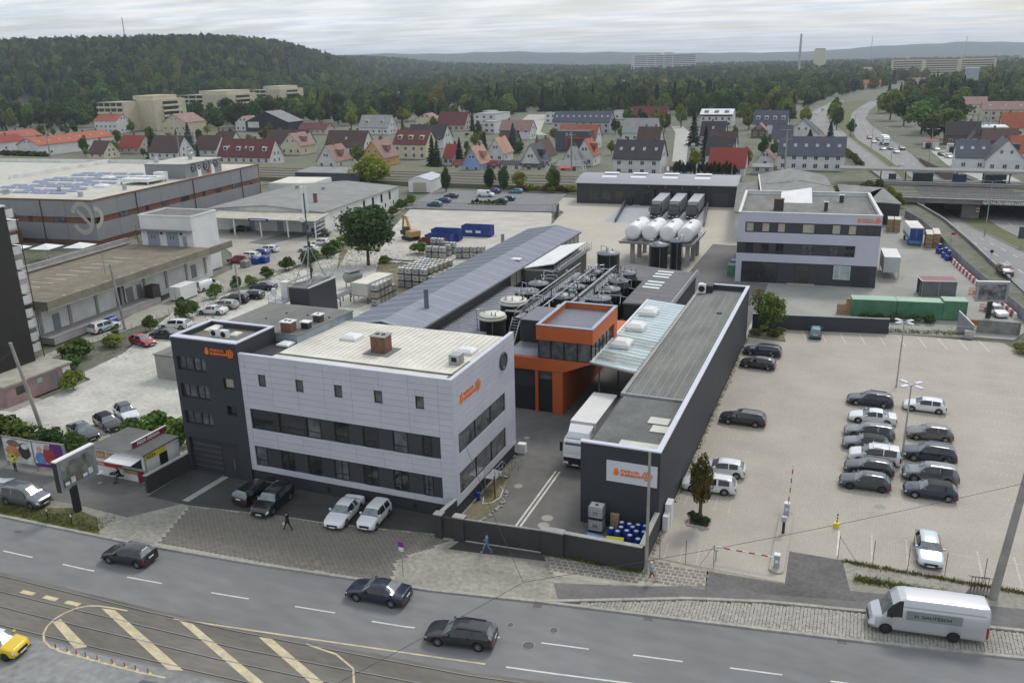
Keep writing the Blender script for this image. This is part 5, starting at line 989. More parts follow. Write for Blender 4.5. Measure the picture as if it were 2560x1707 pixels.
# ------ administration block and the sheds behind
def admin():
 t=thing('administration_building','white three-storey block with dark window bands and small orange logo','building',(-18.4,146.0,0),R(4.7))
 L,D,H=22.3,25.0,12.0
 w1=(1.2,L-.02,8.6,10.35);w2=(.02,18.7,5.0,6.9);w3=(.95,L-.02,0.02,3.65)
 b=MB();holed(b,PS(0),0,L,0,H-.15,[w1,w2,w3],.14);P=PE(L);b.quad(P(0,3.7),P(D,3.7),P(D,H-.15),P(0,H-.15));P=PW(0);b.quad(P(D,0),P(0,0),P(0,H-.15),P(D,H-.15));P=PN(D);b.quad(P(L,0),P(0,0),P(0,H-.15),P(L,H-.15));b.build('wall',LILAC_W,t)
 MB().box(L-.1,.15,0,L+.001,D,3.7).build('side_base',A_DARK,t)
 MB().box(.03,.1,.02,L-.02,.139,10.6).build('band_panel',A_DARK2,t);P=PS(.1)
 for a,c,bl in((1.35,2.6,1),(3.9,5.1,1),(6.4,7.6,1),(10.3,12.2,1),(14.9,16.2,1),(17.4,18.6,1),(20.1,21.3,0)):window(t,P,a,c,8.72,10.22,-.01,BLIND if bl else GLASS,fw=.06)
 for a in(1.4,3.9,6.3,10.3,14.8,17.2):window(t,P,a,a+(1.9 if a==10.3 else 1.3),5.1,6.8,-.01,GLASS_L if a in(10.3,14.8)else GLASS,(.5,),fw=.06)
 for a,c in((1.0,3.9),(4.0,6.9)):window(t,P,a,c,.05,3.55,-.01,GLASS,(.33,.66),rails=(.33,.66),name='gate_glazing')
 d=window(t,P,9.7,11.9,.05,3.4,-.01,mat('brown_tinted_glass',()),(.5,),rails=(.65,),name='door');MB().box(8.5,-1.2,0,12.9,-.02,.22).build('entrance_step',CONC,t)
 window(t,P,15.7,18.3,1.2,3.5,-.01,mat('frosted_glass',(.38,.44,.44),.2,var=.25,scale=.8),(.38,),name='shop_window',frame=WHITE)
 g=MB().box(18.7,.05,.05,21.3,.098,3.3).build('roller_door',A_DARK,t)
 for k in range(12):MB().box(18.7,.035,.1+k*.27,21.3,.049,.14+k*.27).build('slat',FRAME,g)
 logo(t,PS(0),18.6,10.72,.83)
 MB().box(.3,.3,11.2,L-.3,D-.3,11.25).build('roof',BITUMEN,t)
 b=MB();b.box(0.001,0.001,11.25,L-.001,.3,H-.15);b.box(.001,D-.3,11.25,L-.001,D-.001,H-.15);b.box(.001,.3,11.25,.3,D-.3,H-.15);b.box(L-.3,.3,11.25,L-.001,D-.3,H-.15);b.build('parapet',WHITE_W,t)
 b=MB();b.box(-.06,-.06,H-.15,L+.06,.4,H);b.box(-.06,D-.4,H-.15,L+.06,D+.06,H);b.box(-.06,.4,H-.15,.4,D-.4,H);b.box(L-.4,.4,H-.15,L+.06,D-.4,H);b.build('coping',mat('pale_stone_coping',(.62,.61,.58),.6),t)
 chimney(t,6.3,7.0,11.25,1.6,1.4,1.9,mat('dark_flue_brick',()),BRICK_C,0);chimney(t,14.0,7.5,11.25,.6,.6,1.5,mat('dark_flue_brick',()),WHITE,1);chimney(t,17.0,17.2,11.25,.7,.7,1.3,mat('dark_flue_brick',()),WHITE,1)
 MB().add([(6.5,15,11.3),(12,15,11.3),(12,23,11.3),(6.5,23,11.3),(6.6,17.5,12.1),(11.9,19.5,13.0),(11.9,23,13.0),(6.6,23,12.1)],((4,5,6,7),(0,1,5,4),(1,2,6,5),(3,0,4,7))).build('roof_lantern',WHITE,t)
 for k in range(10):MB().box(L-1.0,2+k*2.1,11.25,L-.75,2.3+k*2.1,11.5).build('roof_stub',STEEL,t)
 for k,(y,m,nm)in enumerate(((153,BLUE_D,'blue'),(149.5,GREEN_C,'green'))):MB().box(-20.2,y,0,-18.9,y+2.2,1.8).box(-20.25,y-.05,1.8,-18.85,y+2.25,1.95).build('waste_bin',m,label=f'{nm} waste bin against the left flank of the white block',cat='bin')
admin()
def rear_sheds():
 m=mat('grey_shed_roof',(.215,.215,.2),.9,var=.18,scale=.2,stretch=(1.5,.4,1),wear=.1)
 t=thing('gabled_shed','large grey low-gabled shed roof behind the white three-storey block','building')
 L0,L1,M0,M1,R0,R1=(-17.5,178),(-25.4,238),(-9.5,178),(-17.6,240),(-1.2,180),(-8.8,240)
 b=MB();b.quad((*L0,6.5),(*M0,8.2),(*M1,8.2),(*L1,6.5));b.quad((*M0,8.2),(*R0,6.5),(*R1,6.5),(*M1,8.2));b.build('roof',m,t)
 MB().prism([L0,R0,R1,L1],0,6.45).tri((*L0,6.45),(*R0,6.45),(*M0,8.15)).build('wall',CONC,t);MB().bar((*L0,6.55),(*L1,6.55),.25).build('gutter',WHITE,t);MB().bar((-21,214,7.4),(-13,215,8.22),.08).bar((-13,215,8.22),(-5,213,7.2),.08).build('roof_seam',FRAME,t)
 t=thing('lean_to_shed','low grey flat-pitched shed with dark wall beside the highway bridge','building')
 MB().prism([(-5.5,235),(5.3,231),(8.9,206),(2.7,207.7),(-3.5,205),(-1.4,182)],4.8,5.0).build('roof',m,t);MB().prism([(-5.3,234),(5.1,230.5),(8.6,206.3),(2.8,208),(-3.2,205),(-1.5,183)],0,4.79).build('wall',mat('dark_olive_cladding',(.04,.042,.038),.8),t)
 t=thing('flat_shed','small flat grey shed roof left of the gabled shed','building');MB().prism([(-29.3,227),(-24.8,232),(-19,182),(-24,182)],5.6,5.8).build('roof',BITUMEN,t);MB().prism([(-29.1,226.5),(-25,231),(-19.3,183),(-23.8,183)],0,5.59).build('wall',WHITE_W,t)
rear_sheds()
# ------ railway bridge and station
def bridge():
 t=thing('railway_bridge','concrete railway bridge over the highway with raised lettering','bridge')
 c=mat('bridge_concrete',(.20,.195,.18),.9,var=.25,scale=.4,wear=.1);dk=mat('dark_bridge_steel',(.06,.06,.058),.8,var=.2)
 MB().box(9,239.6,.35,60,240.2,1.45).build('girder',c,t);MB().box(9,239.3,1.45,60,240.3,1.6).build('coping',CONC,t);MB().box(12,240.2,.5,44,277,1.1).build('deck',dk,t)
 MB().box(9,276.6,.35,60,277.2,1.45).build('girder',c,t)
 MB().prism([(14.6,239.8),(15.6,239.8),(11.2,277),(10.2,277)],-4,.5).build('abutment',c,t);MB().prism([(42.2,239.8),(43.2,239.8),(36.5,277),(35.5,277)],-4,.5).build('abutment',c,t)
 for y in(243.5,256,269):x=(interp(ML,y)+interp(MR,y))/2;MB().box(x-2.0,y-1.2,-4,x+2.0,y+1.2,.5).build('pier',c,t)
 r=MB()
 for z in(2.1,2.6):r.bar((9,239.5,z),(60,239.5,z),.05)
 for k in range(26):r.bar((9+k*2,239.5,1.6),(9+k*2,239.5,2.65),.06)
 r.build('railing',STEEL,t)
 text('lettering','NÜRNBERGER',1.15,WHITE,t,(30.2,239.57,.52),(math.pi/2,0,0),.03,bold=.03);MB().torus((29.2,239.55,.95),.5,.1,'Y',20,6).build('emblem_ring',WHITE,t);MB().box(29.0,239.5,.7,29.12,239.6,1.2).box(29.25,239.5,.7,29.37,239.6,1.2).box(28.95,239.5,.9,29.5,239.6,1.0).build('emblem_castle',WHITE,t)
 sg=thing('height_sign','red and white warning board on the bridge pier','sign');x=(interp(ML,243.5)+interp(MR,243.5))/2
 for k in range(4):MB().box(x+1.2,242.15,-1.9+k*.35,x+2.0,242.28,-1.57+k*.35).build('stripe',RED_P if k%2 else WHITE,sg)
 s=thing('station_platform','railway platform with long flat canopy and dark shelters above the highway','platform')
 MB().box(3,266.5,1.1,62,271.5,2.0).build('platform_slab',CONC,s);MB().box(3,266.3,1.9,62,266.6,2.06).build('platform_edge',WHITE,s)
 MB().box(-6,265.8,5.25,62,272.0,5.4).build('canopy_roof',mat('canopy_felt',(.23,.22,.2),.9),s);MB().box(-6,265.6,4.9,62,265.8,5.5).build('canopy_fascia',mat('canopy_fascia_grey',(.34,.34,.34),.6),s)
 for k in range(9):MB().box(5+k*6.5,268.8,2.0,5.3+k*6.5,269.1,5.25).build('column',FRAME,s)
 for x,w in((13.5,5.2),(31.5,5.2),(46,5)):q=MB().box(x,267.5,2.0,x+w,270.5,4.3).build('shelter',glass_mat('shelter_glass',(.03,.045,.055)),s);MB().box(x-.2,267.3,4.3,x+w+.2,270.7,4.45).build('shelter_roof',STEEL,q)
 MB().box(23.5,267.3,2.2,27,267.4,4.2).build('poster_board',mat('dark_blue_board',(.03,.05,.1),.4),s);MB().box(7.2,267.3,2.4,9.2,267.4,4.0).build('poster_board',MATS['dark_blue_board'],s)
 for nm,T,d,y1,lab in(('retaining_wall',EL,-.05,239.5,'pale concrete retaining wall sloping under the bridge, yard side'),('retaining_wall',ER,.05,239.5,'brown retaining wall beyond the right carriageway')):
  w=MB();y=160.0;prev=None
  while y<=345:
   x=interp(T,y)+d;cur=((x,y,zroad(y)-.2),(x,y,.45 if y<240 or y>277 else .3))
   if prev:w.quad(prev[0],cur[0],cur[1],prev[1]).quad(prev[1],cur[1],(cur[1][0]+(-.35 if d<0 else .35),y,cur[1][2]),(prev[1][0]+(-.35 if d<0 else .35),prev[1][1],prev[1][2]))
   prev=cur;y+=5
  w.build(nm,CONC if d<0 else mat('brown_wall',(.15,.1,.075),.9),label=lab,cat='wall')
bridge()
# ------ storage yard
def pallet_mesh():
 b=MB()
 for k in range(5):b.box(0,k*.17,.11,1.2,k*.17+.12,.135)
 for k in range(3):b.box(0,k*.34,0,1.2,k*.34+.12,.11)
 me=b.mesh('pallet');me.materials.append(WOOD);return me
PAL=pallet_mesh()
def pallets(x,y,n,label,rz=0.0,group='wooden pallet stacks'):
 t=thing('pallet_stack',label,'pallets',(x,y,0),rz,group)
 for k in range(n):link('pallet',PAL,None,t,loc=(random.uniform(-.03,.03),random.uniform(-.03,.03),k*.145))
 return t
random.seed(21)
pallets(-1.4,130.4,11,'lower pallet stack left of the green containers',R(5));pallets(-.2,130.6,17,'taller pallet stack against the end of the green containers',R(2))
CR=MB()
for z in(0,.55):CR.box(0,0,z,1.2,1.0,z+.12)
for x in(0,.3,.6,.9,1.1):CR.box(x,0,0,x+.09,.02,.9);CR.box(x,.98,0,x+.09,1.0,.9)
for y in(.02,.3,.6,.88):CR.box(0,y,0,.02,y+.09,.9);CR.box(1.18,y,0,1.2,y+.09,.9)
CR.box(.03,.03,.02,1.17,.97,.82);CRM=CR.mesh('crate');CRM.materials.append(WOOD)
k=0
for gx,gy,nx,ny,nz,lab in((6.2,198.5,2,3,3,'left crate pile'),(13.0,183.2,1,4,3,'crate row beside the blue trailer'),(14.35,184,1,5,3,'crate row nearest the fence')):
 for i in range(nx):
  for j in range(ny):
   t=thing('crate_stack',f'wooden crate stack with pale lid, {("first", "second", "third", "fourth", "fifth")[j]} back in the {lab}'+(f', {("outer", "inner")[i]} file' if nx>1 else ''),'crates',(gx+i*1.35,gy+j*1.3,0),0,'crate stacks in the storage yard')
   for q in range(nz):link('crate',CRM,None,t,loc=(0,0,q*.92))
   MB().box(0,0,nz*.92,1.22,1.02,nz*.92+.06).build('lid',CREAM,t)
def drum(x,y,z,label,r=.29,h=.9,m=BLUE_D,group='blue drums',tilt=None):
 t=thing('drum',label,'drum',(x,y,z),0,group)
 MB().lathe((0,0,0),[(r*.92,0),(r,.04),(r,h*.32),(r*1.04,h*.34),(r,h*.37),(r,h*.64),(r*1.04,h*.66),(r,h*.69),(r,h*.93),(r*.93,h)],18).build('shell',m,t)
 MB().cyl((r*.4,0,h),(r*.4,0,h+.03),.06,n=8).build('bung',WHITE,t);MB().cyl((0,0,h),(0,0,h+.008),r*.6,n=14).build('label_disc',WHITE,t)
 if tilt:t.rotation_euler=tilt
 return t
for k,(x,y,z)in enumerate(((15.0,179.5,0),(15.6,179.2,0),(15.2,178.6,0),(15.2,179.2,.92),(15.7,176.0,0),(16.3,175.6,0),(15.8,175.2,0),(16.0,175.7,.92),(16.1,173.6,0),(16.6,173.2,0),(16.2,172.8,0),(16.4,173.3,.92))):drum(x,y,z,f'{("left", "right", "front", "topmost")[k % 4]} blue drum of the {("far", "middle", "near")[k // 4]} cluster by the grey fence',.38,.9,group='blue drums by the grey fence')
def container(x,y,rz,L,H,label):
 t=thing('shipping_container',label,'container',(x,y,0),rz,'green shipping containers');W=2.44
 MB().box(0,.04,.1,L,W-.04,H-.08).build('body',GREEN_C,t);MB().box(-.02,-.02,H-.08,L+.02,W+.02,H).build('roof',mat('pale_green_top',(.30,.45,.34),.6,var=.12),t)
 for s in(0,W-.04):
  b=MB();n=int(L/.28)
  for k in range(n):b.box(k*.28+.08,s-.0,.12,k*.28+.2,s+.042,H-.1)
  b.build('corrugation',GREEN_C,t)
 for x_ in(0,L-.1):
  for y_ in(-.01,W-.09):MB().box(x_,y_,0,x_+.1,y_+.1,H-.09).build('corner_post',GREEN_C,t)
container(.6,130.1,R(8),6.06,2.6,'green shipping container on the left beside the pallet stacks');container(6.7,130.95,R(8),6.06,2.6,'green shipping container in the middle of the row');container(12.75,131.8,R(8),3.1,2.9,'taller green container at the right end of the row')
def yard_things():
 t=thing('storage_tent','grey tarpaulin tent with pink roof behind the green containers','tent',(10.6,144.8,0),R(13));g=mat('grey_tarpaulin',(.13,.135,.145),.6,var=.15,scale=1)
 MB().box(0,0,0,5.1,.05,2.5).box(0,2.6,0,5.1,2.65,2.6).box(5.05,.05,0,5.1,2.6,2.5).build('side_sheet',g,t);MB().add([(-.1,-.1,2.5),(5.2,-.1,2.5),(5.2,2.75,2.62),(-.1,2.75,2.62),(-.1,-.1,2.42),(5.2,-.1,2.42),(5.2,2.75,2.54),(-.1,2.75,2.54)],((0,1,2,3),(4,5,1,0),(5,6,2,1),(6,7,3,2),(7,4,0,3))).build('roof',mat('dusty_pink_roof',(.27,.15,.15),.8),t)
 MB().bar((-.1,-.12,2.5),(5.2,-.12,2.5),.1).bar((-.12,-.1,2.5),(-.12,2.75,2.6),.1).build('roof_edge',WHITE,t);MB().cbox((-.15,.4,1.2),(.12,.5,2.3)).build('curtain',g,t)
 for x,y in((0,0),(5.05,0),(5.05,2.6),(0,2.6),(2.5,0)):MB().box(x-.04,y-.04,0,x+.04,y+.04,2.5).build('pole',STEEL,t)
 t=thing('swap_body','white swap body standing on thin legs beside the white block','container',(5.0,155.0,0),R(4));wm=mat('swap_body_grey',(.52,.54,.53),.5,var=.06)
 MB().box(0,0,1.15,2.55,7.3,3.75).build('body',wm,t);MB().box(-.03,-.03,3.75,2.58,7.33,3.82).build('roof',WHITE,t)
 for x in(.08,2.47):
  for y in(.2,7.1):MB().box(x-.05,y-.05,0,x+.05,y+.05,1.15).build('leg',STEEL,t)
 t=thing('box_trailer','white and blue box trailer with dark blue rear doors','trailer',(10.0,184.6,0),R(6));bl=mat('sky_blue_skirt',(.06,.22,.42),.5,var=.1)
 MB().box(0,0,1.9,2.5,8.2,3.6).build('body',WHITE,t);MB().box(-.01,-.005,1.15,2.51,8.21,1.899).build('lower_body',bl,t);MB().box(-.02,-.02,3.6,2.52,8.22,3.68).build('roof',CREAM,t);MB().box(.0,-.05,.5,2.5,.2,1.1).build('tail_lift',bl,t)
 for x in(.06,1.28):d=MB().box(x,-.08,1.15,x+1.16,-.006,3.5).build('rear_door',BLUE_C,t);[MB().box(x+q,-.12,1.2,x+q+.05,-.081,3.45).build('locking_bar',BLUE_C,d)for q in(.3,.8)]
 for y in(1.2,6.6):[MB().cyl((x,y,.45),(x+.25,y,.45),.45,n=16).build('wheel',BLACK,t)for x in(.05,2.2)]
 for x in(.1,2.35):MB().box(x,7.6,0,x+.1,7.7,1.15).build('leg',STEEL,t)
 pts=[(10.3,217.5),(13.3,206),(15.6,190),(17.0,177.5),(18.3,167),(20.1,155),(22.2,142),(23.6,133)];f=thing('panel_fence','grey metal panel fence between storage yard and highway','fence');fm=mat('grey_fence_sheet',(.25,.26,.29),.55,var=.1,objrand=.08)
 for(xa,ya),(xb,yb)in zip(pts,pts[1:]):
  n=max(1,int(math.hypot(xb-xa,yb-ya)/2.2));
  for k in range(n):
   a=Vector((xa+(xb-xa)*k/n,ya+(yb-ya)*k/n,0));c=Vector((xa+(xb-xa)*(k+1)/n,ya+(yb-ya)*(k+1)/n,0));d=(c-a)*.985+a
   MB().bar(a+Vector((0,0,.9)),d+Vector((0,0,.9)),.05,1.75).build('fence_panel',fm,f);MB().box(a.x-.06,a.y-.06,0,a.x+.06,a.y+.06,1.95).build('post',STEEL,f)
 n=34;q=0
 for k in range(n):
  y=171.2-k*1.07;x=interp([(133,22.9),(142,21.4),(155,19.3),(167,17.5),(178,16.2)],y)
  b=MB();b.add([(-.25,-.5,0),(.25,-.5,0),(.25,.5,0),(-.25,.5,0),(-.1,-.5,.85),(.1,-.5,.85),(.1,.5,.85),(-.1,.5,.85)],((4,5,6,7),(0,1,5,4),(1,2,6,5),(2,3,7,6),(3,0,4,7)))
  o=b.build('barrier_block',RED_P if k%2==0 else WHITE,label=f'{ORD[k // 2]} '+('red' if k%2==0 else 'white')+' plastic barrier block along the grey fence, counted from the bridge end',cat='barrier',group=('red' if k%2==0 else 'white')+' barrier blocks',loc=(x,y,0),rz=R(8))
 t=thing('billboard','backlit billboard on a dark post behind the car park','billboard',(18.9,135.0,0),R(12));MB().box(-.3,-.2,0,.3,.2,2.5).build('post',FRAME,t);MB().box(-2.1,-.2,2.45,2.15,.2,5.35).build('frame',mat('silver_frame',(.42,.43,.45),.4,.5),t);MB().box(-1.75,-.23,2.8,1.8,-.201,5.0).build('poster',mat('grey_poster',(.36,.36,.37),.4,var=.9,scale=.9,col2=(.02,.02,.025),detail=3),t);MB().box(-2.15,-.25,5.35,2.2,.25,5.45).build('cap',WHITE,t)
 w=thing('rear_wall','dark wall closing the far side of the car park','wall');MB().prism([(-12.3,119.6),(5.5,122.55),(5.45,122.85),(-12.3,119.9)],0,2.1).build('wall_panel',A_DARK,w);MB().prism([(-12.35,119.55),(5.55,122.5),(5.5,122.9),(-12.35,119.95)],2.1,2.17).build('coping',CONC,w)
 f=thing('mesh_fence','thin wire fence on a kerb right of the dark rear wall','fence');MB().prism([(5.6,122.6),(16,124),(16,124.25),(5.6,122.85)],0,.15).build('kerb',CONC,f)
 for k in range(5):MB().cyl((5.8+k*2.5,122.8+k*.34,0),(5.8+k*2.5,122.8+k*.34,1.6),.03,n=6).build('post',STEEL,f)
 MB().bar((5.8,122.8,1.55),(15.8,124.15,1.55),.03).bar((5.8,122.8,.8),(15.8,124.15,.8),.02).build('rail',STEEL,f)
 g=thing('sliding_gate','grey metal gate leaf standing open by the wire fence','gate');MB().add([(14.3,127.9,0),(15.9,124.2,0),(15.9,124.2,1.7),(14.3,127.9,2.6),(14.42,127.95,0),(16.02,124.25,0),(16.02,124.25,1.7),(14.42,127.95,2.6)],((0,1,2,3),(7,6,5,4),(3,2,6,7),(0,3,7,4),(1,5,6,2))).build('leaf',mat('grey_fence_sheet',()),g);MB().bar((14.36,127.9,2.63),(15.96,124.2,1.73),.12).build('top_rail',WHITE,g);MB().box(14.9,123.5,0,15.9,124.0,1.1).build('gate_cabinet',STEEL,g)
 w=thing('weathered_wall','weathered concrete wall below the billboard','wall');MB().box(16.7,127.2,0,21.9,127.45,1.75).build('wall_panel',mat('stained_concrete',(.22,.22,.2),.9,var=.35,scale=.8),w)
 for k,(x,y)in enumerate(((18.2,148.5),(18.6,146.5),(18.8,139.0))):
  t=thing('road_barrier',f'orange barrier frame stack, {("farthest", "middle", "nearest")[k]} of three beside the billboard','barrier',(x,y,0),R(20),'orange barrier frames')
  for q in range(5):MB().bar((-.7,0,.12+q*.22),(.7,.1*q,.12+q*.22),.09).build('bar',mat('orange_frame',(.5,.17,.05),.7,var=.3,scale=4),t)
 MB().box(16.0,128.6,.55,18.0,128.7,1.3).box(16.1,128.6,0,16.2,128.7,.55).box(17.8,128.6,0,17.9,128.7,.55).build('orange_board',mat('orange_frame',()),label='orange board on feet beside the right container',cat='board')
 for x,y,h,lab,am in((26.9,215,12.2,'double-armed street lamp on the median before the bridge',2.0),(9.1,330,13,'double-armed street lamp on the median just beyond the bridge',2.0),(2.5,372,13,'double-armed street lamp on the median by the highway queue',2.0),(-5,430,13,'double-armed street lamp at the median gap',2.0),(21.5,336,12,'street lamp at the brown wall beyond the bridge',1.2),(-13,545,13,'far double-armed street lamp on the wide median',2.4),(-16,590,13,'farthest double-armed street lamp on the wide median',2.4)):
  z=zroad(y);t=thing('street_lamp',lab,'street lamp',(x,y,z),0,'highway street lamps');MB().cyl((0,0,0),(0,0,h),.14,.07,8).build('post',STEEL,t)
  for s in(-1,1):MB().bar((0,0,h),(s*am,0,h+.25),.06).build('arm',STEEL,t);MB().box(min(s*am,s*(am+.9)),-.15,h+.2,max(s*am,s*(am+.9)),.15,h+.32).build('lamp_head',WHITE,t)
 t=thing('direction_sign','back of a grey direction sign on the highway median','sign',(32.2,197,zroad(197)));MB().box(-1.5,-.05,2.0,2.2,.05,4.4).build('board',mat('sign_back',(.06,.065,.07),.6),t);[MB().cyl((x,.1,0),(x,.1,4.4),.06,n=6).build('post',STEEL,t)for x in(-.8,1.4)]
 t=thing('traffic_sign','round sign on a thin post at the highway edge','sign',(22.9,170.5,zroad(170)));MB().cyl((0,0,0),(0,0,3),.04,n=6).build('post',STEEL,t);MB().cyl((0,-.04,2.8),(0,.02,2.8),.3,n=16).build('disc',FRAME,t)
 t=thing('traffic_sign','small red sign on a thin post behind the grey fence','sign',(17.9,189,zroad(189)));MB().cyl((0,0,0),(0,0,3.4),.04,n=6).build('post',STEEL,t);MB().box(-.1,-.05,3.0,.75,.02,3.5).build('plate',RED_P,t)
yard_things()
# ------ car park furniture
def carpark_things():
 b=MB()
 def dots(x0,y0,x1,y1,step=.42,s=.055):
  L=math.hypot(x1-x0,y1-y0);n=int(L/step)
  for k in range(n+1):x,y=x0+(x1-x0)*k/max(1,n),y0+(y1-y0)*k/max(1,n);b.quad((x-s,y-s,.012),(x+s,y-s,.012),(x+s,y+s,.012),(x-s,y+s,.012))
 y=68.3
 while y<112:dots(-12.1,y,-7.7,y-.12);y+=2.6
 y=73.4
 while y<110.5:dots(1.05,y+.1,5.7,y-.1);dots(6.3,y+.1,10.9,y-.1);dots(14.0,y+.3,19,y+.1);y+=2.6
 for x in(-11.4,-10.2,-8.9,-7.7):dots(x,66.2,x,68.4,.3);dots(x+.1,57.5,x,59.4,.3)
 for x in(3.58,6.1,8.6,11.1,13.6):dots(x,62.4,x,66.4,.3,.07)
 b.build('bay_dot',PAINT_W,car_park,kind='stuff')
 b=MB()
 for k in range(10):x=-5.6+k*2.46;ya=120.6+k*.28;b.add([(x,ya,.011),(x+.1,ya,.011),(x+.95,ya-4.5,.011),(x+.85,ya-4.5,.011)],((0,3,2,1),))
 b.build('bay_line',PAINT_W,car_park,kind='stuff')
 MB().box(1.05,62.3,.007,1.2,66.2,.012).build('entry_line',PAINT_W,car_park)
 for y,lab in((101.7,'farther'),(81.0,'nearer')):
  t=thing('lamp_post',f'{lab} car park lamp post with four flat heads','lamp post',(6.1,y,0),0,'car park lamp posts');MB().cyl((0,0,0),(0,0,7.8),.1,.06,10).build('post',STEEL,t)
  for k in range(4):a=R(45+90*k);c,s=math.cos(a),math.sin(a);MB().bar((0,0,7.8),(c*.5,s*.5,7.85),.06).build('arm',STEEL,t);MB().cbox((c*.85,s*.85,7.88),(.8,.38,.12),a).build('lamp_head',mat('lamp_head_white',(.6,.62,.65),.4),t)
 i=thing('traffic_island',None,None);i['kind']='structure'
 pts=[(-3.55+.5+.55*math.cos(R(a)),58.6+.5*math.sin(R(a)))for a in range(180,361,20)]+[(-3.2+.55*math.cos(R(a))+.15,67.3+.5*math.sin(R(a)))for a in range(0,181,20)]
 MB().prism(pts,0,.13).build('island_kerb',KERB,i);MB().prism([(x*.92-.08*3.05,(y-63)*.96+63)for x,y in pts],.13,.136).build('island_top',PAVING,i)
 for k,(y,lab)in enumerate(((58.9,'lowered'),(67.2,'raised'))):
  t=thing('parking_barrier',f'grey parking barrier with its red and white boom {lab}','barrier',(-3.08,y,.13),0,'parking barriers');MB().box(-.2,-.2,0,.2,.2,1.05).build('housing',mat('barrier_grey',(.33,.35,.39),.45),t);MB().box(-.22,-.22,1.05,.22,.22,1.12).build('housing_cap',WHITE,t);MB().box(-.1,-.21,.45,.1,-.202,.7).build('badge',WHITE,t)
  for q in range(9):
   if k==0:MB().box(-.2-(q+1)*.46,-.33,.92,-.2-q*.46,-.28,1.02).build('boom_segment',WHITE if q%2==0 else RED_P,t)
   else:MB().box(.06+q*.015,-.3,1.0+q*.42,.15+q*.015,-.25,1.0+(q+1)*.42).build('boom_segment',WHITE if q%2==0 else RED_P,t)
 t=thing('ticket_machine','slim ticket machine between the two barriers','machine',(-3.07,64.3,.13));MB().box(-.1,-.3,0,.12,-.1,1.1).build('stand',FRAME,t);MB().box(-.2,-.45,1.1,.2,-.05,1.5).build('head',mat('barrier_grey',()),t)
 t=thing('boom_rest','pair of posts catching the lowered barrier boom','post',(-7.5,58.4,0));MB().box(-.05,-.05,0,.05,.05,1.0).box(-.18,-.06,.9,.18,.06,.98).build('fork',STEEL,t)
 p=thing('planter_bed','rectangular kerbed bed round the small car park tree','planter',(-9.65,63.5,0));MB().box(-.9,-.72,0,.9,.72,.16).build('edging',KERB,p);MB().box(-.78,-.6,.16,.78,.6,.2).build('soil',mat('planter_soil',(.06,.05,.03),.95),p)
 y=thing('warning_post','yellow and black warning post on a yellow base','bollard',(.9,66.7,0));MB().cyl((0,0,0),(0,0,.38),.24,n=14).build('base',YELLOW,y);[MB().cyl((0,0,.38+k*.14),(0,0,.52+k*.14),.055,n=8).build('band',FRAME if k%2 else YELLOW,y)for k in range(6)]
 t=thing('service_cabinet','white service cabinets against the warehouse end','cabinet',(-12.3,61.4,0));MB().box(0,.9,0,.5,2.0,1.95).build('cabinet_body',WHITE,t);MB().box(0,0,0,.45,.85,1.3).build('cabinet_body',WHITE,t)
 f=thing('wire_fence','thin post and wire fence along the car park street edge','fence')
 P1=[(-11.6,57.35),(-9.6,57.33),(-7.5,57.3)];P2=[(1.17,61.9),(3.64,62.0),(6.05,62.05),(8.55,62.1),(11.1,62.15),(13.8,62.2)]
 for P in(P1,P2):
  for x,yy in P:MB().cyl((x,yy,0),(x,yy,2.0),.03,n=6).build('post',mat('grey_green_post',(.16,.17,.16),.6),f)
  for z in(.15,1.0,1.9):
   MB().tube([(x,yy,z)for x,yy in P],.008,4).build('wire',STEEL,f)
 MB().bar((1.17,61.9,1.9),(2.4,62.0,.05),.03).bar((-7.5,57.3,2.0),(-8.5,57.4,.05),.03).build('brace',MATS['grey_green_post'],f)
 for k in range(6):
  s=thing('electric_scooter',f'dark parked scooter, {("leftmost", "second", "third", "fourth", "fifth", "rightmost")[k]} in the row behind the van','scooter',(10.0+k*.23,60.5+k*.03,0),R(68+2*k),'parked scooters')
  MB().box(-.5,-.07,.1,.35,.07,.15).build('deck',FRAME,s);MB().bar((.38,0,.15),(.28,0,1.1),.04).build('stem',FRAME,s);MB().bar((.28,-.25,1.12),(.28,.25,1.12),.03).build('handlebar',FRAME,s);[MB().cyl((x,-.03,.11),(x,.03,.11),.11,n=12).build('wheel',BLACK,s)for x in(-.5,.42)]
 MB().cyl((4.2,71.4,-.01),(4.2,71.4,.013),.45,n=20).build('manhole_cover',CONC,car_park)
 zone('plant_bed',[(-12.3,115.4),(-7.3,114.8),(-8.1,119.5),(-12.3,119.2)],.12,SOIL)
carpark_things()
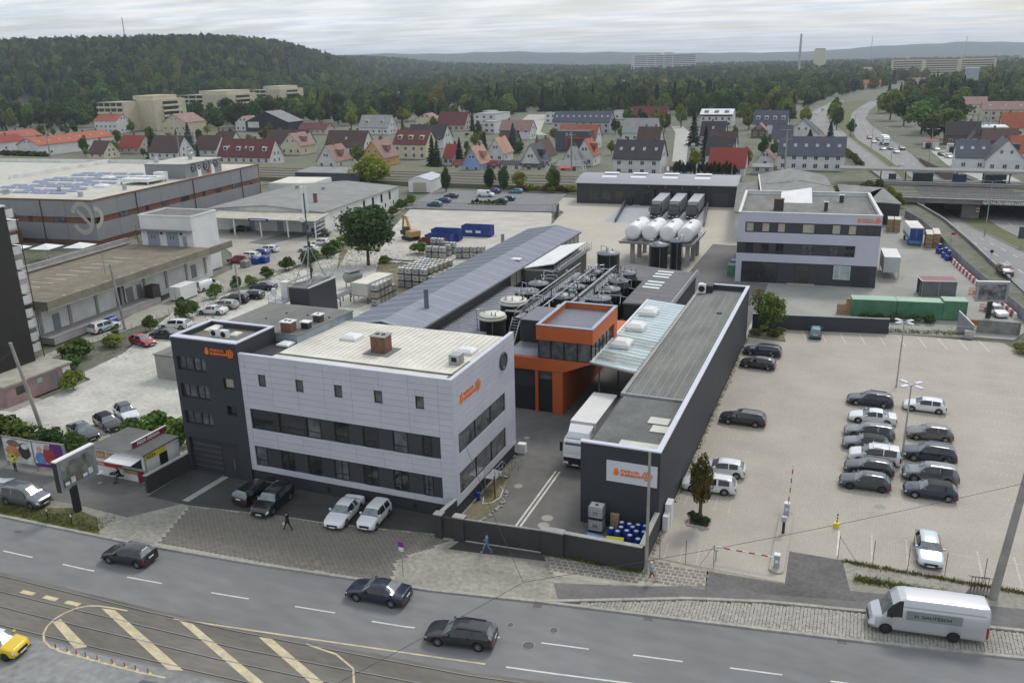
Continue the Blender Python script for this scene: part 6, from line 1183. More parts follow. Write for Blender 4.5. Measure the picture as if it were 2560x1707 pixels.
# ------ street front: walls, kiosk, boards, poles
def front_wall():
 t=thing('front_wall','dark boundary wall with pale coping along the street','wall');wm=mat('dark_wall_render',(.04,.038,.038),.8,var=.15,scale=.5)
 for a,b_,h,nm in(((-29.05,54.45),(-28.85,57.1),2.05,'return_wall'),((-20.2,55.05),(-12.45,55.12),2.05,'wall_panel'),((-12.55,55.27),(-12.55,60.45),2.05,'return_wall')):
  d=(Vector(b_)-Vector(a)).normalized();n=Vector((-d.y,d.x))*.15;p=[Vector(a)-n,Vector(b_)-n,Vector(b_)+n,Vector(a)+n];MB().prism([(v.x,v.y)for v in p],0,h).build(nm,wm,t)
  n*=1.35;p=[Vector(a)-n,Vector(b_)-n,Vector(b_)+n,Vector(a)+n];MB().prism([(v.x,v.y)for v in p],h,h+.07).build('coping',CONC,t)
 for x0,x1 in((-29.35,-28.7),(-27.7,-26.8),(-20.4,-18.6)):MB().box(x0,54.1+(x0+29)*.07,0,x1,54.65+(x0+29)*.07,2.1).build('pillar',wm,t);MB().box(x0-.06,54.04+(x0+29)*.07,2.1,x1+.06,54.71+(x0+29)*.07,2.2).build('pillar_cap',CONC,t)
 g=thing('yard_gate','dark sliding gate leaf closing the delivery yard','gate');MB().prism([(-26.8,54.35),(-20.4,54.85),(-20.4,54.97),(-26.8,54.47)],.12,1.95).build('leaf',wm,g);MB().bar((-26.8,54.41,2.0),(-20.4,54.91,2.0),.1).build('top_rail',CONC,g);MB().bar((-26.8,54.3,.04),(-20.0,54.82,.04),.05).build('ground_rail',STEEL,g);MB().prism([(-28.7,54.3),(-27.7,54.35),(-27.7,54.45),(-28.7,54.4)],.05,1.9).build('side_leaf',wm,g)
 t=thing('garage_wall','dark low wall with pale coping between kiosk and garage','wall');MB().prism([(-57.7,52.0),(-57.4,52.0),(-57.15,57.1),(-57.4,57.1)],0,1.72).build('wall_panel',wm,t);MB().prism([(-57.77,51.93),(-57.33,51.93),(-57.1,57.1),(-57.47,57.1)],1.72,1.82).build('coping',CONC,t)
front_wall()
def food_mat(name,c1,c2,s=6):return mat(name,c1,.5,var=.5,scale=s,col2=c2,detail=3)
def kiosk():
 t=thing('pizza_kiosk','small white pizza kiosk with flat grey roof and red signs','kiosk');x0,x1,y0,y1,h=-65.2,-58.95,53.45,57.9,2.8
 b=MB();holed(b,PS(y0),x0,x1,0,h,[(-62.4,-59.3,1.25,2.5)],.3);b.box(x0,y0+.301,0,x1,y1,h,False);b.build('wall',WHITE,t)
 MB().box(-62.4,y0+.29,1.25,-59.3,y0+.3,2.5).build('serving_hatch',FRAME,t)
 MB().box(x0-.15,y0-.15,h,x1+.1,y1+.1,h+.14).build('roof',mat('kiosk_roof_felt',(.13,.13,.125),.9,var=.2),t);MB().box(x0-.17,y0-.17,h-.02,x1+.12,y0-.15,h+.15).build('roof_edge',STEEL,t)
 MB().add([(-62.5,y0-.02,2.55),(-59.2,y0-.02,2.55),(-59.5,y0-1.15,2.25),(-62.7,y0-1.15,2.25),(-62.5,y0-.02,2.5),(-59.2,y0-.02,2.5),(-59.5,y0-1.15,2.2),(-62.7,y0-1.15,2.2)],((3,2,1,0),(4,5,6,7),(3,7,6,2),(0,4,7,3),(1,2,6,5))).build('hatch_flap',WHITE,t)
 MB().box(-62.5,y0-.25,1.15,-59.2,y0-.01,1.22).build('counter',STEEL,t)
 MB().box(x0+.05,y0-.02,1.0,-61.8,y0-.002,1.4).build('red_band',RED_P,t);text('lettering','PIZZA',.3,WHITE,t,(-64.85,y0-.03,1.08),(math.pi/2,0,0),.005,bold=.008)
 MB().box(-61.75,y0-.02,.68,x1-.05,y0-.002,1.12).build('food_band',food_mat('pizza_photo',(.42,.16,.06),(.5,.38,.2)),t)
 for a in(-64.9,-63.6):MB().box(a,y0-.02,1.75,a+1.2,y0-.002,2.55).build('food_picture',food_mat('pizza_round_photo',(.36,.13,.05),(.55,.42,.28),4),t)
 s=thing('kiosk_sign','dark red sign board standing on the kiosk roof','sign');MB().box(-60.75,54.0,3.05,-60.65,58.3,3.62).build('board',mat('wine_red',(.2,.015,.035),.5),s);MB().box(-60.78,53.95,3.62,-60.62,58.35,3.68).build('top_edge',WHITE,s);text('lettering','PIZZA GOGNA',.42,WHITE,s,(-60.64,54.55,3.2),(math.pi/2,0,math.pi/2),.005,bold=.012)
 for y in(54.4,57.8):MB().box(-60.72,y,2.94,-60.68,y+.06,3.05).build('strut',STEEL,s)
 MB().box(x1+.002,53.6,2.25,x1+.03,56.2,2.75).build('yellow_band',YELLOW,t);text('lettering','PIZZA',.42,BLACK,t,(x1+.035,53.75,2.34),(math.pi/2,0,math.pi/2),.004,bold=.012)
 MB().box(x1+.002,55.3,.2,x1+.03,56.3,2.2).build('door',FRAME,t)
 a=thing('advertising_stand','red advertising board at the kiosk corner','sign',(-59.0,52.9,0));MB().cbox((0,0,.95),(.55,.05,1.1),R(40)).build('board',mat('wine_red',()),a);MB().box(-.03,-.03,0,.03,.03,.4).build('foot',STEEL,a)
 t=thing('standing_table','white round standing table before the kiosk','table',(-63.4,52.1,0));MB().cyl((0,0,1.06),(0,0,1.1),.45,n=20).build('top',WHITE,t);MB().cyl((0,0,0),(0,0,1.06),.03,n=8).build('stem',STEEL,t);MB().cyl((0,0,0),(0,0,.04),.25,n=14).build('base',STEEL,t)
 t=thing('bar_table','dark round table in front of the serving hatch','table',(-62.0,52.55,0));MB().cyl((0,0,.98),(0,0,1.02),.4,n=18).build('top',FRAME,t);MB().cyl((0,0,0),(0,0,.98),.03,n=8).build('stem',FRAME,t);MB().cyl((0,0,0),(0,0,.03),.24,n=14).build('base',FRAME,t)
 t=thing('stool','black stool at the dark round table','stool',(-61.35,52.85,0));MB().cyl((0,0,.68),(0,0,.73),.19,n=14).build('seat',BLACK,t);[MB().bar((.05*c,.05*s,.68),(.2*c,.2*s,0),.03).build('leg',STEEL,t)for c,s in((1,0),(-1,0),(0,1),(0,-1))]
kiosk()
def boards():
 t=thing('poster_board','double poster board on posts in front of the bushes','billboard')
 for x,y in((-75.1,51.85),(-71.2,51.95),(-67.6,52.3)):MB().box(x-.08,y-.08,0,x+.08,y+.08,3.2).build('post',STEEL,t)
 def poster(xa,ya,xb,yb,cols,bg):
  o=MB().quad((xa,ya,.6),(xb,yb,.6),(xb,yb,3.1),(xa,ya,3.1)).build('poster',bg,t);n=Vector((yb-ya,xa-xb,0)).normalized()
  for k,(u,v,ru,rv,m)in enumerate(cols):
   pts=[(u+ru*math.cos(2*math.pi*i/14)*(1+.15*math.sin(3*i)),v+rv*math.sin(2*math.pi*i/14))for i in range(14)]
   MB().poly([(xa+(xb-xa)*min(1,max(0,a))+n.x*.004*(k+1),ya+(yb-ya)*min(1,max(0,a))+n.y*.004*(k+1),.6+2.5*min(1,max(0,c)))for a,c in pts]).build('print',m,o)
  return o
 c=lambda nm,col:mat('print_'+nm,col,.5,var=.25,scale=2)
 poster(-75.0,51.72,-71.3,51.82,[(.35,.8,.22,.16,c('brown',(.2,.12,.08))),(.3,.45,.25,.25,c('orange',(.5,.2,.08))),(.2,.2,.2,.12,c('lime',(.4,.5,.08))),(.72,.55,.2,.35,c('black',(.03,.03,.03))),(.75,.75,.12,.12,c('pale',(.6,.6,.6)))],mat('poster_light',(.55,.54,.52),.5,var=.3,scale=1.5))
 poster(-71.1,51.83,-67.7,52.18,[(.8,.5,.3,.8,c('purple',(.11,.02,.16))),(.2,.33,.18,.3,c('blue',(.1,.25,.5))),(.2,.72,.1,.13,c('skin',(.55,.35,.25))),(.5,.5,.2,.35,c('red',(.35,.04,.05))),(.48,.85,.1,.12,c('skin2',(.4,.24,.17))),(.4,.05,.6,.1,c('purple',()))],mat('poster_white',(.62,.63,.66),.5,var=.1))
 MB().bar((-75.15,51.8,3.18),(-71.2,51.9,3.18),.12).bar((-71.2,51.9,3.18),(-67.55,52.25,3.18),.12).build('top_rail',STEEL,t)
 b=thing('street_billboard','large silver framed billboard on a thick black post by the kerb','billboard',(-61.1,48.1,0));MB().cyl((.05,-.7,0),(.05,-.7,2.5),.34,n=18).build('post',BLACK,b)
 MB().box(-.28,-2.0,2.4,.2,2.0,5.2).build('cabinet',mat('silver_frame',()),b);MB().box(-.29,-2.03,2.38,.21,-1.98,5.22).build('end_cap',FRAME,b);MB().box(.2,-1.65,2.72,.23,1.65,4.9).build('poster',mat('street_poster',(.32,.33,.30),.35,var=.6,scale=.8,col2=(.05,.07,.05),detail=4),b);MB().box(-.3,-2.05,5.2,.24,2.05,5.3).build('cap',WHITE,b)
 for k in range(5):MB().box(.231,-1.5+k*.62,2.8,.234,-1.05+k*.62,3.1+.25*(k%3)).build('print',[WHITE,mat('print_pale',()),mat('print_brown',())][k%3],b)
 t=thing('parking_sign','slim parking sign with purple plate at the kerb','sign',(-29.1,48.3,0));MB().cyl((0,0,0),(0,0,3),.03,n=8).build('post',STEEL,t);MB().box(-.22,-.05,2.55,.22,-.02,2.98).build('plate',mat('purple_plate',(.2,.03,.22),.5),t);MB().box(-.2,-.05,2.2,.2,-.02,2.5).build('info_plate',WHITE,t)
 for k,(x,y)in enumerate(((-62.3,45.4),(-59.5,45.4))):t=thing('bollard',f'{("left", "right")[k]} thin kerb bollard near the black billboard post','bollard',(x,y,0),0,'kerb bollards');MB().cyl((0,0,0),(0,0,.75),.05,n=8).build('post',FRAME,t);MB().cyl((0,0,.75),(0,0,.95),.05,n=8).build('band',WHITE,t)
 MB().add([(-74.9+.4,48.6,.01),(-73.2,48.4,.06),(-72.1,49.0,.02),(-71.7,49.9,.12),(-73.0,49.6,.03),(-74.0,49.5,.1),(-74.8,49.2,.02)],((0,1,5,6),(1,2,4),(2,3,4),(1,4,5))).build('paper_sheet',mat('crumpled_paper',(.55,.6,.62),.8,var=.1),label='crumpled white poster paper on the ground by the poster board',cat='paper')
 poles=(((-78.6,58.8),(-80.4,58.6),9.9,.22,'concrete pole rising from the bushes behind the poster board'),((-99.4,90.8),(-100.2,90.8),9.8,.2,'concrete pole beside the loading dock'),((-91.6,107.5),(-91.8,107.5),6.5,.14,'short concrete pole in the scrub strip'),((11.5,60.3),(12.5,61.0),11.4,.3,'thick grey steel pole leaning at the right by the scooters'),((-12.1,55.0),(-12.1,55.0),9.9,.13,'slim grey pole at the warehouse corner in front of the logo board'))
 for(x,y),(u,v),h,r,lab in poles:t=thing('utility_pole',lab,'pole',(x,y,0),0,'utility poles');MB().cyl((0,0,0),(u-x,v-y,h),r,r*.72,14).build('shaft',mat('pole_concrete',(.30,.285,.255),.8,var=.15,scale=.8),t);MB().cyl((u-x,v-y,h),(u-x,v-y,h+.12),r*.8,n=12).build('cap',CONC,t)
 for k,(a,c)in enumerate((((12.3,60.8,8.9),(-17.0,42.4,6.0)),((-17.0,42.4,6.0),(-28.8,58.5,7.6)),((-17.0,42.4,6.0),(-30,18,6.0)),((-79.9,58.7,9.5),(-62,20,6.5)),((-80.2,58.7,9.7),(-140,62,9.0)))):
  A,B=Vector(a),Vector(c);pts=[A.lerp(B,i/8)-Vector((0,0,.35*math.sin(math.pi*i/8)))for i in range(9)];MB().tube(pts,.018,4).build('overhead_wire',FRAME,label=('span wire from the thick leaning pole across the street','span wire from the street node to the office corner','span wire from the street node to the near side','thin wire crossing in front of the large billboard','thin wire leaving the bush pole to the left')[k],cat='wire',group='overhead wires')
 rd=thing('street_cover',None,None);rd['kind']='structure'
 for x,y,r in((-17.45,44.2,.42),(-16.4,46.3,.3),(-19.4,45.8,.25)):MB().cyl((x,y,ZR-.05),(x,y,ZR+.008),r,n=22).build('manhole_cover',mat('iron_cover',(.12,.115,.11),.7,.3,var=.3,scale=12),rd);MB().torus((x,y,ZR+.002),r,.035,'Z',22,5).build('cover_ring',CONC,rd)
 for x,y in((-18.4,48.5),(-10.7,49.7),(1.8,51.7),(-63.1,43.1)):MB().cbox((x,y,ZR),(.6,.35,.02),R(8)).build('gully_grate',mat('iron_cover',()),rd)
 for x,y,r in((-26.2,64.6,.4),(-21.8,60.1,.5),(-21.7,58.9,.5),(-29.2,74.6,.3)):MB().cyl((x,y,-.02),(x,y,.01),r,n=20).build('manhole_cover',mat('pale_cover',(.36,.34,.29),.9),rd)
 for dx in(0,.38):MB().add([(-23.9+dx,57.0,.008),(-23.72+dx,57.0,.008),(-23.85+dx,68.5,.008),(-24.03+dx,68.5,.008)],((0,1,2,3),)).build('yard_line',PAINT_W,rd)
 for k,(x,y)in enumerate(((-47.15,32.94),(-46.12,32.96),(-45.3,32.97),(-44.5,32.98),(-43.54,33.04),(-42.3,33.1),(-41.3,33.14),(-40.4,33.17),(-39.4,33.22))):
  t=thing('lane_delineator',f'{ORD[k]} red lane post along the hatched island, counted from the left','post',(x,y,ZR),0,'red lane posts');MB().cyl((0,0,.02),(0,0,.36),.035,n=8).build('post',mat('red_rubber',(.4,.06,.03),.6),t);MB().cbox((.12,-.03,.01),(.3,.22,.02),R(-15)).build('base',PAINT_C,t)
boards()
def pavers():
 p=thing('paved_forecourt',None,None);p['kind']='structure'
 bed=[(-52.4,51.35),(-50.4,kl(-50.4)+.16),(-45,kl(-45)+.16),(-40,kl(-40)+.16),(-35,kl(-35)+.16),(-29.4,kl(-29.4)+.16),(-30.5,50.0),(-29.2,52.0),(-27.7,54.0),(-29.75,54.5),(-39.4,53.0),(-44,52.6)]
 MB().prism(bed,-.25,-.006).build('joint_bed',JOINT,p)
 hexa=[(-.21,-.07),(-.21,.07),(-.105,.145),(.105,.145),(.21,.07),(.21,-.07),(.105,-.145),(-.105,-.145)]
 def inside(x,y):
  c=False;n=len(bed)
  for i in range(n):
   (xa,ya),(xb,yb)=bed[i],bed[(i+1)%n]
   if(ya>y)!=(yb>y)and x<(xb-xa)*(y-ya)/(yb-ya)+xa:c=not c
  return c
 random.seed(8);spots=[]
 for j in range(40):
  for i in range(64):
   x,y=-53+i*.455+(j%2)*.2275,45.6+j*.235+(i*.455)*.062
   if inside(x,y)and inside(x+.2,y)and inside(x-.2,y):spots.append((x,y))
 spots.sort(key=lambda s:s[1]-.06*s[0]);me=MB().prism(hexa,-.03,.0).mesh('paver');me.materials.append(PAVER)
 for x,y in spots[:300]:o=link('paver',me,None,p,loc=(x,y,random.uniform(.0,.006)),rz=R(3.5)+random.uniform(-.04,.04))
 b=MB()
 for x,y in spots[300:]:a=R(3.5)+random.uniform(-.04,.04);c,s=math.cos(a),math.sin(a);z=random.uniform(.0,.006);b.prism([(x+u*c-v*s,y+u*s+v*c)for u,v in hexa],-.03,z)
 b.build('paver_field',PAVER,p,kind='stuff')
 p=thing('lay_by',None,None);p['kind']='structure'
 bed=along(KL,-17.5,60,20,.14)+along(KU,60,-17,20,-.14);MB().prism(bed,-.3,-.105).build('joint_bed',JOINT_D,p)
 me=MB().box(-.1,-.085,-.06,.1,.085,.0).mesh('sett');me.materials.append(SETT);spots=[]
 for i in range(150):
  x=-15.5+i*.232
  y=kl(x)+.3
  while y<interp(KU,x)-.25:spots.append((x+random.uniform(-.015,.015),y+(i%2)*.09));y+=.195
 near=[s for s in spots if s[0]<3.2];near.sort(key=lambda s:s[1]-kl(s[0]));pick=set(near[:300])
 for x,y in pick:o=link('sett',me,None,p,loc=(x,y,-.092+random.uniform(0,.015)),rz=R(10)+random.uniform(-.08,.08))
 b=MB()
 for x,y in spots:
  if(x,y)in pick:continue
  b.cbox((x,y,-.115+random.uniform(0,.015)),(.2,.17,.05),R(10)+random.uniform(-.08,.08))
 b.build('sett_field',SETT,p,kind='stuff')
 p=thing('slab_pavement',None,None);p['kind']='structure';b=MB()
 slabs=[]
 for j in range(14):
  for i in range(34):
   x,y=-19.6+i*.5+(j%2)*.25,51.2+j*.42+i*.5*.1
   lo=52.5+(x+18.8)*.17;hi=54.75 if x<-12.6 else 56.7
   if lo<y<hi and-19.4<x<-7.7:slabs.append((x,y))
 me=MB().box(-.2,-.16,-.04,.2,.16,.0).mesh('slab');me.materials.append(mat('grey_slab',(.21,.195,.165),.9,var=.18,scale=2,objrand=.12))
 MB().prism([(-19.6,54.7),(-18.9,52.3),(-14.8,52.6),(-12,53.3),(-7.6,54.9),(-7.8,56.8),(-11.8,57.1),(-12.3,54.9)],-.25,-.004).build('joint_bed',JOINT,p)
 for x,y in slabs[:300]:link('slab',me,None,p,loc=(x,y,random.uniform(0,.006)),rz=R(5.5)+random.uniform(-.03,.03))
pavers()
# ------ things inside the delivery yard
def ibc_template():
 t=thing('ibc_tank','x','tank container',(0,0,-50),0,'x')
 MB().box(.05,.05,.16,1.15,.95,1.1).build('bottle',PLASTIC_W,t);MB().box(0,0,0,1.2,1.0,.13).build('pallet',FRAME,t)
 b=MB()
 for z in(.2,.42,.65,.88,1.12):
  for a,c in(((0,0),(1.2,0)),((1.2,0),(1.2,1)),((1.2,1),(0,1)),((0,1),(0,0))):b.bar((*a,z),(*c,z),.022)
 for k in range(7):b.bar((k*.2,0,.13),(k*.2,0,1.13),.022);b.bar((k*.2,1,.13),(k*.2,1,1.13),.022)
 for k in range(1,5):b.bar((0,k*.2,.13),(0,k*.2,1.13),.022);b.bar((1.2,k*.2,.13),(1.2,k*.2,1.13),.022)
 b.build('cage',STEEL,t);MB().cyl((.6,.5,1.1),(.6,.5,1.16),.12,n=12).build('cap',FRAME,t);MB().box(.4,-.012,.5,.8,-.005,.75).build('data_plate',mat('grey_plate',(.25,.25,.25),.5),t)
 return t
IBC=ibc_template();ibc_used=[0]
def ibc(x,y,z,label,rz=0.0,group='white tank containers',m=None):
 t=IBC if not ibc_used[0]else copy_tree(IBC);ibc_used[0]=1
 t.location=(x,y,z);t.rotation_euler=(0,0,rz);t['label']=label;t['group']=group
 for c in t.children:
  if c.name.startswith('bottle'):c.material_slots[0].link='OBJECT';c.material_slots[0].material=m or PLASTIC_W
 return t
ibc(-17.95,59.2,1.17,'white caged tank container, upper of two at the warehouse front',group='tank containers at the warehouse front');ibc(-17.95,59.2,0,'white caged tank container under another at the warehouse front',group='tank containers at the warehouse front')
random.seed(4)
for k,(x,y)in enumerate(((-15.3,59.9),(-14.7,60.0),(-15.2,59.3),(-14.3,59.5),(-15.9,58.9),(-15.3,58.6),(-14.6,58.8),(-13.9,59.1),(-14.0,60.1),(-13.4,60.0),(-13.3,59.2),(-13.0,58.5),(-14.2,58.2),(-13.5,58.0))):drum(x,y,0,f'{ORD[k]} blue drum of the cluster behind the corner wall, counted from the back left',.29,.92 if k%3 else 1.0,group='blue drums behind the corner wall')
for k,(x,y,z,s)in enumerate(((-15.2,57.3,.75,1.4),(-12.95,57.0,.6,.7))):MB().cbox((x,y,z),(s,s*.6,.25),R(8),R(6)).build('yellow_tub',YELLOW,label=('large yellow tub lid behind the corner wall','small yellow tub in the wall corner')[k],cat='tub')
MB().cyl((-17.4,57.3,.75),(-15.9,57.15,.75),.3,n=16).build('blue_roll',mat('pale_blue_plastic',(.14,.3,.52),.5),label='pale blue cylinder lying behind the wall',cat='roll');MB().box(-16.3,60.0,0,-15.6,60.3,1.5).build('cardboard_box',WOOD,label='brown board leaning at the warehouse front',cat='board')
for x in(-17.2,-16.1):MB().box(x-.05,57.0,0,x+.05,57.5,.5).build('trestle',FRAME,label=('left' if x<-17 else 'right')+' dark trestle under the pale blue cylinder',cat='trestle')
def office_side():
 t=thing('access_platform','steel access platform with railing at the office flank','platform');MB().box(-28.6,62.6,1.3,-27.6,64.4,1.38).build('deck',STEEL,t);r=MB()
 for x,y in((-28.6,62.6),(-27.6,62.6),(-27.6,64.4),(-28.6,64.4)):MB().box(x-.04,y-.04,0,x+.04,y+.04,1.3).build('leg',STEEL,t)
 for x,y in((-28.6,62.6),(-27.6,62.6),(-27.6,63.5),(-27.6,64.4)):r.bar((x,y,1.38),(x,y,2.4),.04)
 r.bar((-28.6,62.6,2.4),(-27.6,62.6,2.4),.04).bar((-27.6,62.6,2.4),(-27.6,64.4,2.4),.04).bar((-27.6,62.6,1.9),(-27.6,64.4,1.9),.03).build('railing',STEEL,t);st=MB()
 for k in range(5):st.box(-28.4,64.45+k*.28,1.1-k*.25,-27.7,64.7+k*.28,1.14-k*.25)
 st.bar((-28.45,64.4,1.3),(-28.45,66,0),.05,.15).bar((-27.65,64.4,1.3),(-27.65,66,0),.05,.15).build('stair',STEEL,t);MB().bar((-27.6,66,.9),(-27.6,64.4,2.4),.04).bar((-27.6,66,0),(-27.6,66,.95),.04).build('handrail',STEEL,t)
 MB().cyl((-27.3,61.8,0),(-27.35,61.85,2.1),.07,n=8).build('rusty_post',mat('rust',(.12,.05,.025),.9,var=.4,scale=5),label='rusty post in front of the access platform',cat='post')
 for k in range(2):t=thing('bicycle_hoop',f'{("nearer", "farther")[k]} steel hoop at the office flank','bike stand',(-27.9,67.3+k*.9,0),0,'steel hoops');MB().tube([(0,0,0),(0,0,.95),(.1,.05,1.05),(.5,.1,1.05),(.6,.1,.95),(.6,.1,0)],.03,6).build('hoop',STEEL,t)
 t=thing('condenser_unit','pale condenser box on the ground behind the office corner','air conditioner',(-29.3,70.75,0));MB().box(.55,.1,.1,1.35,.7,1.05).build('housing',WHITE_W,t);MB().box(.5,.05,0,1.4,.75,.1).build('base',CONC,t)
 zone('planting_strip',[(-28.75,57.4),(-27.6,57.6),(-26.6,59.5),(-26.9,62),(-27.6,66),(-28.75,68)],.02,SOIL);b=MB();random.seed(2)
 for k in range(60):u=random.random();x,y=-26.9+.6*math.sin(u*3)+random.uniform(-.15,.15),57.5+u*6;s=random.uniform(.07,.16);b.cbox((x,y,s*.4),(s*1.6,s*1.3,s),random.uniform(0,3))
 b.build('edging_stones',CONC,kind='stuff',label='loose pale edging stones beside the office yard',cat='stones');MB().tube([(-28.3,61.5,.04),(-27.9,60.4,.04),(-27.2,60.9,.05),(-26.9,62.0,.04),(-27.2,63.4,.04),(-27.8,63.9,.04)],.05,6).build('hose',CREAM,label='pale hose lying at the foot of the access platform',cat='hose');MB().cyl((-28.55,61.0,0),(-28.55,61.0,.75),.2,n=14).build('blue_bucket',BLUE_D,label='blue barrel against the office plinth',cat='barrel')
office_side()
# ------ people: one skinned body each
SKIN=mat('skin',(.45,.27,.19),.6,var=0);HAIR=mat('dark_hair',(.02,.015,.012),.8,var=0)
def skeleton(pose):
 V=[];E=[];RR=[]
 def v(p,r):V.append(p);RR.append(r);return len(V)-1
 def chain(start,pts):
  a=start
  for p,r in pts:b_=v(p,r);E.append((a,b_));a=b_
  return a
 pel=v((0,0,pose.get('hip',.93)),(.15,.11));hz=pose.get('hip',.93);lean=pose.get('lean',0.0)
 L=lambda z:(lean*(z-hz),0)
 sp=chain(pel,[((L(1.12)[0],0,1.12-.93+hz),(.14,.1)),((L(1.38)[0],0,1.38-.93+hz),(.17,.11))]);nk=chain(sp,[((L(1.5)[0],0,1.5-.93+hz),(.06,.06))]);hd=chain(nk,[((L(1.6)[0]+.02,0,1.60-.93+hz),(.085,.095)),((L(1.7)[0]+.02,0,1.70-.93+hz),(.07,.08))])
 for s,(el,wr_)in zip((1,-1),pose['arms']):
  sh=chain(sp,[((L(1.40)[0],s*.19,1.41-.93+hz),(.065,.065))]);w_=chain(sh,[(el,(.048,.048)),(wr_,(.034,.034))]);d=(Vector(wr_)-Vector(el)).normalized();pm=Vector(wr_)+d*.08;pw=chain(w_,[(tuple(pm),(.036,.022))])
  for q in range(4):off=Vector((.022*(q-1.5),0,0));chain(pw,[(tuple(pm+off+d*.05),(.010,.010)),(tuple(pm+off*1.1+d*(.085+.01*(q in(1,2)))),(.008,.008))])
  chain(w_,[(tuple(Vector(wr_)+d*.05+Vector((.04,0,0))),(.011,.011)),(tuple(Vector(wr_)+d*.09+Vector((.055,0,0))),(.009,.009))])
 for s,(kn,an,to)in zip((1,-1),pose['legs']):
  hp=chain(pel,[((0,s*.09,hz-.08),(.095,.095))]);a=chain(hp,[(kn,(.065,.065)),(an,(.045,.045)),(to,(.042,.032))])
 return V,E,RR
POSES={'walk':dict(arms=(((-.08,.25,1.13),(.05,.26,.9)),((.1,-.25,1.14),(.28,-.24,.94))),legs=(((.22,.09,.52),(.33,.09,.1),(.5,.09,.04)),((-.08,-.09,.5),(-.38,-.09,.15),(-.26,-.09,.04)))),'stand':dict(arms=(((.1,.25,1.15),(.3,.2,1.2)),((.1,-.25,1.15),(.32,-.18,1.25))),legs=(((.02,.1,.5),(0,.1,.08),(.15,.11,.04)),((.02,-.1,.5),(0,-.1,.08),(.15,-.11,.04)))),'sit':dict(hip=.82,lean=.35,arms=(((.25,.24,1.05),(.48,.1,1.08)),((.25,-.24,1.05),(.48,-.1,1.08))),legs=(((.42,.1,.8),(.36,.1,.35),(.5,.1,.3)),((.42,-.1,.8),(.3,-.1,.35),(.45,-.1,.3)))),}
FIG=[('walk',(-41.4,50.95,0),R(180),(.012,.012,.013),(.012,.012,.013),BLACK,'person in black walking along the pavers before the office'),('walk',(-24.45,53.45,0),R(185),(.10,.2,.42),(.10,.2,.42),WHITE,'person in light blue overalls walking past the yard gate'),('walk',(-11.5,53.95,0),R(10),(.24,.3,.42),(.12,.1,.08),BLACK,'person in pale blue shirt and shorts beside the slim pole'),('stand',(-73.2,51.1,0),R(95),(.45,.55,.04),(.03,.03,.035),BLACK,'person in yellow safety vest facing the poster board'),('sit',(-61.4,52.75,0),R(200),(.015,.015,.016),(.02,.02,.022),BLACK,'person in black sitting on the stool at the kiosk')]
def people():
 tmp=[]
 for pose,loc,rz,top,leg,shoe,lab in FIG:
  V,E,RR=skeleton(POSES[pose]);me=bpy.data.meshes.new('person');me.from_pydata(V,E,[]);o=bpy.data.objects.new('person',me);COL.objects.link(o)
  o.modifiers.new('skin','SKIN');ss=o.modifiers.new('sub','SUBSURF');ss.levels=1;ss.render_levels=1;sv=me.skin_vertices[0].data if me.skin_vertices else None
  if sv is None:me.skin_vertices_ensure()if hasattr(me,'skin_vertices_ensure')else None;bm=bmesh.new();bm.from_mesh(me);bm.verts.layers.skin.verify();bm.to_mesh(me);bm.free();sv=me.skin_vertices[0].data
  for k,r in enumerate(RR):sv[k].radius=r;sv[k].use_root=(k==0)
  tmp.append(o)
 dg=bpy.context.evaluated_depsgraph_get()
 for o,(pose,loc,rz,top,leg,shoe,lab)in zip(tmp,FIG):
  me=bpy.data.meshes.new_from_object(o.evaluated_get(dg));me.name='person';hz=POSES[pose].get('hip',.93)
  for m in(mat('cloth_top_'+str(top),top,.9,var=.2,scale=6),mat('cloth_leg_'+str(leg),leg,.9,var=.2,scale=6),SKIN,shoe):me.materials.append(m)
  shorts='shorts' in lab
  for p in me.polygons:
   c=p.center;p.use_smooth=True
   hand=abs(c.y)>.14 and c.z<1.02 and c.x>.2 and pose!='sit' or(pose=='sit' and c.x>.47 and c.z>.95)or(pose=='walk' and abs(c.y)>.2 and c.z<.93)or(pose=='stand' and c.x>.3 and c.z>1.1)
   p.material_index=2 if c.z>hz+.55 or hand else 0 if c.z>hz+.02 or abs(c.y)>.2 else 3 if c.z<.1 and pose!='sit' or(pose=='sit' and c.z<.36)else(2 if shorts and c.z<.45 else 1)
  n=bpy.data.objects.new('person',me);COL.objects.link(n);n.location=loc;n.rotation_euler=(0,0,rz);tag(n,lab,'person')
  hx=POSES[pose].get('lean',0)*.72+.02;hzz=hz+.73
  MB().lathe((hx-.012,0,hzz-.06),[(.098,0),(.106,.04),(.098,.09),(.06,.125),(.01,.135)],14).build('hair',HAIR if 'shorts' not in lab else mat('pale_cap',(.6,.5,.48),.8),n)
  for s in(-1,1):MB().cyl((hx+.085,s*.033,hzz-.055),(hx+.1,s*.033,hzz-.055),.012,n=8).build('eye',BLACK,n)
  MB().cbox((hx+.1,0,hzz-.09),(.03,.025,.045)).build('nose',SKIN,n)
  om=o.data;bpy.data.objects.remove(o);bpy.data.meshes.remove(om)
 bag=MB().box(0,-.1,0,.1,.1,.2).build('white_bag',WHITE,label='small white bag in the hand of the person in black',cat='bag');bag.location=(-41.66,50.72,.62)
people()
